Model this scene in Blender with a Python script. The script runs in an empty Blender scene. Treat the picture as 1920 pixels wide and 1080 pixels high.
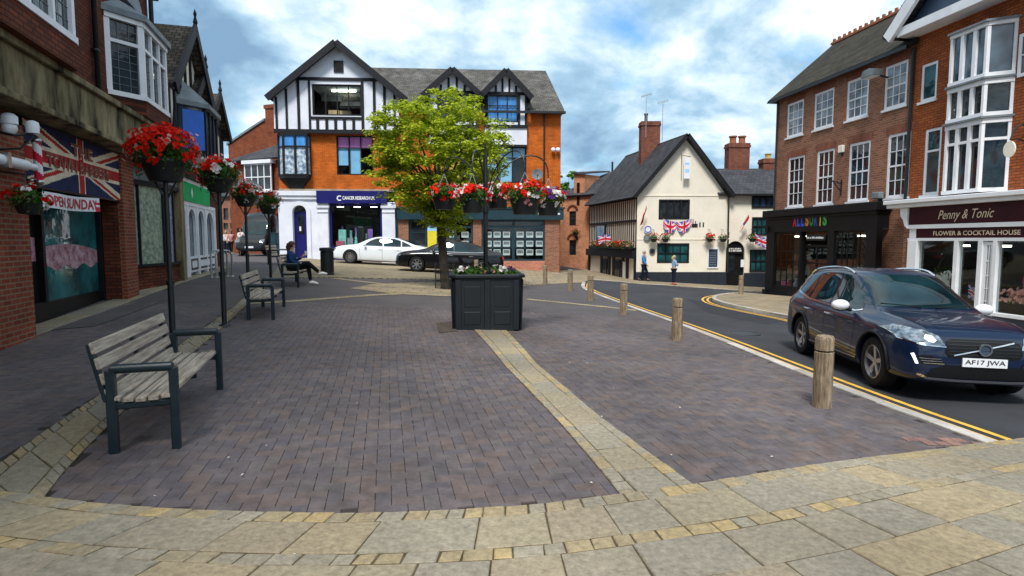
import bpy, bmesh, math, random
from mathutils import Vector, Matrix
from mathutils.bvhtree import BVHTree
from mathutils.noise import noise as mnoise
random.seed(7)
SC = bpy.context.scene
C = SC.collection
R = math.radians
PI = math.pi
CAMH = 1.65
FPX = 1100.0
PITCH = math.atan(90 / FPX)

def ss(a, b, x):
    t = max(0.0, min(1.0, (x - a) / (b - a)))
    return t * t * (3 - 2 * t)

def g(x, y):
    """height of the sloping market square"""
    xc = max(-12.0, min(17.0, x))
    k = 0.015 + 0.040 * ss(3, 18, y)
    return -xc * k - 0.35 * ss(20, 34, y) * ss(1, 8, x)

def ray(px, py):
    cx = (px - 960) / FPX
    cy = (540 - py) / FPX
    cp, sp = math.cos(PITCH), math.sin(PITCH)
    return Vector((cx, cp + cy * sp, -sp + cy * cp))

def G(px, py, dz=0.0):
    d = ray(px, py)
    def f(t):
        return CAMH + d.z * t - g(d.x * t, d.y * t) - dz
    a, b = 0.3, 0.6
    while f(b) > 0 and b < 400:
        a = b
        b *= 1.15
    for _ in range(40):
        m = (a + b) / 2
        if f(m) > 0: a = m
        else: b = m
    return Vector((d.x * a, d.y * a, g(d.x * a, d.y * a) + dz))

def at(px, py, depth):
    d = ray(px, py)
    t = depth / d.y
    return Vector((d.x * t, depth, CAMH + d.z * t))

# ---------------------------------------------------------------- materials
def nt(name):
    m = bpy.data.materials.new(name)
    m.use_nodes = True
    t = m.node_tree
    b = t.nodes['Principled BSDF']
    return m, t, b

def N(t, kind, **kw):
    n = t.nodes.new(kind)
    for k, v in kw.items():
        if k.startswith('i_'):
            n.inputs[k[2:].replace('_', ' ')].default_value = v
        else:
            setattr(n, k, v)
    return n

def c4(c):
    return (c[0], c[1], c[2], 1.0)

def srgb(r, g_, b):
    def f(v):
        v /= 255.0
        return v / 12.92 if v <= 0.04045 else ((v + 0.055) / 1.055) ** 2.4
    return (f(r), f(g_), f(b))

def pm(name, col, rough=0.6, metal=0.0, var=0.25, scale=4.0, bump=0.0, bscale=None, coat=0.0, detail=6, col2=None, stretch=None, spec=0.5):
    """plain painted / stained surface with noise variation"""
    m, t, b = nt(name)
    tc = N(t, 'ShaderNodeTexCoord')
    src = tc.outputs['Object']
    if stretch:
        mp = N(t, 'ShaderNodeMapping')
        mp.inputs['Scale'].default_value = stretch
        t.links.new(src, mp.inputs[0])
        src = mp.outputs[0]
    nz = N(t, 'ShaderNodeTexNoise')
    nz.inputs['Scale'].default_value = scale
    nz.inputs['Detail'].default_value = detail
    nz.inputs['Roughness'].default_value = 0.65
    t.links.new(src, nz.inputs['Vector'])
    rp = N(t, 'ShaderNodeValToRGB')
    c2 = col2 or tuple(min(1, v * (1 + var)) for v in col)
    c1 = tuple(v * (1 - var) for v in col)
    rp.color_ramp.elements[0].position = 0.32
    rp.color_ramp.elements[1].position = 0.68
    rp.color_ramp.elements[0].color = c4(c1)
    rp.color_ramp.elements[1].color = c4(c2)
    t.links.new(nz.outputs['Fac'], rp.inputs[0])
    t.links.new(rp.outputs[0], b.inputs['Base Color'])
    b.inputs['Roughness'].default_value = rough
    b.inputs['Metallic'].default_value = metal
    b.inputs['Specular IOR Level'].default_value = spec if rough < .65 else min(spec, .2)
    if coat:
        b.inputs['Coat Weight'].default_value = coat
        b.inputs['Coat Roughness'].default_value = 0.03
    if bump:
        n2 = N(t, 'ShaderNodeTexNoise')
        n2.inputs['Scale'].default_value = bscale or scale * 6
        n2.inputs['Detail'].default_value = 5
        t.links.new(src, n2.inputs['Vector'])
        bp = N(t, 'ShaderNodeBump')
        bp.inputs['Strength'].default_value = bump
        bp.inputs['Distance'].default_value = 0.02
        t.links.new(n2.outputs['Fac'], bp.inputs['Height'])
        t.links.new(bp.outputs[0], b.inputs['Normal'])
    return m

def island(name, cols, rough=0.85, bump=0.4, dirt=0.35, nscale=9.0, bsc=60):
    """stone / brick pieces: each loose piece of the mesh takes its own tone"""
    m, t, b = nt(name)
    ge = N(t, 'ShaderNodeNewGeometry')
    rp = N(t, 'ShaderNodeValToRGB')
    rp.color_ramp.interpolation = 'CONSTANT'
    e = rp.color_ramp.elements
    n = len(cols)
    e[0].position = 0; e[0].color = c4(cols[0])
    e[1].position = 1.0 / n; e[1].color = c4(cols[1])
    for i in range(2, n):
        x = e.new(i / n); x.color = c4(cols[i])
    t.links.new(ge.outputs['Random Per Island'], rp.inputs[0])
    tc = N(t, 'ShaderNodeTexCoord')
    nz = N(t, 'ShaderNodeTexNoise'); nz.inputs['Scale'].default_value = nscale; nz.inputs['Detail'].default_value = 8
    nz.inputs['Roughness'].default_value = 0.7
    t.links.new(tc.outputs['Object'], nz.inputs['Vector'])
    nb = N(t, 'ShaderNodeTexNoise'); nb.inputs['Scale'].default_value = 0.55; nb.inputs['Detail'].default_value = 4
    t.links.new(tc.outputs['Object'], nb.inputs['Vector'])
    mr = N(t, 'ShaderNodeMapRange'); mr.inputs['From Min'].default_value = 0.3; mr.inputs['From Max'].default_value = 0.7
    mr.inputs['To Min'].default_value = 1 - dirt; mr.inputs['To Max'].default_value = 1 + dirt
    t.links.new(nz.outputs['Fac'], mr.inputs['Value'])
    mr2 = N(t, 'ShaderNodeMapRange'); mr2.inputs['From Min'].default_value = 0.35; mr2.inputs['From Max'].default_value = 0.65
    mr2.inputs['To Min'].default_value = 0.8; mr2.inputs['To Max'].default_value = 1.18
    t.links.new(nb.outputs['Fac'], mr2.inputs['Value'])
    mu = N(t, 'ShaderNodeMath', operation='MULTIPLY')
    t.links.new(mr.outputs[0], mu.inputs[0]); t.links.new(mr2.outputs[0], mu.inputs[1])
    vm = N(t, 'ShaderNodeVectorMath', operation='SCALE')
    t.links.new(rp.outputs[0], vm.inputs[0]); t.links.new(mu.outputs[0], vm.inputs['Scale'])
    t.links.new(vm.outputs[0], b.inputs['Base Color'])
    b.inputs['Roughness'].default_value = rough; b.inputs['Specular IOR Level'].default_value = .3
    n2 = N(t, 'ShaderNodeTexNoise'); n2.inputs['Scale'].default_value = bsc; n2.inputs['Detail'].default_value = 9
    t.links.new(tc.outputs['Object'], n2.inputs['Vector'])
    bp = N(t, 'ShaderNodeBump'); bp.inputs['Strength'].default_value = bump; bp.inputs['Distance'].default_value = 0.01
    t.links.new(n2.outputs['Fac'], bp.inputs['Height']); t.links.new(bp.outputs[0], b.inputs['Normal'])
    return m

def brickmat(name, c1, c2, mortar, w=0.225, h=0.075, ms=0.010, rough=0.9, stain=0.3, axis='wall', bump=0.6, tone=1.0):
    m, t, b = nt(name)
    tc = N(t, 'ShaderNodeTexCoord')
    sp = N(t, 'ShaderNodeSeparateXYZ')
    t.links.new(tc.outputs['Object'], sp.inputs[0])
    cb = N(t, 'ShaderNodeCombineXYZ')
    if axis == 'wall':
        ad = N(t, 'ShaderNodeMath', operation='ADD')
        t.links.new(sp.outputs[0], ad.inputs[0]); t.links.new(sp.outputs[1], ad.inputs[1])
        t.links.new(ad.outputs[0], cb.inputs[0]); t.links.new(sp.outputs[2], cb.inputs[1])
    elif axis == 'rx':      # roof whose courses run along x
        ml = N(t, 'ShaderNodeMath', operation='MULTIPLY'); ml.inputs[1].default_value = 1.4
        t.links.new(sp.outputs[2], ml.inputs[0])
        t.links.new(sp.outputs[0], cb.inputs[0]); t.links.new(ml.outputs[0], cb.inputs[1])
    elif axis == 'ry':
        ml = N(t, 'ShaderNodeMath', operation='MULTIPLY'); ml.inputs[1].default_value = 1.3
        t.links.new(sp.outputs[2], ml.inputs[0])
        t.links.new(sp.outputs[1], cb.inputs[0]); t.links.new(ml.outputs[0], cb.inputs[1])
    else:                   # flat ground
        t.links.new(sp.outputs[0], cb.inputs[0]); t.links.new(sp.outputs[1], cb.inputs[1])
    br = N(t, 'ShaderNodeTexBrick')
    br.inputs['Scale'].default_value = 1.0
    br.inputs['Brick Width'].default_value = w
    br.inputs['Row Height'].default_value = h
    br.inputs['Mortar Size'].default_value = ms
    br.inputs['Mortar Smooth'].default_value = 0.2
    br.inputs['Bias'].default_value = 0.0
    br.inputs['Color1'].default_value = c4(c1)
    br.inputs['Color2'].default_value = c4(c2)
    br.inputs['Mortar'].default_value = c4(mortar)
    t.links.new(cb.outputs[0], br.inputs['Vector'])
    nz = N(t, 'ShaderNodeTexNoise'); nz.inputs['Scale'].default_value = 1.3; nz.inputs['Detail'].default_value = 9
    nz.inputs['Roughness'].default_value = 0.7
    t.links.new(tc.outputs['Object'], nz.inputs['Vector'])
    mr = N(t, 'ShaderNodeMapRange'); mr.inputs['From Min'].default_value = 0.3; mr.inputs['From Max'].default_value = 0.7
    mr.inputs['To Min'].default_value = (1 - stain) * tone; mr.inputs['To Max'].default_value = (1 + stain * 0.8) * tone
    t.links.new(nz.outputs['Fac'], mr.inputs['Value'])
    vm = N(t, 'ShaderNodeVectorMath', operation='SCALE')
    t.links.new(br.outputs['Color'], vm.inputs[0]); t.links.new(mr.outputs[0], vm.inputs['Scale'])
    t.links.new(vm.outputs[0], b.inputs['Base Color'])
    b.inputs['Roughness'].default_value = rough; b.inputs['Specular IOR Level'].default_value = .2
    bp = N(t, 'ShaderNodeBump'); bp.inputs['Strength'].default_value = bump; bp.inputs['Distance'].default_value = 0.01
    bp.invert = True
    t.links.new(br.outputs['Fac'], bp.inputs['Height']); t.links.new(bp.outputs[0], b.inputs['Normal'])
    return m

def glassmat(name, col, rough=0.04, wob=0.25):
    """old window glass seen from outside: dark room behind, wavering reflections"""
    m, t, b = nt(name)
    tc = N(t, 'ShaderNodeTexCoord')
    nz = N(t, 'ShaderNodeTexNoise'); nz.inputs['Scale'].default_value = 1.7; nz.inputs['Detail'].default_value = 2
    t.links.new(tc.outputs['Object'], nz.inputs['Vector'])
    rp = N(t, 'ShaderNodeValToRGB')
    rp.color_ramp.elements[0].position = 0.35; rp.color_ramp.elements[1].position = 0.7
    rp.color_ramp.elements[0].color = c4(tuple(v * 0.45 for v in col)); rp.color_ramp.elements[1].color = c4(tuple(v * 1.6 for v in col))
    t.links.new(nz.outputs['Fac'], rp.inputs[0]); t.links.new(rp.outputs[0], b.inputs['Base Color'])
    b.inputs['Roughness'].default_value = rough
    b.inputs['Specular IOR Level'].default_value = 0.6
    if wob:
        n2 = N(t, 'ShaderNodeTexNoise'); n2.inputs['Scale'].default_value = 2.5
        t.links.new(tc.outputs['Object'], n2.inputs['Vector'])
        bp = N(t, 'ShaderNodeBump'); bp.inputs['Strength'].default_value = wob; bp.inputs['Distance'].default_value = 0.03
        t.links.new(n2.outputs['Fac'], bp.inputs['Height']); t.links.new(bp.outputs[0], b.inputs['Normal'])
    return m

def clearglass(name, tint=(0.9, 0.95, 0.95), refl=1.45):
    m, t, b = nt(name)
    t.nodes.remove(b)
    out = t.nodes['Material Output']
    tr = N(t, 'ShaderNodeBsdfTransparent'); tr.inputs[0].default_value = c4(tint)
    gl = N(t, 'ShaderNodeBsdfGlossy'); gl.inputs['Roughness'].default_value = 0.02
    lw = N(t, 'ShaderNodeLayerWeight'); lw.inputs['Blend'].default_value = .5
    pw = N(t, 'ShaderNodeMath', operation='POWER'); pw.inputs[1].default_value = 4.0
    fr = N(t, 'ShaderNodeMath', operation='MULTIPLY_ADD'); fr.inputs[1].default_value = .9; fr.inputs[2].default_value = .035
    t.links.new(lw.outputs['Facing'], pw.inputs[0]); t.links.new(pw.outputs[0], fr.inputs[0])
    mx = N(t, 'ShaderNodeMixShader')
    t.links.new(fr.outputs[0], mx.inputs[0]); t.links.new(tr.outputs[0], mx.inputs[1]); t.links.new(gl.outputs[0], mx.inputs[2])
    t.links.new(mx.outputs[0], out.inputs['Surface'])
    return m

def leafmat(name, ca, cb, trans=0.3):
    m, t, b = nt(name)
    ge = N(t, 'ShaderNodeNewGeometry')
    rp = N(t, 'ShaderNodeValToRGB')
    rp.color_ramp.elements[0].color = c4(ca); rp.color_ramp.elements[1].color = c4(cb)
    t.links.new(ge.outputs['Random Per Island'], rp.inputs[0])
    t.links.new(rp.outputs[0], b.inputs['Base Color'])
    b.inputs['Roughness'].default_value = 0.6; b.inputs['Specular IOR Level'].default_value = .12
    tl = N(t, 'ShaderNodeBsdfTranslucent'); t.links.new(rp.outputs[0], tl.inputs[0])
    mx = N(t, 'ShaderNodeMixShader'); mx.inputs[0].default_value = trans
    t.links.new(b.outputs[0], mx.inputs[1]); t.links.new(tl.outputs[0], mx.inputs[2])
    t.links.new(mx.outputs[0], t.nodes['Material Output'].inputs['Surface'])
    return m

def emis(name, col, s):
    m, t, b = nt(name)
    b.inputs['Base Color'].default_value = c4(col)
    b.inputs['Emission Color'].default_value = c4(col)
    b.inputs['Emission Strength'].default_value = s
    return m

# ---------------------------------------------------------------- mesh builder
class MB:
    def __init__(s):
        s.v = []; s.f = []; s.mi = []
    def add(s, vs, fs, mi=0):
        o = len(s.v)
        s.v += [tuple(v) for v in vs]
        s.f += [tuple(i + o for i in f) for f in fs]
        s.mi += [mi] * len(fs)
        return s
    def box(s, x0, y0, z0, x1, y1, z1, mi=0):
        if x0 > x1: x0, x1 = x1, x0
        if y0 > y1: y0, y1 = y1, y0
        if z0 > z1: z0, z1 = z1, z0
        return s.add([(x0, y0, z0), (x1, y0, z0), (x1, y1, z0), (x0, y1, z0), (x0, y0, z1), (x1, y0, z1), (x1, y1, z1), (x0, y1, z1)],
                     [(0, 3, 2, 1), (4, 5, 6, 7), (0, 1, 5, 4), (1, 2, 6, 5), (2, 3, 7, 6), (3, 0, 4, 7)], mi)
    def bar(s, p, q, w, h=None, up=(0, 0, 1), mi=0):
        h = h or w
        p, q = Vector(p), Vector(q)
        d = (q - p).normalized()
        u = Vector(up)
        if abs(d.dot(u)) > 0.95: u = Vector((0, 1, 0))
        r = d.cross(u).normalized() * (w / 2)
        u = r.cross(d).normalized() * (h / 2)
        vs = [p - r - u, p + r - u, p + r + u, p - r + u, q - r - u, q + r - u, q + r + u, q - r + u]
        return s.add(vs, [(0, 3, 2, 1), (4, 5, 6, 7), (0, 1, 5, 4), (1, 2, 6, 5), (2, 3, 7, 6), (3, 0, 4, 7)], mi)
    def tube(s, pts, r, n=8, cap=True, mi=0):
        pts = [Vector(p) for p in pts]
        rs = r if isinstance(r, (list, tuple)) else [r] * len(pts)
        vs = []; fs = []
        up = Vector((0, 0, 1))
        prev = None
        for i, p in enumerate(pts):
            if i == 0: d = pts[1] - p
            elif i == len(pts) - 1: d = p - pts[i - 1]
            else: d = pts[i + 1] - pts[i - 1]
            if d.length < 1e-9: d = Vector((0, 0, 1))
            d.normalize()
            if prev is None:
                a = d.cross(up)
                if a.length < 0.1: a = d.cross(Vector((1, 0, 0)))
            else:
                a = prev - d * prev.dot(d)
            a.normalize(); prev = a
            b = d.cross(a)
            for k in range(n):
                an = 2 * PI * k / n
                vs.append(p + (a * math.cos(an) + b * math.sin(an)) * rs[i])
        for i in range(len(pts) - 1):
            for k in range(n):
                k2 = (k + 1) % n
                fs.append((i * n + k, i * n + k2, (i + 1) * n + k2, (i + 1) * n + k))
        if cap:
            fs.append(tuple(range(n - 1, -1, -1)))
            fs.append(tuple((len(pts) - 1) * n + k for k in range(n)))
        return s.add(vs, fs, mi)
    def lathe(s, prof, c=(0, 0, 0), n=20, axis='z', mi=0, close=False, a0=0.0):
        vs = []; fs = []
        for (r, z) in prof:
            for k in range(n):
                an = a0 + 2 * PI * k / n
                if axis == 'z': vs.append((c[0] + r * math.cos(an), c[1] + r * math.sin(an), c[2] + z))
                elif axis == 'y': vs.append((c[0] + r * math.cos(an), c[1] + z, c[2] + r * math.sin(an)))
                else: vs.append((c[0] + z, c[1] + r * math.cos(an), c[2] + r * math.sin(an)))
        m = len(prof)
        for i in range(m - 1 if not close else m):
            i2 = (i + 1) % m
            for k in range(n):
                k2 = (k + 1) % n
                fs.append((i * n + k, i * n + k2, i2 * n + k2, i2 * n + k))
        if not close:
            if prof[0][0] > 1e-4: fs.append(tuple(range(n - 1, -1, -1)))
            if prof[-1][0] > 1e-4: fs.append(tuple((m - 1) * n + k for k in range(n)))
        return s.add(vs, fs, mi)
    def prism(s, poly, a0, a1, axis='y', mi=0):
        """poly in the two other axes (x,z for y; y,z for x; x,y for z)"""
        n = len(poly)
        def P(p, a):
            if axis == 'y': return (p[0], a, p[1])
            if axis == 'x': return (a, p[0], p[1])
            return (p[0], p[1], a)
        vs = [P(p, a0) for p in poly] + [P(p, a1) for p in poly]
        fs = [tuple(range(n)), tuple(range(2 * n - 1, n - 1, -1))]
        for i in range(n):
            j = (i + 1) % n
            fs.append((i, i + n, j + n, j))
        return s.add(vs, fs, mi)
    def slab(s, pts, th, mi=0):
        pts = [Vector(p) for p in pts]
        nrm = (pts[1] - pts[0]).cross(pts[2] - pts[0]).normalized()
        if nrm.z > 0: nrm = -nrm
        lo = [p + nrm * th for p in pts]
        n = len(pts)
        fs = [tuple(range(n)), tuple(range(2 * n - 1, n - 1, -1))]
        for i in range(n):
            j = (i + 1) % n
            fs.append((i, i + n, j + n, j))
        return s.add(pts + lo, fs, mi)
    def ell(s, c, r, n=10, m=6, mi=0):
        prof = []
        vs = []; fs = []
        for i in range(m + 1):
            th = PI * i / m
            for k in range(n):
                an = 2 * PI * k / n
                vs.append((c[0] + r[0] * math.sin(th) * math.cos(an), c[1] + r[1] * math.sin(th) * math.sin(an), c[2] - r[2] * math.cos(th)))
        for i in range(m):
            for k in range(n):
                k2 = (k + 1) % n
                fs.append((i * n + k, i * n + k2, (i + 1) * n + k2, (i + 1) * n + k))
        return s.add(vs, fs, mi)
    def build(s, name, mat, parent=None, smooth=False, bevel=0.0, fixn=True):
        me = bpy.data.meshes.new(name)
        me.from_pydata(s.v, [], s.f)
        mats = mat if isinstance(mat, (list, tuple)) else [mat]
        for m in mats: me.materials.append(m)
        if len(mats) > 1:
            me.polygons.foreach_set('material_index', s.mi)
        if fixn or bevel:
            bm = bmesh.new(); bm.from_mesh(me)
            if fixn:
                bmesh.ops.remove_doubles(bm, verts=bm.verts, dist=1e-6) if len(bm.verts) < 4000 else None
                bmesh.ops.recalc_face_normals(bm, faces=bm.faces)
            if bevel:
                ed = [e for e in bm.edges if len(e.link_faces) == 2 and e.calc_face_angle(0) > 0.5]
                bmesh.ops.bevel(bm, geom=ed, offset=bevel, segments=1, affect='EDGES')
            bm.to_mesh(me); bm.free()
        if smooth:
            me.polygons.foreach_set('use_smooth', [True] * len(me.polygons))
            try: me.set_sharp_from_angle(angle=R(40))
            except Exception: pass
        me.update()
        o = bpy.data.objects.new(name, me)
        C.objects.link(o)
        if parent: o.parent = parent
        return o

def empty(name, loc=(0, 0, 0), rz=0.0):
    o = bpy.data.objects.new(name, None)
    o.empty_display_size = 0.2
    C.objects.link(o)
    o.location = loc
    o.rotation_euler = (0, 0, rz)
    return o

def tag(o, label=None, cat=None, group=None, kind=None):
    if label: o['label'] = label
    if cat: o['category'] = cat
    if group: o['group'] = group
    if kind: o['kind'] = kind
    return o

def thing(name, label, cat, loc=(0, 0, 0), rz=0.0, group=None):
    return tag(empty(name, loc, rz), label, cat, group)

def children(o, idx={}):
    return [c for c in bpy.data.objects if c.parent == o]

def copy_tree(o, loc=None, rz=None, label=None, parent=None, scale=None):
    c = o.copy(); C.objects.link(c)
    if parent: c.parent = parent
    if loc is not None: c.location = loc
    if rz is not None: c.rotation_euler = (0, 0, rz)
    if label: c['label'] = label
    if scale: c.scale = (scale,) * 3
    for ch in children(o): copy_tree(ch, parent=c)
    return c

def text_mesh(s, bold=0.0, shear=0.0, res=3):
    cu = bpy.data.curves.new('lettering', 'FONT')
    cu.body = s; cu.size = 1.0; cu.resolution_u = res
    cu.offset = bold; cu.shear = shear; cu.align_x = 'LEFT'
    o = bpy.data.objects.new('lettering', cu); C.objects.link(o)
    dg = bpy.context.evaluated_depsgraph_get(); dg.update()
    me = bpy.data.meshes.new_from_object(o.evaluated_get(dg))
    bpy.data.objects.remove(o); bpy.data.curves.remove(cu)
    vs = [v.co.copy() for v in me.vertices]; fs = [tuple(p.vertices) for p in me.polygons]
    bpy.data.meshes.remove(me)
    return vs, fs

def letter(name, s, x0, z0, x1, z1, y, mat, parent, bold=0.02, shear=0.0, slope=0.0, fn=None):
    """letters filling the rectangle x0..x1, z0..z1 on a local wall plane y"""
    vs, fs = text_mesh(s, bold, shear)
    ax = min(v.x for v in vs); bx = max(v.x for v in vs); ay = min(v.y for v in vs); by = max(v.y for v in vs)
    mb = MB()
    out = []
    for v in vs:
        a = (v.x - ax) / (bx - ax); b = (v.y - ay) / (by - ay)
        if fn: out.append(fn(a, b))
        else: out.append((x0 + a * (x1 - x0), y, z0 + b * (z1 - z0) + slope * a))
    mb.add(out, fs)
    return mb.build(name, mat, parent, fixn=False)

# ---------------------------------------------------------------- ground sheets
def clip_grid(poly, step, mapz=None):
    """polygon (2-D points) cut by a grid so it can follow the slope"""
    bm = bmesh.new()
    vs = [bm.verts.new((p[0], p[1], 0)) for p in poly]
    bm.faces.new(vs)
    xs = [p[0] for p in poly]; ys = [p[1] for p in poly]
    for lo, hi, nv in ((min(xs), max(xs), (1, 0, 0)), (min(ys), max(ys), (0, 1, 0))):
        k = math.ceil(lo / step)
        while k * step < hi:
            co = Vector(nv) * (k * step)
            bmesh.ops.bisect_plane(bm, geom=bm.verts[:] + bm.edges[:] + bm.faces[:], plane_co=co, plane_no=nv, dist=1e-5)
            k += 1
    return bm

def sheet(name, poly, dz, mat, step=1.0, skirt=0.0, kind='structure'):
    bm = clip_grid(poly, step)
    for v in bm.verts: v.co.z = g(v.co.x, v.co.y) + dz
    if skirt:
        be = [e for e in bm.edges if len(e.link_faces) == 1]
        r = bmesh.ops.extrude_edge_only(bm, edges=be)
        for v in r['geom']:
            if isinstance(v, bmesh.types.BMVert): v.co.z -= skirt
    for f in bm.faces:
        f.normal_update()
        if abs(f.normal.z) > 0.5 and f.normal.z < 0: f.normal_flip()
    me = bpy.data.meshes.new(name); bm.to_mesh(me); bm.free()
    me.materials.append(mat)
    o = bpy.data.objects.new(name, me); C.objects.link(o)
    if kind: o['kind'] = kind
    return o

def GP(pts, dz=0.0):
    return [G(a, b, dz) for a, b in pts]

def inpoly(x, y, poly):
    c = False
    j = len(poly) - 1
    for i in range(len(poly)):
        xi, yi = poly[i][0], poly[i][1]; xj, yj = poly[j][0], poly[j][1]
        if (yi > y) != (yj > y) and x < (xj - xi) * (y - yi) / (yj - yi) + xi: c = not c
        j = i
    return c

def resample(path, n):
    P = [Vector((p[0], p[1])) for p in path]
    L = [0]
    for i in range(1, len(P)): L.append(L[-1] + (P[i] - P[i - 1]).length)
    out = []
    for k in range(n + 1):
        s = L[-1] * k / n
        i = 1
        while i < len(P) - 1 and L[i] < s: i += 1
        t = (s - L[i - 1]) / max(1e-9, L[i] - L[i - 1])
        out.append(P[i - 1].lerp(P[i], t))
    return out, L[-1]

def stone(mb, q, dz, gap=0.006, bev=0.006, thick=0.02, tilt=0.002):
    """q: four ground points (2-D) of one stone"""
    c = sum((Vector(p) for p in q), Vector((0, 0))) / 4
    lo = []; hi = []
    tx, ty = random.uniform(-tilt, tilt) * 4, random.uniform(-tilt, tilt) * 4
    h = random.uniform(-tilt, tilt)
    for p in q:
        d = c - p; L = d.length
        a = p + d * (gap / L); b = p + d * ((gap + bev) / L)
        lo.append((a.x, a.y, g(a.x, a.y) + dz - bev * 0.6))
        hi.append((b.x, b.y, g(b.x, b.y) + dz + h + tx * (b.x - c.x) + ty * (b.y - c.y)))
    base = [(v[0], v[1], v[2] - thick) for v in lo]
    mb.add(base + lo + hi, [(8, 9, 10, 11)] + [(i + 4, (i + 1) % 4 + 4, (i + 1) % 4 + 8, i + 8) for i in range(4)] + [(i, (i + 1) % 4, (i + 1) % 4 + 4, i + 4) for i in range(4)])

def strip(mbs, left, right, lanes, dz, length=None):
    """lay stones between two edges. lanes: (f0, f1, lmin, lmax, mb index)"""
    n = 200
    A, LA = resample(left, n); B, LB = resample(right, n)
    L = (LA + LB) / 2
    def P(s, f):
        k = s / L * n
        i = min(n - 1, int(k)); t = k - i
        return A[i].lerp(A[i + 1], t).lerp(B[i].lerp(B[i + 1], t), f)
    for (f0, f1, l0, l1, mi) in lanes:
        s = 0.0
        while s < L - 0.02:
            l = min(L - s, random.uniform(l0, l1))
            j = lambda: random.uniform(-0.004, 0.004)
            q = [P(s, f0), P(s, f1), P(s + l, f1), P(s + l, f0)]
            q = [v + Vector((j(), j())) for v in q]
            stone(mbs[mi], q, dz, gap=random.uniform(0.004, 0.009), bev=0.008)
            s += l

# ---------------------------------------------------------------- facades
class Fac:
    """a wall line: local x runs left to right along it, local y into the building, z up from its base"""
    def __init__(s, p0, p1, base):
        s.p0 = Vector((p0[0], p0[1])); d = Vector((p1[0] - p0[0], p1[1] - p0[1]))
        s.L = d.length; s.d = d.normalized(); s.n = Vector((-s.d.y, s.d.x)); s.base = base
        s.rz = math.atan2(s.d.y, s.d.x)
        s.root = None
    def make(s, name, label, cat, group=None):
        s.root = thing(name, label, cat, (s.p0.x, s.p0.y, s.base), s.rz, group)
        return s.root
    def uz(s, px, py, off=0.0):
        r = ray(px, py)
        o = s.p0 + s.n * off
        t = (o.dot(s.n)) / (Vector((r.x, r.y)).dot(s.n))
        P = Vector((r.x * t, r.y * t))
        return (P - o).dot(s.d), CAMH + r.z * t - s.base
    def rect(s, x0, y0, x1, y1, off=0.0):
        ym = (y0 + y1) / 2; xm = (x0 + x1) / 2
        u0 = s.uz(x0, ym, off)[0]; u1 = s.uz(x1, ym, off)[0]
        za = s.uz(xm, y1, off)[1]; zb = s.uz(xm, y0, off)[1]
        return u0, za, u1, zb
    def W(s, u, y, z):
        p = s.p0 + s.d * u + s.n * y
        return Vector((p.x, p.y, s.base + z))
    def gz(s, u, y=0.0):
        p = s.p0 + s.d * u + s.n * y
        return g(p.x, p.y) - s.base

def wall(mb, u0, u1, z0, z1, ops, y=0.0, rev=0.14):
    """wall face with openings and their reveals; ops: (u0,z0,u1,z1)"""
    ops = [(max(u0, a), max(z0, b), min(u1, c), min(z1, d)) for a, b, c, d in ops]
    us = sorted({round(v, 4) for o in ops for v in (o[0], o[2])} | {u0, u1})
    zs = sorted({round(v, 4) for o in ops for v in (o[1], o[3])} | {z0, z1})
    us = [u for u in us if u0 <= u <= u1]; zs = [z for z in zs if z0 <= z <= z1]
    for j in range(len(zs) - 1):
        for i in range(len(us) - 1):
            cu = (us[i] + us[i + 1]) / 2; cz = (zs[j] + zs[j + 1]) / 2
            if any(a < cu < c and b < cz < d for a, b, c, d in ops): continue
            mb.add([(us[i], y, zs[j]), (us[i + 1], y, zs[j]), (us[i + 1], y, zs[j + 1]), (us[i], y, zs[j + 1])], [(0, 1, 2, 3)])
    for a, b, c, d in ops:
        mb.add([(a, y, b), (c, y, b), (c, y, d), (a, y, d), (a, y + rev, b), (c, y + rev, b), (c, y + rev, d), (a, y + rev, d)],
               [(0, 4, 5, 1), (1, 5, 6, 2), (2, 6, 7, 3), (3, 7, 4, 0)])

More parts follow.
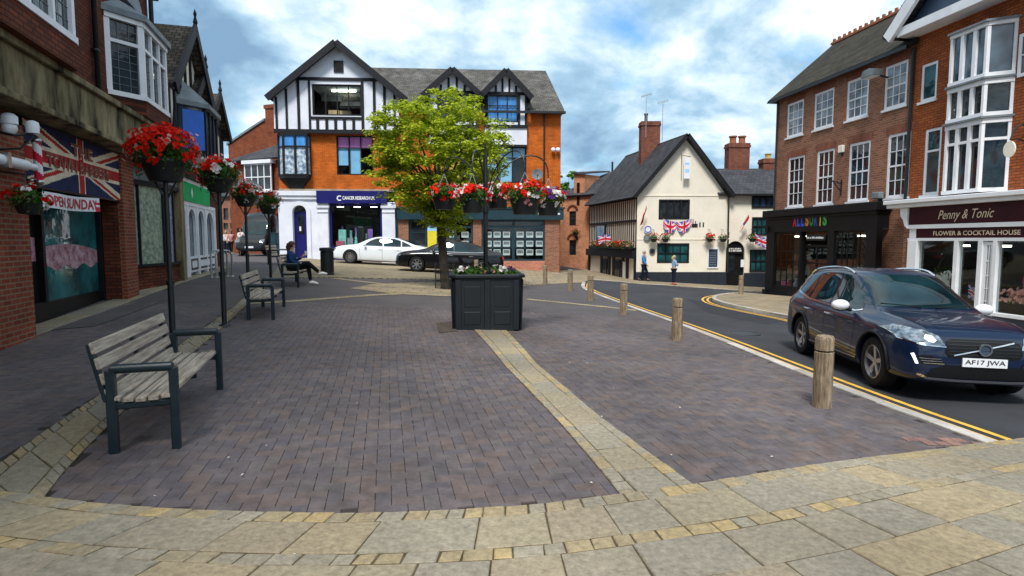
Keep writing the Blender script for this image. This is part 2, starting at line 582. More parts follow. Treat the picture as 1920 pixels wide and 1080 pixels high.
def window(par, r, nx, nz, fm, gm, y=0.1, fw=0.06, mw=0.028, sill=None, transom=None, curtain=None, name='window', cw=1.0, thick=0.05, label=None, cut=None):
    """casement / sash window: frame with bars (part), pane and sill (sub-parts)"""
    u0, z0, u1, z1 = r
    mb = MB()
    b = y + thick
    mb.box(u0, y, z0, u0 + fw, b, z1); mb.box(u1 - fw, y, z0, u1, b, z1)
    mb.box(u0 + fw, y, z1 - fw, u1 - fw, b, z1); mb.box(u0 + fw, y, z0, u1 - fw, b, z0 + fw)
    iu0, iu1, iz0, iz1 = u0 + fw, u1 - fw, z0 + fw, z1 - fw
    for i in range(1, nx):
        u = iu0 + (iu1 - iu0) * i / nx
        mb.box(u - mw / 2, y + 0.008, iz0, u + mw / 2, b - 0.004, iz1)
    if isinstance(nz, (list, tuple)): fr = nz
    else: fr = [k / nz for k in range(1, nz)]
    for f_ in fr:
        z = iz0 + (iz1 - iz0) * f_
        w = mw
        if transom and abs(f_ - transom) < 1e-3: w = mw * 2.2
        mb.box(iu0, y + 0.004, z - w / 2, iu1, b - 0.008, z + w / 2)
    o = mb.build(name, fm, par)
    if label: o['label'] = label
    pn = MB(); pn.box(iu0, b - 0.025, iz0, iu1, b - 0.017, iz1)
    pn.build('pane', gm, o)
    if curtain:
        cb = MB()
        mat, f0, f1, g0, g1 = curtain
        n = 18
        ca = iu0 + (iu1 - iu0) * f0; cc = iu0 + (iu1 - iu0) * f1
        za = iz0 + (iz1 - iz0) * g0; zb = iz0 + (iz1 - iz0) * g1
        vs = []
        for k in range(n + 1):
            u = ca + (cc - ca) * k / n
            yy = b + 0.03 + 0.02 * math.sin(k * 2.4)
            vs += [(u, yy, za), (u, yy, zb)]
        cb.add(vs, [(2 * k, 2 * k + 2, 2 * k + 3, 2 * k + 1) for k in range(n)])
        cb.build('curtain', mat, o)
    if sill:
        sb = MB(); sb.box(u0 - 0.05, -0.06, z0 - 0.07, u1 + 0.05, y + 0.02, z0 - 0.002)
        sb.build('sill', sill, o)
    return o
# ---------------------------------------------------------------- material library
M = {}
M['white'] = pm('white_paint', (0.78, 0.79, 0.82), 0.45, var=0.07, scale=2.5, bump=0.05)
M['render_white'] = pm('white_render', (0.72, 0.74, 0.82), 0.85, var=0.10, scale=1.2, bump=0.15, bscale=30)
M['cream'] = pm('cream_render', (0.80, 0.74, 0.62), 0.85, var=0.08, scale=0.9, bump=0.3, bscale=9)
M['black'] = pm('black_paint', (0.005, 0.005, 0.006), 0.45, var=0.4, scale=3, bump=0.05, spec=.3)
M['timber'] = pm('black_timber', (0.006, 0.007, 0.011), 0.6, var=0.5, scale=3, bump=0.3, stretch=(3, 3, .6), spec=.3)
M['navy'] = pm('navy_paint', (0.006, 0.006, 0.12), 0.4, var=0.2, scale=2)
M['teal'] = pm('dark_teal_paint', (0.008, 0.035, 0.05), 0.4, var=0.25, scale=2)
M['maroon'] = pm('maroon_paint', (0.040, 0.004, 0.009), 0.45, var=0.2, scale=2, spec=.2)
M['slateblue'] = pm('slate_blue_paint', (0.03, 0.05, 0.09), 0.4, var=0.2, scale=2)
M['letter_white'] = pm('white_letters', (0.8, 0.8, 0.8), 0.4, var=0.03)
M['letter_gold'] = pm('gold_letters', (0.75, 0.6, 0.42), 0.4, var=0.05)
M['letter_dark'] = pm('dark_letters', (0.02, 0.012, 0.012), 0.4, var=0.05)
M['letter_red'] = pm('red_letters', (0.45, 0.02, 0.03), 0.5, var=0.1)
M['flag_red'] = pm('flag_red', (0.42, 0.02, 0.02), 0.75, var=0.3, scale=3)
M['flag_white'] = pm('flag_white', (0.72, 0.62, 0.45), 0.75, var=0.2, scale=3)
M['flag_blue'] = pm('flag_blue', (0.012, 0.02, 0.07), 0.75, var=0.3, scale=3)
M['cloth_white'] = pm('cloth_white', (0.78, 0.76, 0.78), 0.85, var=0.06)
M['cloth_red'] = pm('cloth_red', (0.6, 0.02, 0.05), 0.85, var=0.1)
M['cloth_blue'] = pm('cloth_blue', (0.03, 0.09, 0.42), 0.85, var=0.1)
M['brick_orange'] = brickmat('orange_brick', (0.66, 0.155, 0.016), (0.52, 0.105, 0.010), (0.26, 0.09, 0.03), stain=0.38)
M['brick_red'] = brickmat('red_brick', (0.44, 0.120, 0.034), (0.31, 0.075, 0.024), (0.12, 0.05, 0.03), stain=0.25)
M['brick_brown'] = brickmat('brown_brick', (0.34, 0.135, 0.075), (0.20, 0.075, 0.045), (0.30, 0.20, 0.14), stain=0.2, ms=0.012)
M['brick_mid'] = brickmat('mid_red_brick', (0.28, 0.075, 0.03), (0.19, 0.045, 0.02), (0.12, 0.06, 0.04), stain=0.35)
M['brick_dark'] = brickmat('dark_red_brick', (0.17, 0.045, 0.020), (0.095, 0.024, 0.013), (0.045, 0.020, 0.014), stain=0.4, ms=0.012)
M['brick_pier'] = brickmat('pier_brick', (0.26, 0.06, 0.028), (0.17, 0.035, 0.02), (0.22, 0.14, 0.09), stain=0.25, ms=0.012)
M['brick_pink'] = brickmat('pink_brick', (0.66, 0.29, 0.15), (0.50, 0.20, 0.10), (0.34, 0.22, 0.15), stain=0.3)
M['brick_low'] = brickmat('low_wall_brick', (0.60, 0.16, 0.09), (0.40, 0.09, 0.06), (0.45, 0.3, 0.22), stain=0.2, ms=0.014)
M['roof_grey_x'] = brickmat('grey_tiles_x', (0.085, 0.080, 0.072), (0.145, 0.135, 0.125), (0.03, 0.03, 0.028), w=0.22, h=0.16, ms=0.012, axis='rx', stain=0.5)
M['roof_slate_y'] = brickmat('slate_tiles_y', (0.040, 0.042, 0.048), (0.065, 0.067, 0.075), (0.018, 0.018, 0.02), w=0.25, h=0.18, ms=0.012, axis='ry', stain=0.45)
M['roof_slate_x'] = brickmat('slate_tiles_x', (0.050, 0.052, 0.060), (0.072, 0.074, 0.084), (0.02, 0.02, 0.022), w=0.25, h=0.18, ms=0.012, axis='rx', stain=0.4)
M['roof_brown_y'] = brickmat('brown_tiles_y', (0.070, 0.055, 0.042), (0.15, 0.12, 0.09), (0.02, 0.018, 0.015), w=0.2, h=0.15, ms=0.014, axis='ry', stain=0.5)
M['roof_moss_x'] = brickmat('moss_tiles_x', (0.028, 0.025, 0.018), (0.060, 0.048, 0.032), (0.012, 0.012, 0.010), w=0.2, h=0.15, ms=0.014, axis='rx', stain=0.6)
M['terracotta'] = pm('terracotta', (0.30, 0.11, 0.055), 0.8, var=0.3, scale=5, bump=0.3)
M['lead'] = pm('lead_sheet', (0.16, 0.19, 0.21), 0.55, var=0.3, scale=3)
M['stoneband'] = pm('weathered_stone', (0.085, 0.065, 0.035), 0.95, var=0.9, scale=1.6, bump=0.6, bscale=8, col2=(0.33, 0.27, 0.15), stretch=(1.6, 1.6, .5))
M['stone'] = pm('pale_stone', (0.36, 0.30, 0.22), 0.9, var=0.3, scale=3, bump=0.4)
M['glass'] = glassmat('window_glass', (0.022, 0.030, 0.036))
M['glass_teal'] = glassmat('teal_glass', (0.015, 0.075, 0.085))
M['glass_shop'] = glassmat('barber_shop_glass', (0.02, 0.15, 0.16))
M['glass_blue'] = glassmat('blue_glass', (0.03, 0.08, 0.16))
M['glass_net'] = glassmat('net_curtained_glass', (0.26, 0.31, 0.36), rough=.12)
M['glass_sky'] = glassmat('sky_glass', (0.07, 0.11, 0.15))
M['clear'] = clearglass('clear_glass')
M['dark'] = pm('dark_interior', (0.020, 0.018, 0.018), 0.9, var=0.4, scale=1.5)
M['steel'] = pm('steel', (0.5, 0.5, 0.5), 0.35, metal=1, var=0.1)
M['iron'] = pm('black_iron', (0.010, 0.013, 0.015), 0.42, var=0.4, scale=8)
M['bench_metal'] = pm('dark_teal_metal', (0.006, 0.019, 0.027), 0.38, var=0.35, scale=5, bump=0.05)
M['bench_wood'] = pm('weathered_slats', (0.30, 0.235, 0.18), 0.85, var=0.3, scale=2.6, col2=(0.58, 0.50, 0.41), bump=0.5, stretch=(1.0, 14, 14), bscale=10)
M['bollard_wood'] = pm('weathered_post', (0.17, 0.115, 0.07), 0.9, var=0.35, scale=5, col2=(0.42, 0.33, 0.23), bump=0.8, stretch=(7, 7, 0.9), bscale=12)
M['bark'] = pm('bark', (0.055, 0.045, 0.035), 0.95, var=0.4, scale=6, bump=1.0, stretch=(3, 3, 0.8))
M['asphalt'] = pm('asphalt', (0.050, 0.051, 0.058), 0.9, var=0.24, scale=0.6, bump=0.5, bscale=160)
M['yellow_line'] = pm('yellow_line', (0.72, 0.42, 0.07), 0.8, var=0.2, scale=7, bump=0.2)
M['paver'] = island('block_paver', [(0.108, 0.090, 0.092), (0.116, 0.094, 0.095), (0.102, 0.087, 0.093), (0.124, 0.096, 0.092), (0.111, 0.092, 0.095), (0.130, 0.098, 0.090), (0.100, 0.086, 0.094), (0.119, 0.100, 0.099)], rough=0.78, dirt=0.34, nscale=7)
M['paver_far'] = brickmat('far_pavers', (0.100, 0.090, 0.094), (0.112, 0.098, 0.100), (0.068, 0.062, 0.063), w=0.2, h=0.1, ms=0.008, axis='flat', stain=0.2, rough=0.8)
M['paver_grey'] = brickmat('walkway_pavers', (0.098, 0.088, 0.090), (0.116, 0.100, 0.100), (0.07, 0.064, 0.062), w=0.2, h=0.1, ms=0.007, axis='flat', stain=0.25, rough=0.8)
M['joint'] = pm('paver_joint', (0.042, 0.036, 0.034), 0.95, var=0.3, scale=5)
M['joint_stone'] = pm('stone_joint', (0.085, 0.065, 0.035), 0.95, var=0.5, scale=7)
M['sett'] = island('tan_sett', [(0.31, 0.245, 0.145), (0.28, 0.232, 0.155), (0.34, 0.262, 0.145), (0.25, 0.220, 0.165), (0.30, 0.240, 0.145), (0.37, 0.275, 0.140), (0.28, 0.248, 0.19)], dirt=0.34, nscale=26, bump=.9, bsc=25)
M['flagstone'] = island('flagstone', [(0.285, 0.240, 0.165), (0.262, 0.226, 0.168), (0.30, 0.245, 0.158), (0.250, 0.222, 0.172), (0.275, 0.228, 0.158), (0.315, 0.252, 0.158), (0.268, 0.236, 0.178)], dirt=0.34, nscale=24, bump=1.0, bsc=22)
M['flag_tan'] = brickmat('tan_flags', (0.33, 0.26, 0.165), (0.25, 0.21, 0.15), (0.13, 0.10, 0.065), w=0.6, h=0.45, ms=0.015, axis='flat', stain=0.3)
M['sett_tan'] = brickmat('tan_cobbles', (0.36, 0.30, 0.20), (0.27, 0.23, 0.16), (0.12, 0.095, 0.06), w=0.22, h=0.14, ms=0.03, axis='flat', stain=0.25)
M['kerb'] = island('kerb_stone', [(0.44, 0.41, 0.37), (0.38, 0.34, 0.29), (0.50, 0.46, 0.42), (0.42, 0.36, 0.30)], dirt=0.2)
M['leaf_tree'] = leafmat('tree_leaves', (0.14, 0.25, 0.012), (0.64, 0.68, 0.05), 0.45)
M['leaf_dark'] = leafmat('dark_leaves', (0.015, 0.05, 0.008), (0.07, 0.16, 0.02), 0.2)
M['leaf_far'] = leafmat('far_leaves', (0.03, 0.10, 0.01), (0.11, 0.24, 0.03), 0.2)
M['petal_red'] = leafmat('red_petals', (0.60, 0.006, 0.004), (0.90, 0.03, 0.008), 0.25)
M['petal_white'] = leafmat('white_petals', (0.75, 0.70, 0.66), (0.85, 0.82, 0.80), 0.25)
M['petal_pink'] = leafmat('pink_petals', (0.70, 0.28, 0.24), (0.80, 0.42, 0.34), 0.25)
M['petal_purple'] = leafmat('purple_petals', (0.05, 0.015, 0.14), (0.12, 0.03, 0.25), 0.2)
M['bowl'] = pm('black_plastic', (0.010, 0.011, 0.012), 0.5, var=0.2)
M['planter'] = pm('dark_moulded_plastic', (0.003, 0.006, 0.009), 0.6, var=0.35, scale=3)
M['soil'] = pm('soil', (0.03, 0.02, 0.014), 0.95)
M['skin'] = pm('skin', (0.50, 0.27, 0.19), 0.6, var=0.06)
M['tyre'] = pm('tyre_rubber', (0.012, 0.012, 0.013), 0.75, var=0.2)
M['rim'] = pm('alloy', (0.42, 0.42, 0.45), 0.28, metal=0.85, var=0.1)
M['rim_dark'] = pm('dark_alloy', (0.02, 0.02, 0.024), 0.35, var=0.1)
M['trim_black'] = pm('black_trim', (0.004, 0.004, 0.005), 0.45, var=0.1, spec=.25)
M['chrome'] = pm('chrome', (0.75, 0.76, 0.78), 0.12, metal=1, var=0.03)
M['car_glass'] = glassmat('car_glass', (0.005, 0.020, 0.024), rough=0.02, wob=0)
M['plate'] = pm('number_plate', (0.75, 0.77, 0.80), 0.4, var=0.02)

def carpaint(name, col, metal=0.4):
    m, t, b = nt(name)
    b.inputs['Base Color'].default_value = c4(col)
    b.inputs['Metallic'].default_value = metal
    b.inputs['Roughness'].default_value = 0.32
    b.inputs['Coat Weight'].default_value = .75; b.inputs['Specular IOR Level'].default_value = .25
    b.inputs['Coat Roughness'].default_value = 0.03
    return m

# ---------------------------------------------------------------- camera, sky, sun
cam = bpy.data.cameras.new('camera'); cam.lens = 36 * FPX / 1920; cam.sensor_width = 36; cam.clip_end = 2000; cam.clip_start = 0.05
co = bpy.data.objects.new('camera', cam); C.objects.link(co)
co.location = (0, 0, CAMH); co.rotation_euler = (PI / 2 - PITCH, 0, 0)
SC.camera = co
SUN_EL, SUN_AZ = 54, -168      # azimuth measured from +Y (north) clockwise: behind and left
w = bpy.data.worlds.new('World'); SC.world = w; w.use_nodes = True
t = w.node_tree
bg = t.nodes['Background']; bg.inputs['Strength'].default_value = 0.1
sky = N(t, 'ShaderNodeTexSky'); sky.sky_type = 'NISHITA'; sky.sun_disc = False
sky.sun_elevation = R(SUN_EL); sky.sun_rotation = R(SUN_AZ); sky.air_density = 1.2; sky.dust_density = 0.6; sky.ozone_density = 1.5
tc = N(t, 'ShaderNodeTexCoord')
sp = N(t, 'ShaderNodeSeparateXYZ'); t.links.new(tc.outputs['Generated'], sp.inputs[0])
mz = N(t, 'ShaderNodeMath', operation='MAXIMUM'); mz.inputs[1].default_value = 0.0
t.links.new(sp.outputs[2], mz.inputs[0])
az = N(t, 'ShaderNodeMath', operation='ADD'); az.inputs[1].default_value = 0.40
t.links.new(mz.outputs[0], az.inputs[0])
dx = N(t, 'ShaderNodeMath', operation='DIVIDE'); dy = N(t, 'ShaderNodeMath', operation='DIVIDE')
t.links.new(sp.outputs[0], dx.inputs[0]); t.links.new(az.outputs[0], dx.inputs[1])
t.links.new(sp.outputs[1], dy.inputs[0]); t.links.new(az.outputs[0], dy.inputs[1])
cb = N(t, 'ShaderNodeCombineXYZ'); t.links.new(dx.outputs[0], cb.inputs[0]); t.links.new(dy.outputs[0], cb.inputs[1])
def cloudnoise(scale, off, detail=8, dist=0.35):
    mp = N(t, 'ShaderNodeMapping'); mp.inputs['Location'].default_value = off
    t.links.new(cb.outputs[0], mp.inputs[0])
    n = N(t, 'ShaderNodeTexNoise'); n.inputs['Scale'].default_value = scale; n.inputs['Detail'].default_value = detail
    n.inputs['Roughness'].default_value = 0.56; n.inputs['Distortion'].default_value = dist
    t.links.new(mp.outputs[0], n.inputs['Vector'])
    return n
def ramp(src, stops):
    r = N(t, 'ShaderNodeValToRGB'); e = r.color_ramp.elements
    e[0].position = stops[0][0]; e[0].color = c4(stops[0][1]); e[1].position = stops[-1][0]; e[1].color = c4(stops[-1][1])
    for p_, c_ in stops[1:-1]:
        x = e.new(p_); x.color = c4(c_)
    t.links.new(src, r.inputs[0])
    return r
n1 = cloudnoise(1.9, (3.1, 1.7, 0), 9, .15); n2 = cloudnoise(2.7, (7.3, 5.2, 2.0), 12, .2)
cover = ramp(n1.outputs['Fac'], [(0.27, (0, 0, 0)), (0.40, (1, 1, 1))])
shade = ramp(n2.outputs['Fac'], [(0.36, (1.6, 2.7, 4.0)), (0.455, (2.7, 4.2, 5.5)), (0.52, (4.7, 5.9, 6.8)), (0.59, (7.2, 7.7, 8.0)), (0.70, (8.2, 8.3, 8.4))])
skm = N(t, 'ShaderNodeMix'); skm.data_type = 'RGBA'; skm.blend_type = 'MULTIPLY'; skm.inputs[0].default_value = 1.0
t.links.new(sky.outputs[0], skm.inputs[6]); skm.inputs[7].default_value = (0.70, 1.10, 1.35, 1)
mx = N(t, 'ShaderNodeMix'); mx.data_type = 'RGBA'
t.links.new(cover.outputs[0], mx.inputs[0]); t.links.new(skm.outputs[2], mx.inputs[6]); t.links.new(shade.outputs[0], mx.inputs[7])
t.links.new(mx.outputs[2], bg.inputs['Color'])
sl = bpy.data.lights.new('sun', 'SUN'); sl.energy = 2.5; sl.angle = R(14); sl.color = (1.0, 0.96, 0.90)
so = bpy.data.objects.new('sun', sl); C.objects.link(so)
a = R(SUN_AZ); e_ = R(SUN_EL)
sd = Vector((math.sin(a) * math.cos(e_), math.cos(a) * math.cos(e_), math.sin(e_)))
so.rotation_euler = sd.to_track_quat('Z', 'Y').to_euler()
so.location = sd * 50
SC.view_settings.view_transform = 'Standard'; SC.view_settings.look = 'None'; SC.view_settings.exposure = 0.68; SC.view_settings.gamma = 1.0
SC.cycles.max_bounces = 6; SC.cycles.transparent_max_bounces = 8; SC.cycles.diffuse_bounces = 3; SC.cycles.glossy_bounces = 3
SC.cycles.use_denoising = True


# ---------------------------------------------------------------- ground, road, paving
def sweep(pts, off):
    """offset an open 2-D path sideways (positive = left of travel)"""
    P = [Vector((p[0], p[1])) for p in pts]; out = []
    for i in range(len(P)):
        d = (P[min(i + 1, len(P) - 1)] - P[max(i - 1, 0)]).normalized()
        out.append(P[i] + Vector((-d.y, d.x)) * off)
    return out
def smooth2(pts, n=60):
    P = [Vector((p[0], p[1])) for p in pts]
    for _ in range(3):
        Q = [P[0]]
        for i in range(len(P) - 1):
            Q += [P[i].lerp(P[i + 1], .25), P[i].lerp(P[i + 1], .75)]
        Q.append(P[-1]); P = Q
    return P

# one big sheet to the horizon: the asphalt of the roads lies on it
xs = [-300, -150, -80, -50, -36, -28] + [-24 + i for i in range(0, 49)] + [28, 36, 50, 80, 150, 300]
ys = [-60, -30, -15, -8] + [-4 + i for i in range(0, 60)] + [60, 68, 80, 110, 160, 260, 500]
gm_ = MB(); nx_ = len(xs)
gm_.v = [(x, y, g(x, y) - 0.035) for y in ys for x in xs]
gm_.f = [(j * nx_ + i, j * nx_ + i + 1, (j + 1) * nx_ + i + 1, (j + 1) * nx_ + i) for j in range(len(ys) - 1) for i in range(nx_ - 1)]
gm_.mi = [0] * len(gm_.f)
o = gm_.build('ground', M['asphalt'], fixn=False, smooth=True); o['kind'] = 'structure'

# square: outline, counter-clockwise from bottom left
kerb_px = [(1853, 833), (1778, 805), (1644, 757), (1520, 708), (1422, 668), (1347, 637), (1270, 607), (1180, 575), (1110, 549), (1088, 539), (1092, 531)]
kerbline = smooth2(GP(kerb_px))
bot_px = [(76, 935), (180, 948), (330, 960), (600, 968), (800, 963), (1000, 952), (1162, 930), (1305, 912), (1500, 878), (1700, 852), (1853, 833)]
botline = smooth2(GP(bot_px))
lb_left = smooth2(GP([(-150, 985), (0, 868), (93, 803), (204, 729), (305, 668), (403, 602), (455, 562), (480, 540), (500, 520)]))
lb_right = smooth2(GP([(28, 950), (76, 935), (134, 868), (250, 752), (340, 680), (420, 611), (468, 567), (492, 543), (510, 522)]))
cobble_front = GP([(510, 522), (620, 521), (780, 524), (1000, 535), (1092, 531)])
sq = [Vector((v.x, v.y)) for v in botline] + [Vector((v.x, v.y)) for v in kerbline[1:]] + [Vector((v[0], v[1])) for v in reversed(cobble_front[:-1])] + [Vector((v.x, v.y)) for v in reversed(lb_right) if v.y > botline[0].y + 0.02 and v.y < cobble_front[0].y - .05]
sheet('square_paving', sq, -0.012, M['joint'], skirt=0.1)
# herringbone blocks as single bricks
mb = MB()
ang = R(12); ca, sa = math.cos(ang), math.sin(ang)
BW = 0.1
minx, maxx = min(p.x for p in sq), max(p.x for p in sq)
def laypavers(mb, poly, ymax, ymin=0):
    n = 0
    for j in range(-260, 330):
        for i in range(-260, 330):
            v = (i - j) % 4
            if v == 0: q = [(i, j), (i + 2, j), (i + 2, j + 1), (i, j + 1)]
            elif v == 2: q = [(i, j - 1), (i + 1, j - 1), (i + 1, j + 1), (i, j + 1)]
            else: continue
            cx = (q[0][0] + q[2][0]) / 2 * BW; cy = (q[0][1] + q[2][1]) / 2 * BW
            X = cx * ca - cy * sa; Y = cx * sa + cy * ca
            if not (ymin < Y < ymax and minx - 6 < X < maxx): continue
            if abs(X) > 0.93 * Y + 0.6: continue
            if not inpoly(X, Y, poly): continue
            qq = []
            for a_, b_ in q:
                a_ *= BW; b_ *= BW
                qq.append(Vector((a_ * ca - b_ * sa, a_ * sa + b_ * ca)))
            stone(mb, qq, 0.0, gap=0.0028, bev=0.004, thick=0.012, tilt=0.0012)
            n += 1
    return n
npv = laypavers(mb, sq, 13.5)
o = mb.build('paving_blocks', M['paver'], fixn=False); o['kind'] = 'structure'
# farther half of the square: same blocks as a laid pattern
farsq = [p for p in sq]
bm = clip_grid(sq, 1.0)
bmesh.ops.bisect_plane(bm, geom=bm.verts[:] + bm.edges[:] + bm.faces[:], plane_co=(0, 13.45, 0), plane_no=(0, -1, 0), clear_outer=True)
for v in bm.verts: v.co.z = g(v.co.x, v.co.y) - 0.001
me = bpy.data.meshes.new('far_paving'); bm.to_mesh(me); bm.free(); me.materials.append(M['paver_far'])
o = bpy.data.objects.new('far_paving', me); C.objects.link(o); o['kind'] = 'structure'

# pavement along the left-hand shops
lw = [Vector((v.x, v.y)) for v in lb_left]
left_poly = [Vector((-3.2, 1.0)), Vector((-2.2, 1.6))] + [Vector((lb_left[0].x, lb_left[0].y))] + lw[1:] + [Vector((v[0], v[1])) for v in GP([(600, 519), (560, 490), (520, 476), (512, 468)])] + [Vector((-21, 60)), Vector((-27, 60)), Vector((-16.5, 30)), Vector((-11, 16)), Vector((-6, 0)), Vector((-5.5, -1))]
sheet('side_pavement', left_poly, -0.010, M['joint'], skirt=0.1)
mb = MB(); laypavers(mb, left_poly, 12.5)
o = mb.build('pavement_blocks', M['paver'], fixn=False); o['kind'] = 'structure'
bm = clip_grid(left_poly, 1.0)
bmesh.ops.bisect_plane(bm, geom=bm.verts[:] + bm.edges[:] + bm.faces[:], plane_co=(0, 12.45, 0), plane_no=(0, -1, 0), clear_outer=True)
for v in bm.verts: v.co.z = g(v.co.x, v.co.y) - 0.001
me = bpy.data.meshes.new('far_pavement'); bm.to_mesh(me); bm.free(); me.materials.append(M['paver_grey'])
o = bpy.data.objects.new('far_pavement', me); C.objects.link(o); o['kind'] = 'structure'

# bands of setts and flags
def band(name, left, right, lanes, dz=0.012, base=True):
    a = [Vector((v[0], v[1])) for v in left]; b = [Vector((v[0], v[1])) for v in right]
    if base: sheet(name + '_bed', a + list(reversed(b)), dz - 0.008, M['joint_stone'], skirt=0.02)
    ms = [MB(), MB()]
    strip(ms, a, b, lanes, dz)
    if ms[0].f:
        o = ms[0].build(name + '_setts', M['sett'], fixn=False); o['kind'] = 'structure'
    if ms[1].f:
        o = ms[1].build(name + '_flags', M['flagstone'], fixn=False); o['kind'] = 'structure'
S3 = [(0.0, 0.21, .09, .17, 0), (0.21, 0.79, .32, .62, 1), (0.79, 1.0, .09, .17, 0)]
cl = GP([(888, 618), (916, 648), (950, 690), (1000, 741), (1051, 795), (1105, 858), (1166, 932)])
cr = GP([(948, 618), (975, 646), (1010, 686), (1062, 728), (1125, 782), (1205, 840), (1306, 914)])
band('central_band', cl, cr, S3)
band('left_band', smooth2(GP([(-150, 985), (0, 868), (93, 803), (204, 729), (305, 668), (403, 602), (455, 562), (480, 540), (500, 520)])), smooth2(GP([(-60, 1090), (40, 985), (90, 925), (134, 868), (250, 752), (340, 680), (420, 611), (468, 567), (492, 543), (510, 522)])), [(0.0, 0.2, .1, .18, 0), (0.2, 0.78, .35, .7, 1), (0.78, 1.0, .1, .18, 0)])
# bottom edge and the flagged foreground
b0 = [Vector((v.x, v.y)) for v in smooth2(GP([(-200, 880), (-60, 915), (76, 935), (180, 948), (330, 960), (600, 968), (800, 963), (1000, 952), (1162, 930), (1305, 912), (1500, 878), (1700, 852), (1853, 833), (1985, 816)]))]
def shiftn(P, d):
    c0 = Vector((0.3, 7.0)); out = []
    for p in P:
        v = (p - c0).normalized(); out.append(p + v * d)
    return out
b1 = shiftn(b0, 0.13); b2 = shiftn(b0, 0.50); b3 = shiftn(b0, 0.61); b4 = shiftn(b0, .98); b5 = shiftn(b0, 1.30); b6 = shiftn(b0, 1.72); b7 = shiftn(b0, 2.1); b8 = shiftn(b0, 2.6)
allbed = b0 + list(reversed(b8))
sheet('foreground_flag_bed', allbed, 0.0148, M['joint_stone'], skirt=0.1)
ms = [MB(), MB()]
strip(ms, b0, b1, [(0, 1, .10, .17, 0)], 0.022)
strip(ms, b1, b2, [(0, 1, .30, .60, 1)], 0.022)
strip(ms, b2, b3, [(0, 1, .10, .2, 0)], 0.022)
for A, B in ((b3, b4), (b4, b5), (b5, b6), (b6, b7), (b7, b8)):
    strip(ms, A, B, [(0, 1, .30, .62, 1)], 0.022)
o = ms[0].build('foreground_setts', M['sett'], fixn=False); o['kind'] = 'structure'
o = ms[1].build('foreground_flags', M['flagstone'], fixn=False); o['kind'] = 'structure'
# kerb and double yellow lines along the square
k0 = smooth2(GP([(2080, 905), (1990, 880), (1853, 833), (1778, 805), (1644, 757), (1520, 708), (1422, 668), (1347, 637), (1270, 607), (1180, 575), (1110, 549), (1088, 539), (1092, 529)]))
kk = [Vector((v.x, v.y)) for v in k0]
kout = sweep(kk, -0.14)
bedk = kk + list(reversed(kout))
sheet('kerb_bed', bedk, 0.002, M['kerb'], skirt=0.14)
ms = [MB()]; strip(ms, kk, kout, [(0, 1, .6, .95, 0)], 0.010)
o = ms[0].build('kerb', M['kerb'], fixn=False); o['kind'] = 'structure'
def linestrip(name, path, o0, o1, dz, mat):
    a = sweep(path, o0); b = sweep(path, o1)
    sheet(name, a + list(reversed(b)), dz, mat)
linestrip('yellow_line', kk, -0.20, -0.27, -0.030, M['yellow_line'])
linestrip('yellow_line', kk, -0.36, -0.43, -0.030, M['yellow_line'])
# pavement in front of the right-hand shops
rp_px = [(2300, 760), (1920, 690), (1640, 630), (1560, 612), (1475, 594), (1400, 580), (1352, 569), (1339, 561), (1352, 555), (1395, 551)]
rk = [Vector((v[0], v[1])) for v in smooth2(GP(rp_px))]
rpoly = rk + [Vector((11.3, 23.5)), Vector((13.5, 23.5)), Vector((16, 3)), Vector((rk[0].x + 2, rk[0].y))]
sheet('shop_pavement', rpoly, 0.06, M['flag_tan'], skirt=0.14)
kout = sweep(rk, 0.13)
ms = [MB()]; strip(ms, rk, kout, [(0, 1, .6, .95, 0)], 0.070)
o = ms[0].build('shop_kerb', M['kerb'], fixn=False); o['kind'] = 'structure'
sheet('shop_kerb_bed', rk + list(reversed(kout)), 0.063, M['kerb'], skirt=0.14)
linestrip('yellow_line', rk, 0.24, 0.31, -0.030, M['yellow_line'])
linestrip('yellow_line', rk, 0.40, 0.47, -0.030, M['yellow_line'])
# pavement in front of the inn, flags beyond the bollards
pk = [Vector((v[0], v[1])) for v in GP([(1560, 556), (1440, 548), (1330, 540), (1240, 534), (1170, 529), (1110, 524)])]
sheet('inn_pavement', pk + [Vector((6.0, 48)), Vector((8.2, 37)), Vector((24, 37))], 0.0, M['flag_tan'], skirt=0.14)
ms = [MB()]; strip(ms, pk, sweep(pk, -0.2), [(0, 1, .6, .95, 0)], 0.010)
o = ms[0].build('inn_kerb', M['kerb'], fixn=False); o['kind'] = 'structure'
fl = GP([(1000, 534), (1092, 530), (1112, 523), (1100, 505), (1040, 508), (1000, 512), (970, 516)])
sheet('corner_flags', fl, 0.004, M['flag_tan'], skirt=0.1)
# cobbled parking strip and kerbs by the shops
cs = GP([(505, 521), (620, 520), (780, 523), (1000, 534), (970, 516), (800, 507), (640, 500), (600, 500), (520, 503)])
sheet('cobbled_strip', cs, 0.006, M['sett_tan'], skirt=0.1)
fs_ = GP([(530, 503), (600, 500), (640, 500), (800, 507), (970, 516), (1048, 518), (1050, 508), (900, 500), (528, 480)])
sheet('shop_apron', fs_, 0.012, M['flag_tan'], skirt=0.1)
# tan flags round the tree, and the sett arc across the square
sheet('tree_surround', GP([(655, 541), (700, 533), (790, 529), (905, 532), (990, 536), (900, 553), (835, 556), (745, 552)]), 0.010, M['flag_tan'])
def settline(px, width, nm):
    p = [Vector((v[0], v[1])) for v in smooth2(GP(px))]
    band(nm, p, sweep(p, width), [(0, .5, .1, .16, 0), (.5, 1, .1, .16, 0)], 0.013)
settline([(468, 571), (560, 566), (660, 558), (760, 551), (840, 556)], 0.26, 'arc_band')
settline([(986, 562), (1060, 569), (1130, 576), (1190, 583)], 0.22, 'side_arc_band')
settline([(620, 522), (700, 532), (800, 540)], 0.3, 'far_band')
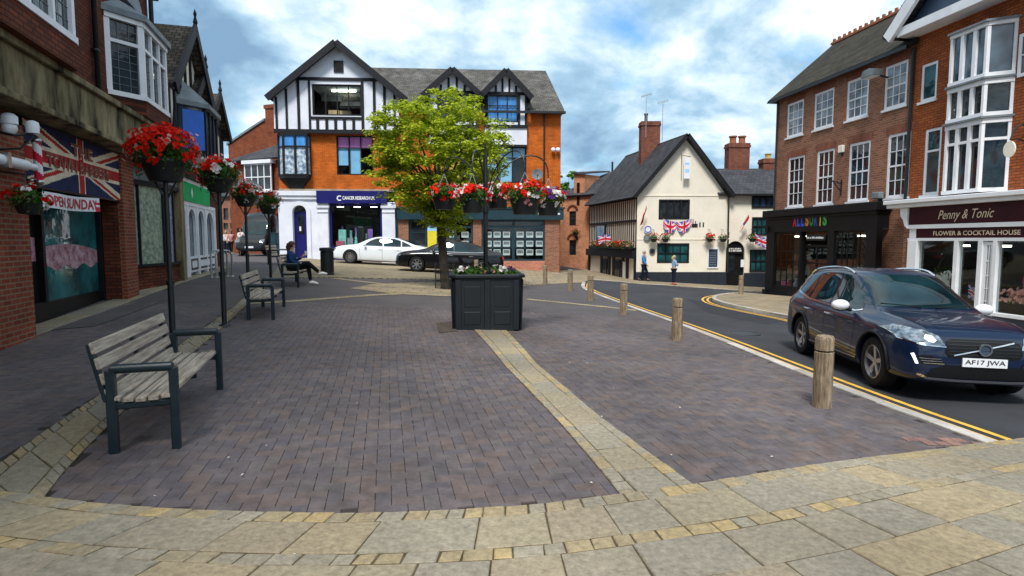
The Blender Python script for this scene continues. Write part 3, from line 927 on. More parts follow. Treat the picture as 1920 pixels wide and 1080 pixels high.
# flags strip and gully along the shop fronts on the left
sheet('gully_flags', GP([(70, 622), (180, 612), (300, 568), (262, 566), (100, 614)]), 0.010, M['paver_grey'])
lbs = [Vector((v[0], v[1])) for v in GP([(0, 655), (100, 618), (245, 566), (330, 535), (405, 512), (430, 500)])]
band('shopfront_band', lbs, sweep(lbs, 0.45), [(0, 1, .5, .9, 1)], 0.012)
# ================================================================ left-hand street
def facade_from(px, py, slope, back, fwd, base, off=0.0, flip=False):
    P = G(px, py)
    d = Vector((slope, 1)).normalized()
    if flip: d = -d
    n = Vector((-d.y, d.x))
    p0 = Vector((P.x, P.y)) - d * back + n * off
    return Fac(p0, p0 + d * fwd, base)

def union_idx(s, t_, asp=1.8):
    """0 white, 1 red, 2 blue of a union flag at s,t in 0..1"""
    x = (s - 0.5) * asp; y = t_ - 0.5
    if abs(x) < 0.10 or abs(y) < 0.10: return 1
    if abs(x) < 0.165 or abs(y) < 0.165: return 0
    k = 1.0 / asp
    L = math.hypot(1, k)
    for sg in (1, -1):
        dd = (y - sg * k * x) / L
        if abs(dd) < 0.10:
            q = dd if (x * sg > 0) == (sg > 0) else -dd
            if x < 0: q = -q if False else q
            e = dd * (1 if x > 0 else -1)
            if -0.066 < e < 0.0: return 1
            return 0
    return 2

def flag_mesh(name, fn, parent, nx=40, ny=24, mats=None, asp=1.8, idx=None):
    """fn(s,t) -> point; one cloth / board with its coloured areas"""
    mb = MB()
    vs = [fn(i / nx, j / ny) for j in range(ny + 1) for i in range(nx + 1)]
    o = len(mb.v); mb.v += [tuple(v) for v in vs]
    for j in range(ny):
        for i in range(nx):
            a = j * (nx + 1) + i
            mb.f.append((a, a + 1, a + nx + 2, a + nx + 1))
            mb.mi.append((idx or union_idx)((i + .5) / nx, (j + .5) / ny, asp) if not idx else idx((i + .5) / nx, (j + .5) / ny))
    return mb.build(name, mats or [M['cloth_white'], M['cloth_red'], M['cloth_blue']], parent, smooth=True, fixn=False)

# ---- the brick building with the barber's shop
B = facade_from(243, 557, -0.29, 9.0, 40, 0.3)
rt = B.make('brick_building', 'dark red brick building with white bay windows above the union flag shop sign', 'building')
UE = B.uz(290, 300)[0]
wb_ = MB()
shop_open = (B.uz(39, 500)[0], -0.3, B.uz(224, 450)[0], 3.25)
wall(wb_, -8, UE, 3.3, 12.5, [], rev=0.1)
wall(wb_, -8, shop_open[2] + 0.75, -0.6, 3.3, [shop_open], rev=0.55)
wb_.box(UE - 0.01, 0.003, 3.3, UE, 8, 12.5)
wb_.box(shop_open[2] + 0.55, 0.003, -.6, shop_open[2] + 0.75, 8, 3.3)
wb_.box(-8, 8, -.6, UE, 8.2, 12.5)
wb_.box(-8, 0.003, -.6, -7.9, 8, 12.5)
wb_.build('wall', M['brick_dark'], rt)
pb = MB()
pb.box(B.uz(-30, 600)[0], -0.14, -0.5, shop_open[0], 0.0 - .002, 3.0)
pb.box(shop_open[2], -0.10, -0.5, shop_open[2] + 0.75, -0.002, 3.3)
pb.build('brick_pier', M['brick_pier'], rt)
sb = MB()
sb.box(-8, -0.42, 3.30, UE + 0.02, -0.002, 3.92)
sb.box(-8, -0.50, 3.92, UE + 0.04, -0.002, 4.03)
sb.box(-8, -0.48, 3.20, UE + 0.03, -0.002, 3.30)
sb.build('stone_band', M['stoneband'], rt, bevel=0.012)
# projecting canted bays
def canted_bay(F, par, u0, u1, zb, zt, out, cant, zbrick, nfront, roof=False, tran=0.68):
    """u0..u1 on the wall, front from u0+cant to u1-cant at y=-out"""
    P = [(u0, -0.002), (u0 + cant, -out), (u1 - cant, -out), (u1, -0.002)]
    bb = MB(); bb.prism([(p[0], p[1]) for p in P], zbrick, zb - 0.002, axis='z'); ob = bb.build('bay_apron', M['brick_dark'], par)
    fr = MB(); gl = MB(); ld = MB()
    pin = [(u0 + .08, 0.0), (u0 + cant + .03, -out + .10), (u1 - cant - .03, -out + .10), (u1 - .08, 0.0)]
    def seg(a, b, n, tr):
        a = Vector((a[0], a[1])); b = Vector((b[0], b[1])); d = (b - a)
        L = d.length; d.normalize(); nn = Vector((-d.y, d.x))
        def post(s, w, za, zc, dep=.09, o=0.0, fr=fr):
            c0 = a + d * (s - w / 2) + nn * o; c1 = a + d * (s + w / 2) + nn * o
            q = [c0, c1, c1 + nn * dep, c0 + nn * dep]
            fr.prism([(v.x, v.y) for v in q], za, zc, axis='z')
        post(L / 2, L, zb, zb + .10, .14, -.03); post(L / 2, L, zt - .10, zt, .14, -.03)
        zz = zb + (zt - zb) * tr
        for k in range(n + 1):
            w = .11 if k in (0, n) else .075
            s = w / 2 if k == 0 else (L - w / 2 if k == n else L * k / n)
            post(s, w, zb + .10, zt - .10)
        for k in range(n):
            sa = L * k / n + .05; sb_ = L * (k + 1) / n - .05
            post((sa + sb_) / 2, sb_ - sa, zz - .035, zz + .035, .075, .006)
            # leaded bars
            for q in (1 / 3, 2 / 3):
                post(sa + (sb_ - sa) * q, .009, zb + .10, zt - .10, .008, .045, ld)
            nb = 9
            for j in range(1, nb):
                z = zb + .1 + (zt - zb - .2) * j / nb
                post((sa + sb_) / 2, sb_ - sa, z - .0045, z + .0045, .008, .048, ld)
        c0 = a + nn * .06; c1 = b + nn * .06
        gl.add([(c0.x, c0.y, zb + .1), (c1.x, c1.y, zb + .1), (c1.x, c1.y, zt - .1), (c0.x, c0.y, zt - .1)], [(0, 1, 2, 3)])
    seg(P[0], P[1], 1, tran); seg(P[1], P[2], nfront, tran); seg(P[2], P[3], 1, tran)
    w_ = fr.build('bay_window', M['white'], par)
    gl.build('pane', M['glass'], w_); ld.build('leaded_bars', M['lead'], w_)
    cp = MB(); e = .10
    cp.prism([(u0 - e, -.002), (u0 + cant - e * .4, -out - e), (u1 - cant + e * .4, -out - e), (u1 + e, -.002)], zt + .002, zt + .12, axis='z')
    if roof:
        um = (u0 + u1) / 2
        top = [(u0 + cant + .15, -.05, zt + .5), (u1 - cant - .15, -.05, zt + .5)]
        q = [(u0 - e, -.004, zt + .12), (u0 + cant - e * .4, -out - e, zt + .12), (u1 - cant + e * .4, -out - e, zt + .12), (u1 + e, -.004, zt + .12)]
        cp.add(q + top, [(0, 1, 4), (1, 2, 5, 4), (2, 3, 5), (0, 4, 5, 3)])
    cp.build('bay_roof', M['lead'], par)
z1b = 4.45; z1t = 6.35
uA = B.uz(160, 90, -.6)[0]
canted_bay(B, rt, uA - 3.3, uA + 0.35, 4.42, 6.5, 0.62, 0.75, 4.03, 3)
uB0, uB1 = B.uz(200, 150)[0], B.uz(288, 150, -.3)[0] + .3
canted_bay(B, rt, uB0, UE - 0.15, 4.36, 6.02, 0.55, 0.55, 4.03, 3, roof=True)
# decorative stone heading above the second bay
hb = MB(); um = (uB0 + UE) / 2
hb.prism([(um - .62, 6.66), (um - .62, 6.8), (um - .45, 6.95), (um - .2, 7.02), (um, 7.22), (um + .2, 7.02), (um + .45, 6.95), (um + .62, 6.8), (um + .62, 6.66)], -.12, -.003)
hb.build('stone_heading', M['lead'], rt)
# shopfront
so_ = shop_open
f0, zf0, f1, zf1 = so_
fr = MB()
zS = B.uz(130, 375)[1]
gz0 = B.gz(f0)
fr.box(f0, 0.30, zS - 0.06, f1, 0.52, zS + 0.10)
fr.box(f0, 0.30, -0.5, f0 + 0.12, 0.52, zS - .06); fr.box(f1 - 0.10, 0.30, -0.5, f1, 0.52, zS - .06)
uw0, uw1 = B.uz(83, 480, .35)[0], B.uz(193, 470, .35)[0]
uv0, uv1 = B.uz(200, 460, .35)[0], B.uz(222, 460, .35)[0]
zw0 = B.uz(140, 555, .35)[1]; zw1 = B.uz(140, 392, .35)[1]
fr.box(f0 + .12, 0.34, zw1, f1 - .10, 0.48, zS - .06)
fr.box(f0 + .12, 0.34, -0.5, f1 - .10, 0.46, zw0)
fr.box(uw0 - .09, 0.32, zw0, uw0, 0.48, zw1); fr.box(uw1, 0.32, zw0, uv0, 0.48, zw1); fr.box(uv1, 0.32, zw0, f1 - .10, 0.48, zw1)
sf = fr.build('shopfront', M['black'], rt, bevel=.006)
gl = MB(); gl.box(uw0, .40, zw0, uw1, .41, zw1); gl.box(uv0, .40, zw0, uv1, .41, zw1)
o = gl.build('shop_window', M['glass_shop'], rt)
# pink film band across the glass and the door with its panel
fb = MB()
def wavy(u): return 0.10 * math.sin((u - uw0) / (uw1 - uw0) * PI)
zf = B.uz(140, 500, .35)[1]; zft = B.uz(140, 462, .35)[1]
M['film'] = pm('pink_film', (0.42, 0.10, 0.16), 0.5, var=0.4, scale=9, col2=(0.62, 0.42, 0.46), detail=2)
n = 24
vs = []
for k in range(n + 1):
    u = uw0 + .02 + (uw1 - uw0 - .04) * k / n
    vs += [(u, .396, zf + .05 * math.sin(k * .9)), (u, .396, zft + wavy(u) - .12 * k / n)]
fb.add(vs, [(2 * k, 2 * k + 2, 2 * k + 3, 2 * k + 1) for k in range(n)])
fb.build('window_film', M['film'], o)
dr = MB(); dr.box(f0 + .12, .42, gz0 - .02, uw0 - .09, .47, zw1)
o = dr.build('door', M['black'], rt)
fd = MB(); zz = B.uz(60, 470, .4)[1]; fd.box(f0 + .18, .41, zz - .18, uw0 - .16, .4199, zz + .22); fd.build('door_panel', M['film'], o)
# the shop sign
so0 = B.uz(43, 280, -.05)[0]; so1 = B.uz(226, 320, -.05)[0]
zs0, zs1 = zS + .11, 3.19
sg = MB(); sg.box(so0, -.05, zs0, so1, .02, zs1)
sgo = sg.build('shop_sign', M['black'], rt)
W_ = so1 - so0; H_ = zs1 - zs0
flag_mesh('flag_design', lambda s, t_: (so0 + .03 + s * (W_ - .06), -.056, zs0 + .03 + t_ * (H_ - .06)), sgo, 110, 60, [M['flag_white'], M['flag_red'], M['flag_blue']], asp=W_ / H_ * 1.05)
def sgp(a, b): return so0 + W_ * a, zs0 + H_ * b
x0, z0 = sgp(.40, .64); x1, z1 = sgp(.63, .86)
def lett_bold(nm, s, x0, z0, x1, z1, y, par, m1, m2, bold=.03, sh=.015):
    a = letter(nm, s, x0 + sh, z0 - sh, x1 + sh, z1 - sh, y + .004, m2, par, bold)
    return letter(nm, s, x0, z0, x1, z1, y, m1, par, bold)
M['sign_letter'] = pm('bronze_letters', (0.16, 0.03, 0.02), 0.5, var=0.3)
lett_bold('lettering', 'THE', x0, z0, x1, z1, -.066, sgo, M['sign_letter'], M['letter_gold'], .03, .014)
x0, z0 = sgp(.17, .36); x1, z1 = sgp(.82, .58)
lett_bold('lettering', 'TOWN BARBERS', x0, z0, x1, z1, -.066, sgo, M['sign_letter'], M['letter_gold'], .03, .014)
# rain pipe
dp = MB(); ud = B.uz(180, 100, -.06)[0]
dp.tube([(ud, -.07, 4.05), (ud, -.07, 12.4)], .05, 8); [dp.box(ud - .08, -.12, z, ud + .08, -.002, z + .05) for z in (5, 6.5, 8, 9.5)]
dp.tube([(UE - .03, -.09, 4.05), (UE - .03, -.09, 12.4)], .055, 8); dp.box(UE - .16, -.24, 7.4, UE + .1, -.002, 7.75)
dp.build('drainpipe', M['iron'], rt, smooth=True)
window(rt, (uB0 + .3, 7.9, uB0 + 1.6, 9.3), 2, 2, M['white'], M['glass'], y=-.03, thick=.06)
rf = MB(); rf.slab([(-8.2, -.5, 12.4), (UE + .2, -.5, 12.4), (UE + .2, 4.5, 14.5), (-8.2, 4.5, 14.5)], .2); rf.slab([(-8.2, 4.5, 14.5), (UE + .2, 4.5, 14.5), (UE + .2, 8.3, 12.4), (-8.2, 8.3, 12.4)], .2)
rf.build('roof', M['roof_slate_x'], rt)

# banner
b0u, b1u = B.uz(77, 378, -.12)[0], B.uz(183, 384, -.12)[0]
za = B.uz(77, 388, -.12)[1]; zb_ = B.uz(77, 358, -.12)[1]; zc = B.uz(183, 397, -.12)[1]; zd = B.uz(183, 372, -.12)[1]
bn = thing('banner', 'white cloth banner with red words OPEN SUNDAY hung under the flag sign', 'banner', B.W(b0u, -.12, (za + zb_) / 2), B.rz)
Wb = b1u - b0u; zm = (za + zb_) / 2
def bfn(s, t_, o=0.0):
    lo = za + (zc - za) * s; hi = zb_ + (zd - zb_) * s
    return (s * Wb, -.02 - .05 * math.sin(s * 9) * (1 - .5 * t_) - o, lo + (hi - lo) * t_ - zm - .02 * math.sin(s * PI))
flag_mesh('cloth', lambda s, t_: bfn(s, t_), bn, 30, 6, [M['cloth_white'], M['cloth_red']], idx=lambda s, t_: 1 if s > .87 and (t_ < .28 or abs(t_ - .62) < .1) else 0)
letter('lettering', 'OPEN SUNDAY', 0, 0, 0, 0, 0, M['letter_red'], bn, .02, fn=lambda a, b: bfn(.03 + a * .88, .14 + b * .70, .008))

# wall lamp, barber pole, white extract pipe, alarm box on the pier
pu = B.uz(18, 300, -.3)[0]
L = thing('wall_lamp', 'wall lamp with black arm and white cap beside the flag sign', 'lamp', B.W(B.uz(40, 250, -.45)[0] - .05, -.14, B.uz(45, 250, -.45)[1]), B.rz)
mb = MB(); mb.box(-.06, -.02, -.35, .06, .0, .25); mb.tube([(0, -.02, .0), (0, -.25, -.05), (.1, -.42, .0)], .018, 8); mb.tube([(0, -.02, -.25), (.02, -.3, -.22), (.1, -.42, -.05)], .014, 8)
mb.build('bracket', M['iron'], L)
mb = MB(); mb.lathe([(.075, 0), (.08, .10), (.07, .15), (.03, .17), (0, .175)], (.1, -.42, 0), 14); mb.build('lamp_shade', M['white'], L, smooth=True)
Bp = thing('barber_pole', 'red and white striped barber pole on the wall left of the flag sign', 'barber pole', B.W(so0 + .02, -.22, B.uz(58, 300, -.2)[1]), B.rz)
def bpole(s, t_):
    an = s * 2 * PI
    return (.055 * math.cos(an), .055 * math.sin(an), -.28 + t_ * .56)
flag_mesh('striped_cylinder', bpole, Bp, 24, 24, [M['cloth_white'], M['cloth_red'], M['cloth_blue']], idx=lambda s, t_: int((s + t_ * 2) * 2) % 2)
mb = MB(); mb.lathe([(.065, .28), (.065, .32), (.03, .36), (0, .365)], n=14); mb.lathe([(0, -.365), (.03, -.36), (.065, -.32), (.065, -.28)], n=14); mb.box(-.02, .04, -.3, .02, .2, -.26); mb.box(-.02, .04, .26, .02, .2, .3)
mb.build('cap', M['steel'], Bp, smooth=True)
vu0, vz = B.uz(0, 298, -.3)
V = thing('extract_pipe', 'fat white pipe running along the pier at the left edge', 'pipe', B.W(vu0 - 1.2, -.28, vz), B.rz)
mb = MB(); mb.tube([(0, 0, 0), (1.9, 0, .0)], .075, 14); mb.tube([(1.78, 0, 0), (2.15, 0, 0)], .05, 12); mb.build('tube', M['white'], V, smooth=True)
mb = MB(); mb.box(1.25, -.09, -.1, 1.33, .14, .1); mb.box(.4, -.09, -.1, .48, .14, .1); mb.build('clip', M['steel'], V)
K = thing('security_camera', 'round white security camera high on the pier at the left edge', 'camera', B.W(B.uz(4, 232, -.2)[0], -.2, B.uz(4, 232, -.2)[1]), B.rz)
mb = MB(); mb.ell((0, -.08, -.05), (.09, .09, .1)); mb.lathe([(.1, .0), (.1, .1), (.06, .14), (0, .15)], (0, -.08, 0), 14); mb.build('housing', M['white'], K, smooth=True)
mb = MB(); mb.box(-.03, -.02, .0, .03, .06, .08); mb.build('bracket', M['steel'], K)

# ---- curved shop window under the end of the brick building
T = facade_from(243, 557, -0.29, 9.0, 40, 0.3)
c0 = shop_open[2] + 0.78; c1 = B.uz(322, 500)[0]
rt = thing('corner_shop', 'shopfront with curved green patterned glass on a curved brick base', 'shop', B.W(c0, 0, 0), B.rz)
Wc = c1 - c0
def curve(n=16):
    pts = []
    for k in range(n + 1):
        a = k / n
        pts.append((Wc * a, .55 - .75 * math.sin(min(1, a * 1.25) * PI / 2)))
    return pts
cv = curve()
def wallcurve(z0, z1, inset=0.0, mat=None, name='x', a0=0, a1=1, par=None, back=.9):
    mb = MB(); n = len(cv)
    i0, i1 = int(a0 * (n - 1)), int(a1 * (n - 1))
    pts = cv[i0:i1 + 1]
    poly = [(p[0], p[1] + inset) for p in pts] + [(pts[-1][0], back), (pts[0][0], back)]
    mb.prism(poly, z0, z1, axis='z')
    return mb.build(name, mat, par or rt)
gz = B.gz(c0)
zb1 = B.uz(275, 500, -.2)[1]; zt1 = B.uz(265, 341, -.2)[1]
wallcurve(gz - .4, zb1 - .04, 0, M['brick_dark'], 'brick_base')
wallcurve(zb1 - .04, zb1 + .03, -.05, M['timber'], 'sill')
M['green_pattern'] = pm('green_patterned_glass', (0.10, 0.17, 0.12), 0.35, var=0.1, scale=9, col2=(0.42, 0.50, 0.38), detail=3)
M['blue_pattern'] = pm('blue_patterned_glass', (0.10, 0.14, 0.30), 0.35, var=0.2, scale=11, col2=(0.50, 0.55, 0.68), detail=3)
wallcurve(zb1 + .03, zt1, .03, M['green_pattern'], 'patterned_glass', 0, .66)
wallcurve(zb1 + .03, zt1, .03, M['blue_pattern'], 'blue_glass', .665, .93)
wallcurve(zt1, zt1 + .12, -.06, M['timber'], 'head')
wallcurve(zt1 + .12, 3.18, -.02, M['lead'], 'fascia')
mb = MB()
for a in (0, .33, .66, .93):
    p = cv[int(a * 16)]; mb.box(p[0] - .025, p[1] - .02, zb1 + .03, p[0] + .025, p[1] + .06, zt1)
mb.build('mullion', M['timber'], rt)
mb = MB(); mb.box(Wc + .0, -.3, gz - .4, Wc + .35, .5, 3.1); mb.build('stone_pier', M['stoneband'], rt)
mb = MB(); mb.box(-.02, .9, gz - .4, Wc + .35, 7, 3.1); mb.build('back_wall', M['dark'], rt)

# ---- timber-framed houses with gables to the street
def gable_house(apx, apy, npx, npy, out, name, label, group, roofmat, depth=6.0, half=None):
    ov = .25; oh = .30
    ua, za_ = B.uz(apx, apy, -out - ov); un, ze_ = B.uz(npx, npy, -out - ov)
    if half: un = ua - half; ze_ = npy
    u0 = un + oh; u1 = 2 * ua - un - oh
    z_a = za_; sl0 = (za_ - ze_) / (ua - un); z_e = za_ - sl0 * (ua - u0)
    r = thing(name, label, 'house', B.W(u0, 0, B.gz(u0) - .0), B.rz, group)
    zo = B.gz(u0)
    Wd = u1 - u0; um = Wd / 2
    z_e -= zo; z_a -= zo
    mb = MB()
    mb.box(0, 0, -.5, Wd, depth, 3.05)
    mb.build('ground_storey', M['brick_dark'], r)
    mb = MB()
    mb.box(0, -out, 3.05, Wd, depth, z_e)
    mb.prism([(0, z_e), (Wd, z_e), (um, z_a - .1)], -out, depth)
    mb.build('wall', M['cream'], r)
    tb = MB(); y = -out - .03
    def B_(a, b, w=.14): tb.bar((a[0], y + .0, a[1]), (b[0], y + .0, b[1]), .06, w, up=Vector((b[0] - a[0], 0, b[1] - a[1])).cross(Vector((0, 1, 0))))
    B_((0, 3.1), (Wd, 3.1), .2); B_((0, z_e), (Wd, z_e), .18); B_((.08, 3.1), (.08, z_e)); B_((Wd - .08, 3.1), (Wd - .08, z_e))
    n = 7
    for k in range(1, n):
        u = Wd * k / n
        top = z_e + (z_a - .25 - z_e) * (1 - abs(u - um) / um)
        B_((u, z_e), (u, top), .11)
        if k in (1, n - 1): B_((u, 3.1), (u, z_e), .12)
    B_((.1, 3.2), (Wd / n, z_e - .5), .1); B_((Wd - .1, 3.2), (Wd - Wd / n, z_e - .5), .1)
    tb.build('timber_frame', M['timber'], r)
    # exposed return wall framing
    tb = MB()
    if out > .2:
        tb.box(-.03, -out + .0, 3.05, -.001, 0, 3.2); tb.box(-.03, -out, 3.05, -.002, -out + .12, z_e); tb.box(-.03, -.14, 3.05, -.002, -.0, z_e); tb.box(-.03, -out, z_e - .14, -.002, 0, z_e)
        tb.build('return_frame', M['timber'], r)
    sl = (z_a - z_e) / um
    rf = MB()
    rf.slab([(-oh, -out - ov, z_e - sl * oh + .12), (um, -out - ov, z_a + .12), (um, depth, z_a + .12), (-oh, depth, z_e - sl * oh + .12)], .1)
    rf.slab([(Wd + oh, -out - ov, z_e - sl * oh + .12), (um, -out - ov, z_a + .12), (um, depth, z_a + .12), (Wd + oh, depth, z_e - sl * oh + .12)], .1)
    rf.build('roof', roofmat, r)
    bb = MB()
    for s in (-1, 1):
        a = (um, -out - ov - .04, z_a + .08); b = (um + s * (um + oh), -out - ov - .04, z_e - sl * oh + .05)
        bb.bar(a, b, .07, .28, up=Vector((b[0] - a[0], 0, b[2] - a[2])).cross(Vector((0, 1, 0))))
    bb.lathe([(.04, 0), (.07, .1), (.03, .25), (.05, .35), (0, .5)], (um, -out - ov - .04, z_a + .15), 8)
    bb.build('bargeboard', M['timber'], r)
    return r, Wd, zo
r2, Wd2, zo2 = gable_house(364, 58, 326, 166, .25, 'timber_house', 'black and white gabled house with brown tiles next to the brick building', 'gabled houses on the left', M['roof_brown_y'])
# oriel window on it
ou0 = Wd2 * .22; ou1 = Wd2 * .80
P = [(ou0, -.252), (ou0 + .55, -.85), (ou1 - .55, -.85), (ou1, -.252)]
mb = MB(); mb.prism(P, 3.35 - 0, 3.55, axis='z'); mb.prism([(ou0 - .12, -.252), (ou0 + .5, -.98), (ou1 - .5, -.98), (ou1 + .12, -.252)], 4.95, 5.08, axis='z'); 
mb.add([(ou0 - .12, -.256, 5.08), (ou0 + .5, -.98, 5.08), (ou1 - .5, -.98, 5.08), (ou1 + .12, -.256, 5.08), (ou0 + .6, -.27, 5.75), (ou1 - .6, -.27, 5.75)], [(0, 1, 4), (1, 2, 5, 4), (2, 3, 5), (0, 4, 5, 3)])
orl = mb.build('oriel', M['lead'], r2)
mb = MB(); gl = MB()
for a, b, n in ((P[0], P[1], 1), (P[1], P[2], 3), (P[2], P[3], 1)):
    for k in range(n + 1):
        x = a[0] + (b[0] - a[0]) * k / n; yv = a[1] + (b[1] - a[1]) * k / n
        mb.box(x - .05, yv - .02, 3.55, x + .05, min(yv + .08, -.26), 4.95)
    gl.add([(a[0], a[1] + .03, 3.55), (b[0], b[1] + .03, 3.55), (b[0], b[1] + .03, 4.95), (a[0], a[1] + .03, 4.95)], [(0, 1, 2, 3)])
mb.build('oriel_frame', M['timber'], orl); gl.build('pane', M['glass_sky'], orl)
M['blue_blind'] = pm('blue_blind', (0.02, 0.14, 0.62), 0.5, var=0.1)
mb = MB(); x0, x1 = P[0][0] + .1, P[1][0] - .06
mb.add([(x0, P[0][1] - .10, 3.75), (x1, P[1][1] + .03, 3.75), (x1, P[1][1] + .03, 4.85), (x0, P[0][1] - .10, 4.85)], [(0, 1, 2, 3)])
mb.build('blind', M['blue_blind'], orl)
r3, Wd3, zo3 = gable_house(384, 140, 0, 5.3, .2, 'timber_house', 'second gabled house, cream plaster with crossed black braces', 'gabled houses on the left', M['roof_brown_y'], half=1.7)
r4, Wd4, zo4 = gable_house(411, 182, 0, 5.2, .15, 'timber_house', 'narrow gabled house at the far end of the left-hand row', 'gabled houses on the left', M['roof_brown_y'], half=1.9)
# ground-floor shopfront with white frames and green sign
u0 = B.uz(336, 450, -.15)[0]; u1 = B.uz(403, 450, -.15)[0]
zo = B.gz(u0)
G1 = thing('green_sign_shop', 'white framed shopfront with arched lights under a green sign', 'shop', B.W(u0, -.10, zo), B.rz)
Wg = u1 - u0
zf0 = B.uz(360, 380, -.15)[1] - zo; zf1 = B.uz(360, 347, -.15)[1] - zo
M['green'] = pm('green_sign', (0.0, 0.42, 0.12), 0.6, var=0.12, spec=.1)
mb = MB(); mb.box(.05, -.14, zf0, Wg * .78, -.05, zf1); sgn = mb.build('shop_sign', M['green'], G1)
mb = MB(); c = (Wg * .27, (zf0 + zf1) / 2)
mb.prism([(c[0] - .12, c[1]), (c[0], c[1] - .16), (c[0] + .12, c[1]), (c[0], c[1] + .16)], -.148, -.141); mb.build('emblem', M['letter_white'], sgn)
mb = MB()
mb.box(0, -.1, zf1, Wg, .1, zf1 + .12); mb.box(0, -.1, zf0 - .12, Wg, .1, zf0)
edges = [0, .9, 1.3, 2.6, 3.9, Wg - .12]
for e in (0, .85, 2.1, 3.3, Wg - .13):
    mb.box(e, -.1, -.1, e + .13, .05, zf0 - .12)
mb.box(.98, -.08, .15, Wg - .13, .04, .62)
sf = mb.build('shopfront', M['white'], G1)
def arch_frame(mb, a, b, z0, z1, y0, y1, w=.08, n=10):
    r_ = (b - a) / 2; cx = (a + b) / 2; zc = z1 - r_
    for k in range(n):
        t0 = PI * k / n; t1 = PI * (k + 1) / n
        q = [(cx + (r_) * math.cos(t0), zc + r_ * math.sin(t0)), (cx + r_ * math.cos(t1), zc + r_ * math.sin(t1)), (cx + (r_ - w) * math.cos(t1), zc + (r_ - w) * math.sin(t1)), (cx + (r_ - w) * math.cos(t0), zc + (r_ - w) * math.sin(t0))]
        mb.prism(q, y0, y1)
        if k < n / 2: mb.prism([(cx + r_ * math.cos(t0), zc + r_ * math.sin(t0)), (cx + r_ * math.cos(t1), zc + r_ * math.sin(t1)), (b, z1)], y0 + .004, y1 - .004)
        else: mb.prism([(cx + r_ * math.cos(t0), zc + r_ * math.sin(t0)), (cx + r_ * math.cos(t1), zc + r_ * math.sin(t1)), (a, z1)], y0 + .004, y1 - .004)
    mb.box(a, y0, z0, a + w, y1, zc); mb.box(b - w, y0, z0, b, y1, zc)
mb = MB(); lst = [(.98, 2.1), (2.23, 3.3), (3.43, Wg - .13)]
for a, b in lst: arch_frame(mb, a, b, .62, zf0 - .122, -.07, .02)
arch_frame(mb, .13, .85, 0, zf0 - .122, -.07, .02)
mb.build('arched_frame', M['white'], sf)
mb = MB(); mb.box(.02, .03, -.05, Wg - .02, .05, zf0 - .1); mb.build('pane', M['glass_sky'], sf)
mb = MB(); mb.box(1.15, -.095, .22, 2.0, -.082, .28); mb.box(1.15, -.095, .5, 2.0, -.082, .56); mb.box(1.15, -.095, .28, 1.21, -.082, .5); mb.box(1.94, -.095, .28, 2.0, -.082, .5)
mb.box(2.4, -.095, .22, Wg - .4, -.082, .28); mb.box(2.4, -.095, .5, Wg - .4, -.082, .56); mb.build('panel_moulding', M['black'], sf)

# ================================================================ far end of the left street
E = Fac((at(440, 480, 44).x, 44), (at(530, 480, 42.5).x, 42.5), 0.55)
rt = E.make('street_end_house', 'red brick building with slate roof and white bay windows closing the left street', 'house')
EW = E.L
z_e = E.uz(480, 302)[1]; z_r = E.uz(515, 258)[1]
op = E.rect(466, 308, 516, 358)
mb = MB(); wall(mb, 0, EW + 3, -.6, z_e, [], rev=.1); mb.box(0, .01, -.6, .2, 8, z_e); mb.box(0, 8, -.6, EW + 3, 8.2, z_e)
mb.build('wall', M['brick_mid'], rt)
mb = MB(); mb.box(op[0] - .05, -.45, op[1] - .15, op[2] + .05, -.002, op[1]); mb.box(op[0] - .1, -.55, op[3], op[2] + .1, -.002, op[3] + .25); mb.build('bay_canopy', M['white'], rt)
window(rt, op, 4, 2, M['white'], M['glass'], y=-.4, thick=.08, fw=.08, mw=.07)
mb = MB(); mb.slab([(-.3, -.5, z_e), (EW + 3, -.5, z_e + .2), (EW + 3, 3.4, z_r + 1.1), (EW - 1.0, 2.4, z_r + .2)], .15)
mb.build('roof', M['roof_slate_x'], rt)
# gable wall of the brick house behind, with its chimney
E2 = Fac((at(436, 480, 50).x, 50), (at(540, 480, 48).x, 48), 0.55)
r2_ = E2.make('brick_house', 'tall brick house with sloping parapet and chimney behind the slate roof', 'house')
zl = E2.uz(438, 272)[1]; zh = E2.uz(497, 226)[1]; uh = E2.uz(497, 226)[0]
mb = MB(); mb.prism([(0, -.6), (E2.L + 2, -.6), (E2.L + 2, zh + 1), (uh, zh), (0, zl)], 0, 6); mb.build('wall', M['brick_mid'], r2_)
mb = MB(); mb.prism([(-.1, zl), (uh, zh), (uh, zh + .18), (-.1, zl + .18)], -.12, 6.1); mb.build('coping', M['lead'], r2_)
c = E2.rect(498, 196, 517, 256); mb = MB(); mb.box(c[0], .0 - .02, zh - 1, c[2], 1, c[3] - .3); mb.box(c[0] - .08, -.1, c[3] - .3, c[2] + .08, 1.08, c[3]); mb.build('chimney', M['brick_mid'], r2_)
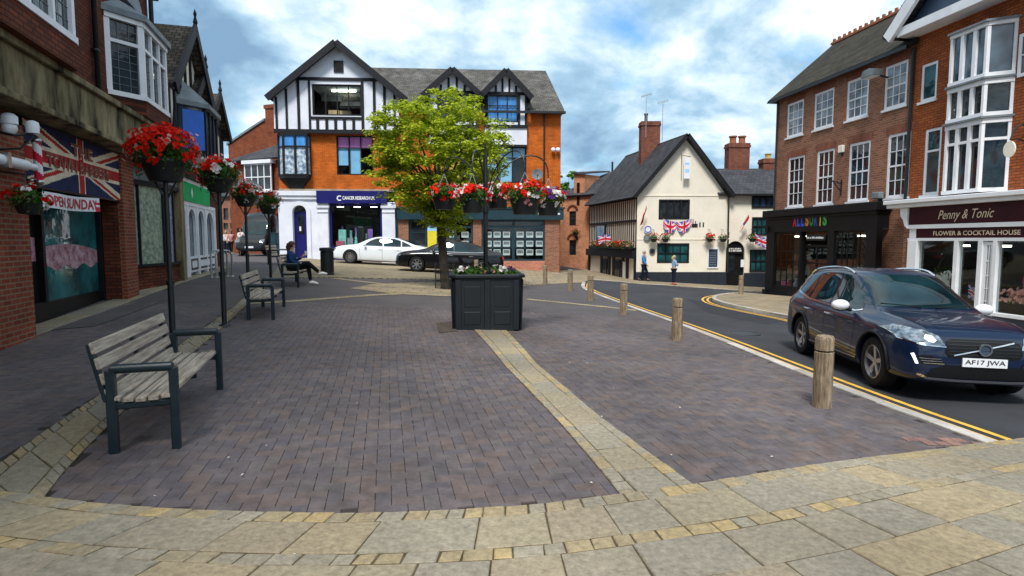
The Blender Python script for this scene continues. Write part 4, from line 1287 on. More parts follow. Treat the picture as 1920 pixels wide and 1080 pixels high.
# arcaded brick building at the far end of the street
E3 = Fac((at(395, 480, 58).x, 58), (at(520, 480, 58).x, 58), 0.6)
r3_ = E3.make('arcaded_building', 'brown brick building with arched openings at the far end of the left street', 'building')
ops = [E3.rect(418, 440, 430, 470), E3.rect(433, 440, 443, 470), E3.rect(419, 390, 428, 412), E3.rect(432, 390, 441, 412), E3.rect(419, 418, 428, 430), E3.rect(432, 418, 441, 430)]
mb = MB(); wall(mb, 0, E3.L, -.6, E3.uz(430, 368)[1], ops, rev=.3); mb.box(0, .3, -.6, E3.L, 6, E3.uz(430, 370)[1]); mb.build('wall', M['brick_brown'], r3_)
for q in ops:
    mb = MB(); mb.box(q[0], .2, q[1], q[2], .25, q[3]); mb.build('pane', M['glass'], r3_)
mb = MB(); zt_ = E3.uz(430, 368)[1]; mb.slab([(-.3, -.3, zt_), (E3.L, -.3, zt_), (E3.L, 3, zt_ + 1.5), (-.3, 3, zt_ + 1.5)], .15); mb.build('roof', M['roof_slate_x'], r3_)
E4 = Fac((at(441, 480, 52).x, 52), (at(470, 480, 52).x, 52), 0.6)
r4_ = E4.make('white_arch_building', 'narrow white building with an arch beside the far brown arcade', 'building')
q = E4.rect(446, 428, 456, 462); mb = MB(); wall(mb, 0, E4.L, -.6, E4.uz(450, 388)[1], [q], rev=.4); mb.box(0, .41, -.6, E4.L, 4, E4.uz(450, 388)[1]); mb.build('wall', M['render_white'], r4_)
mb = MB(); mb.box(q[0], .35, q[1], q[2], .4, q[3]); mb.build('door', M['glass'], r4_)
# ================================================================ central building
D = Fac((at(528, 485, 32.5).x, 32.5), (at(1050, 485, 33.5).x, 33.5), 0.0)
rt = D.make('corner_building', 'mock-Tudor orange brick building with white gable, two dormers and shops below', 'building')
WD = D.L
uGL = D.uz(519, 300)[0]; uGR = D.uz(750, 300)[0]; uM = D.uz(635, 100)[0]
zJ = D.uz(519, 249)[1]; zTop = D.uz(560, 355)[1]; zE = D.uz(1053, 212)[1]
zA = D.uz(635, 88)[1]; zGe = D.uz(508, 188)[1]
zR = D.uz(693, 124)[1]
win2 = D.rect(631, 254, 700, 328); bay = D.rect(527, 254, 582, 331)
dq = [D.rect(903, 236, 988, 271), D.rect(807, 236, 899, 271)]
winL = D.rect(911, 274, 987, 343); winM = D.rect(815, 274, 890, 343)
uS1 = D.uz(600, 400)[0]; uS2 = D.uz(742, 400)[0]
fz0 = D.uz(900, 412)[1]; fz1 = D.uz(900, 392)[1]
# brick wall, first floor and the right-hand end
mb = MB()
wall(mb, 0, uS2, zTop, zJ, [win2], rev=.18)
wall(mb, uS2, WD, fz1, zE, [winL, winM], rev=.18)
mb.box(0.0, .19, zTop, .2, 9, zJ); mb.box(WD - .2, .003, -.8, WD, 9, zE); mb.box(0, 9, -.8, WD, 9.2, zE)
mb.box(0.0, .19, zTop, .01, 9, zJ)
mb.build('wall', M['brick_orange'], rt)
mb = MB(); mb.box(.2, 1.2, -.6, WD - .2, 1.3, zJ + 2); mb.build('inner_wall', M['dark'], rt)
mb = MB(); mb.box(.0, -.0, zTop - .10, uS2, -.10, zTop + .02); mb.build('string_course', M['stone'], rt)
# gable storey, jettied
JO = .25
gw = D.rect(585, 158, 678, 217, -JO)
mb = MB()
s1 = (zA - zGe) / (uM - D.uz(508, 188)[0])
def zgab(u): return zA - abs(u - uM) * s1
mb2 = []
# face: lower rectangle with window opening, then the upper triangle
zt_g = D.uz(630, 153)[1]
ul = uM - (zA - zt_g) / s1; ur = uM + (zA - zt_g) / s1
wall(mb, gw[0] - .25, gw[2] + .25, zJ, zt_g, [gw], y=-JO, rev=.2)
mb.add([(uGL, -JO, zJ), (gw[0] - .25, -JO, zJ), (gw[0] - .25, -JO, zt_g), (ul, -JO, zt_g), (uGL, -JO, zgab(uGL))], [(0, 1, 2, 3, 4)])
mb.add([(gw[2] + .25, -JO, zJ), (uGR, -JO, zJ), (uGR, -JO, zgab(uGR)), (ur, -JO, zt_g), (gw[2] + .25, -JO, zt_g)], [(0, 1, 2, 3, 4)])
mb.add([(ul, -JO, zt_g), (ur, -JO, zt_g), (uM, -JO, zA)], [(0, 1, 2)])
mb.box(uGL, -JO + .003, zJ, uGL + .01, 9, zgab(uGL)); mb.box(uGR - .01, -JO + .003, zJ, uGR, 4, zgab(uGR))
mb.box(uGL, -JO + .21, zJ - .01, uGR, 3, zJ)
mb.build('gable_wall', M['render_white'], rt)
tb = MB()
def TB(px0, px1, py0=None, py1=None, y=-JO, proud=.05, z0=None, z1=None):
    u0 = D.uz(px0, 200, y)[0]; u1 = D.uz(px1, 200, y)[0]
    a = z0 if z0 is not None else D.uz(px0, py1, y)[1]; b = z1 if z1 is not None else D.uz(px0, py0, y)[1]
    tb.box(u0, y - proud, a, u1, y - .002, b)
zb_ = D.uz(600, 243, -JO)[1]
tb.box(uGL, -JO - .09, zJ - .06, uGR, -JO - .002, zb_)                       # bressummer
tb.box(ul, -JO - .06, zt_g - .02, ur, -JO - .002, zt_g + .14)
for a, b in ((519, 523), (538, 542), (560, 565), (581, 585), (679, 684), (701, 706), (720, 725), (739, 743)):
    u = (D.uz(a, 200)[0] + D.uz(b, 200)[0]) / 2
    tb.box(D.uz(a, 200)[0], -JO - .05, zb_, D.uz(b, 200)[0], -JO - .002, min(zt_g - .02, zgab(u) - .15))
zs = D.uz(630, 219, -JO)[1]
tb.box(D.uz(585, 200)[0], -JO - .055, zs - .14, D.uz(679, 200)[0], -JO - .002, zs)
for a in (598, 615, 631.5, 648, 665): 
    u = D.uz(a, 230)[0]; tb.box(u - .075, -JO - .05, zb_, u + .075, -JO - .002, zs - .14)
q = D.rect(626, 114, 644, 136, -JO)
tb.box(q[0], -JO - .06, q[1], q[2], -JO - .002, q[3])
tb.build('timber_frame', M['timber'], rt)
mb = MB(); mb.box(q[0] + .12, -JO - .075, q[1] + .12, q[2] - .12, -JO - .061, q[3] - .12); mb.build('vent', M['dark'], rt)
M['office'] = pm('office_interior', (0.42, 0.48, 0.52), 0.8, var=0.6, scale=.5)
M['card'] = pm('cardboard', (0.75, 0.48, 0.28), 0.8, var=0.1)
w_ = window(rt, gw, 4, 1, M['timber'], M['clear'], y=-JO + .06, fw=.09, mw=.055, name='gable_window')
mb = MB(); mb.box(gw[0] - .2, 2.6, gw[1] - .3, gw[2] + .2, 2.7, gw[3] + .2); mb.box(gw[0] - .2, -JO + .21, gw[3] + .02, gw[2] + .2, 2.6, gw[3] + .06); mb.box(gw[0] - .2, -JO + .21, gw[1] - .3, gw[2] + .2, 2.6, gw[1] - .1); mb.build('office_room', M['office'], rt)
mb = MB(); x0, x1 = gw[0], gw[2]
wv = x1 - x0
mb.box(x0 + wv * .27, .35, gw[1] - .1, x0 + wv * .48, .8, gw[1] + .42); mb.box(x0 + wv * .50, .35, gw[1] - .1, x0 + wv * .72, .8, gw[1] + .40); mb.build('cardboard_box', M['card'], rt)
M['tube_light'] = emis('strip_light', (1.0, 0.95, 0.75), 5.0)
mb = MB(); mb.box(x0 + wv * .30, .9, gw[3] - .10, x0 + wv * .80, 1.0, gw[3] - .03); mb.box(x0 + wv * .38, 2.2, gw[3] - .55, x0 + wv * .52, 2.28, gw[3] - .50); mb.box(x0 + wv * .60, 2.2, gw[3] - .55, x0 + wv * .80, 2.28, gw[3] - .50); mb.build('strip_light', M['tube_light'], rt)
# bay window on the left corner, corbelled
bz0, bz1 = bay[1], zJ - .10
P = [(bay[0] - .12, -.002), (bay[0] + .28, -.5), (bay[2] - .05, -.5), (bay[2], -.002)]
mb = MB(); mb.prism(P, bz0 - .12, bz0, axis='z')
mb.add([(P[0][0], -.002, bz0 - .12), (P[1][0], -.5, bz0 - .12), (P[2][0], -.5, bz0 - .12), (P[3][0], -.002, bz0 - .12), (bay[0] + .5, -.02, bz0 - .75), (bay[2] - .5, -.02, bz0 - .75)], [(0, 1, 4), (1, 2, 5, 4), (2, 3, 5), (0, 4, 5, 3)])
mb.build('bay_corbel', M['timber'], rt)
fr = MB(); gl = MB(); cu1 = MB(); cu2 = MB()
zt_b = bz0 + (bz1 - bz0) * .68
for a, b, n in ((P[0], P[1], 1), (P[1], P[2], 2), (P[2], P[3], 1)):
    for k in range(n + 1):
        x = a[0] + (b[0] - a[0]) * k / n; yv = a[1] + (b[1] - a[1]) * k / n
        fr.box(x - .05, yv - .03, bz0, x + .05, min(yv + .08, -.004), bz1)
    for zz, hh in ((bz0, .1), (zt_b, .07), (bz1 - .1, .1)):
        fr.add([(a[0], a[1] - .02, zz), (b[0], b[1] - .02, zz), (b[0], b[1] + .06, zz), (a[0], a[1] + .06, zz), (a[0], a[1] - .02, zz + hh), (b[0], b[1] - .02, zz + hh), (b[0], b[1] + .06, zz + hh), (a[0], a[1] + .06, zz + hh)], [(0, 3, 2, 1), (4, 5, 6, 7), (0, 1, 5, 4), (1, 2, 6, 5), (2, 3, 7, 6), (3, 0, 4, 7)])
    gl.add([(a[0], a[1] + .02, bz0), (b[0], b[1] + .02, bz0), (b[0], b[1] + .02, bz1), (a[0], a[1] + .02, bz1)], [(0, 1, 2, 3)])
    cu1.add([(a[0], a[1] + .06, bz0), (b[0], b[1] + .06, bz0), (b[0], b[1] + .06, zt_b), (a[0], a[1] + .06, zt_b)], [(0, 1, 2, 3)])
    cu2.add([(a[0], a[1] + .06, zt_b), (b[0], b[1] + .06, zt_b), (b[0], b[1] + .06, bz1), (a[0], a[1] + .06, bz1)], [(0, 1, 2, 3)])
w_ = fr.build('bay_window', M['timber'], rt); gl.build('pane', M['clear'], w_)
M['lace'] = pm('lace_curtain', (0.12, 0.20, 0.36), 0.7, var=0.2, scale=6, col2=(0.85, 0.9, 0.98), detail=2)
M['curtain_blue'] = pm('blue_curtain', (0.03, 0.22, 0.75), 0.7, var=0.2, scale=3, col2=(0.16, 0.48, 0.95), stretch=(6, 6, .4))
M['curtain_pink'] = pm('pink_curtain', (0.95, 0.28, 0.68), 0.7, var=0.15, scale=3, stretch=(6, 6, .4))
M['curtain_pale'] = pm('pale_blue_blind', (0.35, 0.62, 0.98), 0.7, var=0.15, scale=1.5)
cu1.build('lace_curtain', M['lace'], w_); cu2.build('curtain', M['curtain_blue'], w_)
# pink / pale window
def tri_window(r, top, bot, f=.7, n=3, lower=0.0, frm='timber'):
    w = window(rt, r, n, [f], M[frm], M['clear'], y=.05, fw=.07, mw=.06)
    u0, z0, u1, z1 = r
    zz = z0 + (z1 - z0) * f
    if top:
        mb = MB(); mb.box(u0 + .08, .14, zz, u1 - .08, .15, z1 - .08); mb.build('curtain', M[top], w)
    mb = MB()
    if lower: mb.box(u0 + .08, .14, z0 + (z1 - z0) * .25, u0 + (u1 - u0) * .3, .15, zz); mb.box(u0 + (u1 - u0) * .36, .14, z0 + .08, u0 + (u1 - u0) * .64, .15, zz)
    else: mb.box(u0 + .08, .14, z0 + .08, u1 - .08, .15, zz)
    mb.build('blind', M[bot], w)
    return w
tri_window(win2, 'curtain_pink', 'curtain_pale', lower=1)
M['reflect_yellow'] = pm('yellow_reflection', (0.75, 0.42, 0.02), 0.5, var=0.15)
tri_window(winL, 'curtain_pale', 'curtain_pale', lower=1); tri_window(winM, None, 'reflect_yellow', lower=1)  # pale and yellow sheets put reflected colours into these panes
# dormers
for nm, (pl, pr, pa, ya, ye) in {'a': (792, 905, 853, 134, 184), 'b': (899, 997, 943, 136, 186)}.items():
    OY = -.22
    a0 = D.uz(pl + 10, 200, OY)[0]; a1 = D.uz(pr - 9, 200, OY)[0]; am = (a0 + a1) / 2
    za = D.uz(pa, ya, OY)[1]; ze = D.uz(pl, ye, OY)[1]; zlow = D.uz(pa, 236, OY)[1]
    sl = (za - ze) / ((D.uz(pr, 200, OY)[0] - D.uz(pl, 200, OY)[0]) / 2)
    wr = D.rect(913, 178, 971, 229, OY) if nm == 'b' else D.rect(824, 176, 884, 228, OY)
    zc = za - (am - a0) * sl
    mb = MB(); wall(mb, a0, a1, zlow, zc, [wr], y=OY, rev=.2)
    mb.add([(a0, OY, zc), (a1, OY, zc), (am, OY, za)], [(0, 1, 2)])
    mb.box(a0, OY + .003, zlow - .01, a0 + .02, 2.5, zc); mb.box(a1 - .02, OY + .003, zlow - .01, a1, 2.5, zc)
    mb.box(a0 + .1, 1.6, zlow, a1 - .1, 1.65, zc)
    dm = mb.build('dormer', M['render_white'], rt)
    mb = MB(); pz = D.uz(940, 271, OY)[1]
    mb.box(a0 + .0, OY - .02, pz, a1, -.002, zlow - .12); mb.build('dormer_apron', M['render_white'], dm)
    tb = MB()
    tb.box(a0 - .05, OY - .1, zlow - .12, a1 + .05, OY + .1, zlow + .05)
    tb.box(wr[0] - .12, OY - .05, zlow + .05, wr[0], OY - .002, wr[3]); tb.box(wr[2], OY - .05, zlow + .05, wr[2] + .12, OY - .002, wr[3])
    tb.box(a0, OY - .05, zlow + .05, a0 + .12, OY - .002, zc); tb.box(a1 - .12, OY - .05, zlow + .05, a1, OY - .002, zc)
    tb.box(a0 + .05, OY - .05, wr[3], a1 - .05, OY - .002, wr[3] + .16)
    for f in (-.38, -.13, .13, .38):
        u = am + f * (a1 - a0) * .62; tb.box(u - .055, OY - .05, wr[3] + .16, u + .055, OY - .002, za - abs(u - am) * sl - .15)
    tb.box(a0 + .02, OY - .03, pz - .12, a1 - .02, -.002, pz - .001)
    tb.build('timber_frame', M['timber'], dm)
    w_ = window(dm, wr, 3, [.62], M['timber'], M['clear'] if nm == 'b' else M['glass'], y=OY + .04, fw=.06, mw=.05)
    if nm == 'b':
        mb = MB(); n = 24
        vs = []
        for k in range(n + 1):
            u = wr[0] + .06 + (wr[2] - wr[0] - .12) * k / n
            vs += [(u, OY + .14 + .02 * math.sin(k * 1.9), wr[1]), (u, OY + .14 + .02 * math.sin(k * 1.9), wr[3])]
        mb.add(vs, [(2 * k, 2 * k + 2, 2 * k + 3, 2 * k + 1) for k in range(n)]); mb.build('curtain', M['curtain_blue'], w_)
    bb = MB()
    ro = MB()
    pl_u, pr_u = D.uz(pl, 200, OY)[0], D.uz(pr, 200, OY)[0]
    for s, ue in ((-1, pl_u), (1, pr_u)):
        ro.slab([(ue, OY - .35, ze + .10), (am, OY - .35, za + .12), (am, 4.2, za + .12), (ue, 4.2, ze + .10)], .08)
        a = (am, OY - .38, za + .04); b = (ue, OY - .38, ze + .02)
        bb.bar(a, b, .06, .30, up=Vector((b[0] - a[0], 0, b[2] - a[2])).cross(Vector((0, 1, 0))))
    ro.build('dormer_roof', M['roof_slate_y'], dm)
    bb.build('bargeboard', M['timber'], dm)
# main roofs
DR = 4.6
rf = MB()
eu = WD + .15; ru = D.uz(1023, 135, DR)[0]; zr2 = D.uz(1023, 135, DR)[1]; zr1 = D.uz(700, 124, DR)[1]
zr_ = (zr1 + zr2) / 2
rf.slab([(uM, -.08, zE + .02 + .27 * (zr_ - zE) / 4.95), (eu, -.08, zE + .02 + .27 * (zr_ - zE) / 4.95), (ru, DR, zr_), (uM, DR, zr_)], .15)
ub_ = D.uz(990, 200)[0] + .1
rf.slab([(ub_, -.40, zE - .04), (eu, -.40, zE - .04), (eu, -.08, zE + .02 + .268 * (zr_ - zE) / 4.95), (ub_, -.08, zE + .02 + .268 * (zr_ - zE) / 4.95)], .12)
rf.slab([(eu, -.35, zE + .02), (eu, 9.4, zE + .02), (ru, DR, zr_)], .15)
rf.slab([(uM, DR, zr_), (ru, DR, zr_), (eu, 9.4, zE + .02), (uM, 9.4, zE + .02)], .15)
rf.build('roof', M['roof_grey_x'], rt)
rf = MB(); s_ = s1
ue0 = D.uz(508, 188)[0]; ue1 = 2 * uM - ue0
for ue in (ue0, ue1):
    rf.slab([(ue, -JO - .45, zGe + .02), (uM, -JO - .45, zA + .10), (uM, 9.3, zA + .10), (ue, 9.3, zGe + .02)], .10)
rf.build('gable_roof', M['roof_slate_y'], rt)
rf = MB()
for ue in (ue0, ue1):
    a = (uM, -JO - .49, zA + .02); b = (ue, -JO - .49, zGe - .06)
    rf.bar(a, b, .07, .34, up=Vector((b[0] - a[0], 0, b[2] - a[2])).cross(Vector((0, 1, 0))))
rf.build('bargeboard', M['timber'], rt)
mb = MB(); mb.prism([(uGL + .01, zJ), (uGR - .01, zJ), (uM, zA - .1)], 8.9, 9.1); mb.build('rear_gable', M['brick_orange'], rt)
mb = MB(); up = D.uz(1020, 300)[0]
mb.tube([(up, -.08, fz1 + .1), (up, -.08, zE - .05)], .05, 8); mb.box(uGR, -.5, zE - .12, eu + .05, -.36, zE); mb.build('drainpipe', M['iron'], rt)
# ground-floor: white arched corner entrance
ddr = D.rect(551, 385, 577, 487)
zg = D.gz(1.0)
ddr = (ddr[0], zg, ddr[2], ddr[3])
mb = MB()
fzB0, fzB1 = D.uz(660, 382)[1], D.uz(660, 359)[1]
rr = (ddr[2] - ddr[0]) / 2; cxd = (ddr[0] + ddr[2]) / 2; zcd = ddr[3] - rr
wall(mb, -.05, uS1 - .05, -.8, zTop - .10, [ddr], y=-.12, rev=.35)
n = 12
for k in range(n):
    t0 = PI * k / n; t1 = PI * (k + 1) / n
    corner = (ddr[2], ddr[3]) if k < n / 2 else (ddr[0], ddr[3])
    mb.prism([(cxd + rr * math.cos(t0), zcd + rr * math.sin(t0)), (cxd + rr * math.cos(t1), zcd + rr * math.sin(t1)), corner], -.118, .2)
    q = [(cxd + (rr + .22) * math.cos(t0), zcd + (rr + .22) * math.sin(t0)), (cxd + (rr + .22) * math.cos(t1), zcd + (rr + .22) * math.sin(t1)), (cxd + rr * math.cos(t1), zcd + rr * math.sin(t1)), (cxd + rr * math.cos(t0), zcd + rr * math.sin(t0))]
    mb.prism(q, -.19, -.12)
mb.box(ddr[0] - .22, -.19, zg - .3, ddr[0], -.12, zcd); mb.box(ddr[2], -.19, zg - .3, ddr[2] + .22, -.12, zcd)
zt_w = zTop - .10
mb.box(-.12, -.30, zt_w - .25, uS1, -.12, zt_w - .002); mb.box(-.08, -.22, zt_w - .45, uS1, -.12, zt_w - .25)
mb.box(-.05, -.119, -.8, .0, 5, zt_w)
mb.build('entrance_surround', M['render_white'], rt)
mb = MB(); mb.box(ddr[0], .12, zg, ddr[2], .17, zcd)
dd = mb.build('door', M['navy'], rt)
mb = MB(); mb.box(cxd - .16, .10, zg + 1.35, cxd + .16, .118, zcd - .15); mb.build('pane', M['glass'], dd)
mb = MB(); mb.prism([(cxd + rr * math.cos(PI * k / 10), zcd + rr * math.sin(PI * k / 10)) for k in range(11)], .13, .15); mb.build('fanlight', M['glass'], dd)
mb = MB(); mb.box(cxd - .10, .085, zg + 1.5, cxd + .0, .099, zg + 1.75); mb.build('notice', M['letter_white'], dd)
# charity shop
p1, p2 = D.uz(598, 420)[0], D.uz(618, 420)[0]; p3, p4 = D.uz(718, 420)[0], D.uz(742, 420)[0]
zp = D.uz(600, 380)[1]
mb = MB()
for a, b in ((p1, p2), (p3, p4)):
    mb.box(a, -.28, -.8, b, .1, zp - .3); mb.box(a - .06, -.36, zp - .3, b + .06, .1, zp - .12); mb.box(a - .02, -.32, zp - .12, b + .02, .1, zp + .02); mb.box(a - .06, -.34, -.8, b + .06, -.28, zg + .35)
    mb.box(a, -.33, zp - .55, b, -.28, zp - .47)
mb.build('pilaster', M['render_white'], rt, bevel=.01)
mb = MB(); fa0, fa1 = D.uz(597, 370)[0], D.uz(724, 370)[0]
mb.box(fa0, -.45, fzB0, fa1 + .1, .1, fzB1)
fs = mb.build('blue_fascia', M['navy'], rt)
x0, z0, x1, z1 = D.rect(642, 368, 703, 374.5, -.45)
letter('lettering', 'CANCER RESEARCH UK', x0, z0, x1, z1, -.458, M['letter_white'], fs, .03)
mb = MB(); cx_, cz_ = D.uz(636.5, 371.5, -.45)
for k in range(10):
    t0 = PI * .25 + PI * 1.5 * k / 10; t1 = PI * .25 + PI * 1.5 * (k + 1) / 10
    mb.add([(cx_ + r_ * math.cos(t_), -.458, cz_ + r_ * math.sin(t_)) for r_, t_ in ((.15, t0), (.15, t1), (.09, t1), (.09, t0))], [(0, 1, 2, 3)])
mb.build('emblem', M['letter_white'], fs, fixn=False)
sw = (p2 + .02, zg + .55, p3 - .02, fzB0 - .02)
w_ = window(rt, sw, 1, 1, M['navy'], M['clear'], y=-.05, fw=.12, name='shop_window')
mb = MB(); mb.box(p2, -.06, -.8, p3, .1, zg + .55); mb.build('stall_riser', M['navy'], rt)
def goods(parent, u0, u1, z0, y0, y1, n, cols, hmax, seed, tall=.5):
    rnd = random.Random(seed)
    mbs = [MB() for _ in cols]
    for k in range(n):
        u = rnd.uniform(u0, u1); y = rnd.uniform(y0, y1); h = rnd.uniform(.15, hmax); w = rnd.uniform(.06, .22)
        m = rnd.randrange(len(cols))
        if rnd.random() < tall:
            mbs[m].lathe([(w * .7, 0), (w * .8, h * .3), (w * .35, h * .7), (w * .45, h * .85), (w * .1, h)], (u, y, z0), 8)
        else: mbs[m].box(u - w, y - w * .6, z0, u + w, y + w * .6, z0 + h)
    for m_, c in zip(mbs, cols):
        if m_.f: m_.build('display_goods', M[c], parent)
M['goods_a'] = pm('goods_mint', (0.30, 0.62, 0.55), 0.7, var=.3); M['goods_b'] = pm('goods_purple', (0.30, 0.16, 0.50), 0.7, var=.3)
M['goods_c'] = pm('goods_grey', (0.30, 0.33, 0.36), 0.7, var=.3); M['goods_d'] = pm('goods_rose', (0.60, 0.12, 0.18), 0.7, var=.3); M['goods_e'] = pm('goods_brown', (0.20, 0.10, 0.05), 0.7, var=.3); M['goods_f'] = pm('goods_cream', (0.6, 0.55, 0.45), 0.7, var=.2)
goods(rt, sw[0] + .3, sw[2] - .6, zg + .55, .15, .9, 26, ['goods_a', 'goods_b', 'goods_c', 'goods_d', 'dark'], 1.3, 3)
mb = MB(); 
for f in (.18, .5, .82): mb.box(sw[0] + (sw[2] - sw[0]) * f - .18, .3, sw[3] - .16, sw[0] + (sw[2] - sw[0]) * f + .18, .36, sw[3] - .12)
mb.build('spot_and_fill_light', M['tube_light'], rt)
# right-hand estate agent
mb = MB(); mb.box(uS2 + .1, -.40, fz0, D.uz(1057, 400, -.4)[0], -.002, fz1); mb.box(uS2 + .1, -.46, fz1, D.uz(1057, 400, -.4)[0] + .06, -.002, fz1 + .10)
fs = mb.build('teal_fascia', M['teal'], rt)
x0, z0, x1, z1 = D.rect(1022, 399, 1050, 403, -.4)
mb = MB(); mb.box(x0, -.405, z0 + .02, x1, -.401, z1 - .02); mb.build('lettering', M['letter_white'], fs)
M['yellow'] = pm('yellow_panel', (0.75, 0.62, 0.03), 0.5, var=.08)
x0, z0, x1, z1 = D.rect(1009, 399, 1019, 403, -.4); mb = MB(); mb.box(x0, -.405, z0 + .02, x1, -.401, z1 - .02); mb.build('yellow_mark', M['yellow'], fs)
mb = MB()
for a, b in ((748, 767), (887, 903), (1021, 1048)):
    mb.box(D.uz(a, 450)[0], -.2, -.9, D.uz(b, 450)[0], .1, fz0)
mb.build('brick_pier', M['brick_brown'], rt)
mb = MB(); mb.box(D.uz(903, 500)[0], -.19, -.9, D.uz(1021, 500)[0], .1, D.uz(960, 489)[1]); mb.box(D.uz(802, 500)[0], -.16, -.9, D.uz(887, 500)[0], .1, D.uz(850, 489)[1]); mb.build('low_brick_wall', M['brick_low'], rt)
mb = MB(); mb.box(uS2 + .02, -.1, -.9, D.uz(748, 450)[0], .1, fz0); mb.build('end_panel', M['teal'], rt)
wz = D.uz(960, 489)[1]
for a, b, nx in ((820, 887, 2), (903, 1021, 2)):
    r_ = (D.uz(a, 450)[0] + .01, wz, D.uz(b, 450)[0] - .01, fz0 - .01)
    w_ = window(rt, r_, nx, [.86], M['teal'], M['clear'], y=-.12, fw=.10, mw=.14, name='shop_window')
dr_ = (D.uz(767, 450)[0] + .01, -.35, D.uz(802, 450)[0], fz0 - .01)
w_ = window(rt, dr_, 1, [.8], M['teal'], M['glass'], y=-.02, fw=.14, mw=.05, name='door')
mb = MB(); a, b = D.uz(802, 450)[0], D.uz(819, 450)[0]
mb.box(a, -.10, D.uz(810, 433)[1], b, -.04, fz0 - .01); mb.build('pale_panel', M['curtain_pale'], rt)
mb = MB(); mb.box(a, -.10, -.5, b, -.04, D.uz(810, 433)[1] - .005); mb.build('yellow_panel', M['yellow'], rt)
# property cards in the windows
M['card_white'] = pm('property_card', (0.75, 0.76, 0.78), 0.5, var=.05)
M['card_photo'] = pm('property_photo', (0.10, 0.25, 0.38), 0.5, var=.5, scale=5, col2=(0.42, 0.30, 0.26))
cols = [822, 849, 872, 915, 932, 949.5, 975, 993, 1011]
for row in (440, 457, 473):
    for cx in cols:
        if cx < 850 and row == 440 and cx < 822: continue
        u0, z0, u1, z1 = D.rect(cx - 6.5, row - 5.5, cx + 6.5, row + 5.5, .1)
        mb = MB(); mb.box(u0, .02, z0, u1, .03, z1); o = mb.build('property_card', M['card_white'], rt)
        mb = MB(); mb.box(u0 + .04, .012, z0 + .12, u1 - .04, .018, z1 - .04); mb.build('photo_print', M['card_photo'], o)

# things fixed to the wall
u, z = D.uz(1007, 327, -.3)
t_ = thing('satellite_dish', 'grey satellite dish on the orange brick wall', 'satellite dish', D.W(u, -.05, z), D.rz)
mb = MB(); 
prof = [(.0, 0), (.12, .01), (.22, .04), (.30, .08), (.305, .08), (.22, .05), (.12, .02), (0, .012)]
mb.lathe([(r_, -z_) for r_, z_ in prof], (0, -.25, 0), 20, axis='y'); mb.build('dish', M['lead'], t_, smooth=True)
mb = MB(); mb.tube([(0, .03, -.1), (0, -.22, -.05)], .02, 6); mb.tube([(0, -.25, -.25), (0, -.6, -.1)], .012, 6); mb.box(-.04, -.64, -.14, .04, -.58, -.04); mb.build('arm', M['iron'], t_)
for px, lb in ((1037, 'round white security light, the nearer of the pair on the orange brick corner'), (1046, 'small white security light on the outer edge of the orange brick corner')):
    u, z = D.uz(px, 281, -.15)
    t_ = thing('security_light', lb, 'light', D.W(min(u, WD - .1), -.0, z), D.rz)
    mb = MB(); mb.ell((0, -.2, 0), (.13, .13, .13)); mb.build('lamp_head', M['white'], t_, smooth=True)
    mb = MB(); mb.tube([(0, 0, 0), (0, -.15, 0)], .03, 6); mb.build('mount', M['iron'], t_)
def marks(par, x0, x1, z, h, y, rows):
    mb = MB(); rnd = random.Random(3)
    for r_ in range(rows):
        x = x0
        while x < x1 - .03:
            w = rnd.uniform(.03, .06); mb.box(x, y - .003, z + r_ * h * 1.3, min(x1, x + w), y, z + r_ * h * 1.3 + h * rnd.uniform(.7, 1)); x += w + rnd.choice((.012, .012, .05))
    return mb.build('illegible_marks', M['letter_white'], par)
# ================================================================ the inn
Pb = Fac((at(1193, 500, 35).x, 35), (at(1500, 500, 35).x, 35), -0.9)
rt = Pb.make('inn', 'cream inn with steep slate gable and black timbered side wall', 'inn')
uE = Pb.uz(1362, 400)[0]; uA = Pb.uz(1284, 252)[0]
zL = Pb.uz(1193, 368)[1]; zR_ = Pb.uz(1362, 366)[1]; zA = Pb.uz(1284, 256)[1]; zE_ = (zL + zR_) / 2
UWg = Pb.uz(1520, 400)[0]
w1 = Pb.rect(1235, 374, 1293, 411); w2 = Pb.rect(1232, 456, 1292, 493)
w3 = Pb.rect(1411, 367, 1455, 390); w4 = Pb.rect(1411, 407, 1440, 441); w5 = Pb.rect(1407, 468, 1440, 510)
dr = Pb.rect(1362, 452, 1397, 534)
dr = (dr[0], Pb.gz(6.5) + .02, dr[2], dr[3])
mb = MB()
zw = Pb.uz(1400, 364)[1]
SH = 0.0
# side direction
sd_l = at(1105, 480, 43.5); p0 = Pb.p0
sideW = Vector((sd_l.x - p0.x, sd_l.y - p0.y)); SL = sideW.length
su = sideW.dot(Pb.d) / SL; sv = sideW.dot(Pb.n) / SL      # side unit in local (u,y)
def SP(s, z, o=0.0):    # point on the side wall, o outwards (to the left)
    return (su * s - sv * o, sv * s + su * o, z)
wall(mb, 0, uE, -1.2, zE_, [w1, w2], rev=.16)
mb.add([(0, 0, zE_), (uE, 0, zE_), (uA, 0, zA)], [(0, 1, 2)])
wall(mb, uE, UWg, -1.2, zw, [w3, w4, w5, dr], y=.12, rev=.2)
mb.add([(uE, 0, -1.2), (uE, .12, -1.2), (uE, .12, zE_), (uE, 0, zE_)], [(0, 1, 2, 3)])
wm = mb
mb.add([SP(0, -1.2), SP(SL, -1.2), SP(SL, zE_), SP(0, zE_)], [(0, 3, 2, 1)])
mb.add([(UWg, .12, -1.2), (UWg, 7, -1.2), (UWg, 7, zw), (UWg, .12, zw)], [(0, 1, 2, 3)])
mb.add([SP(SL, -1.2), SP(SL, zE_), (SP(SL, 0)[0] + uE, SP(SL, 0)[1], zE_), (SP(SL, 0)[0] + uE, SP(SL, 0)[1], -1.2)], [(0, 1, 2, 3)])
mb.build('wall', M['cream'], rt)
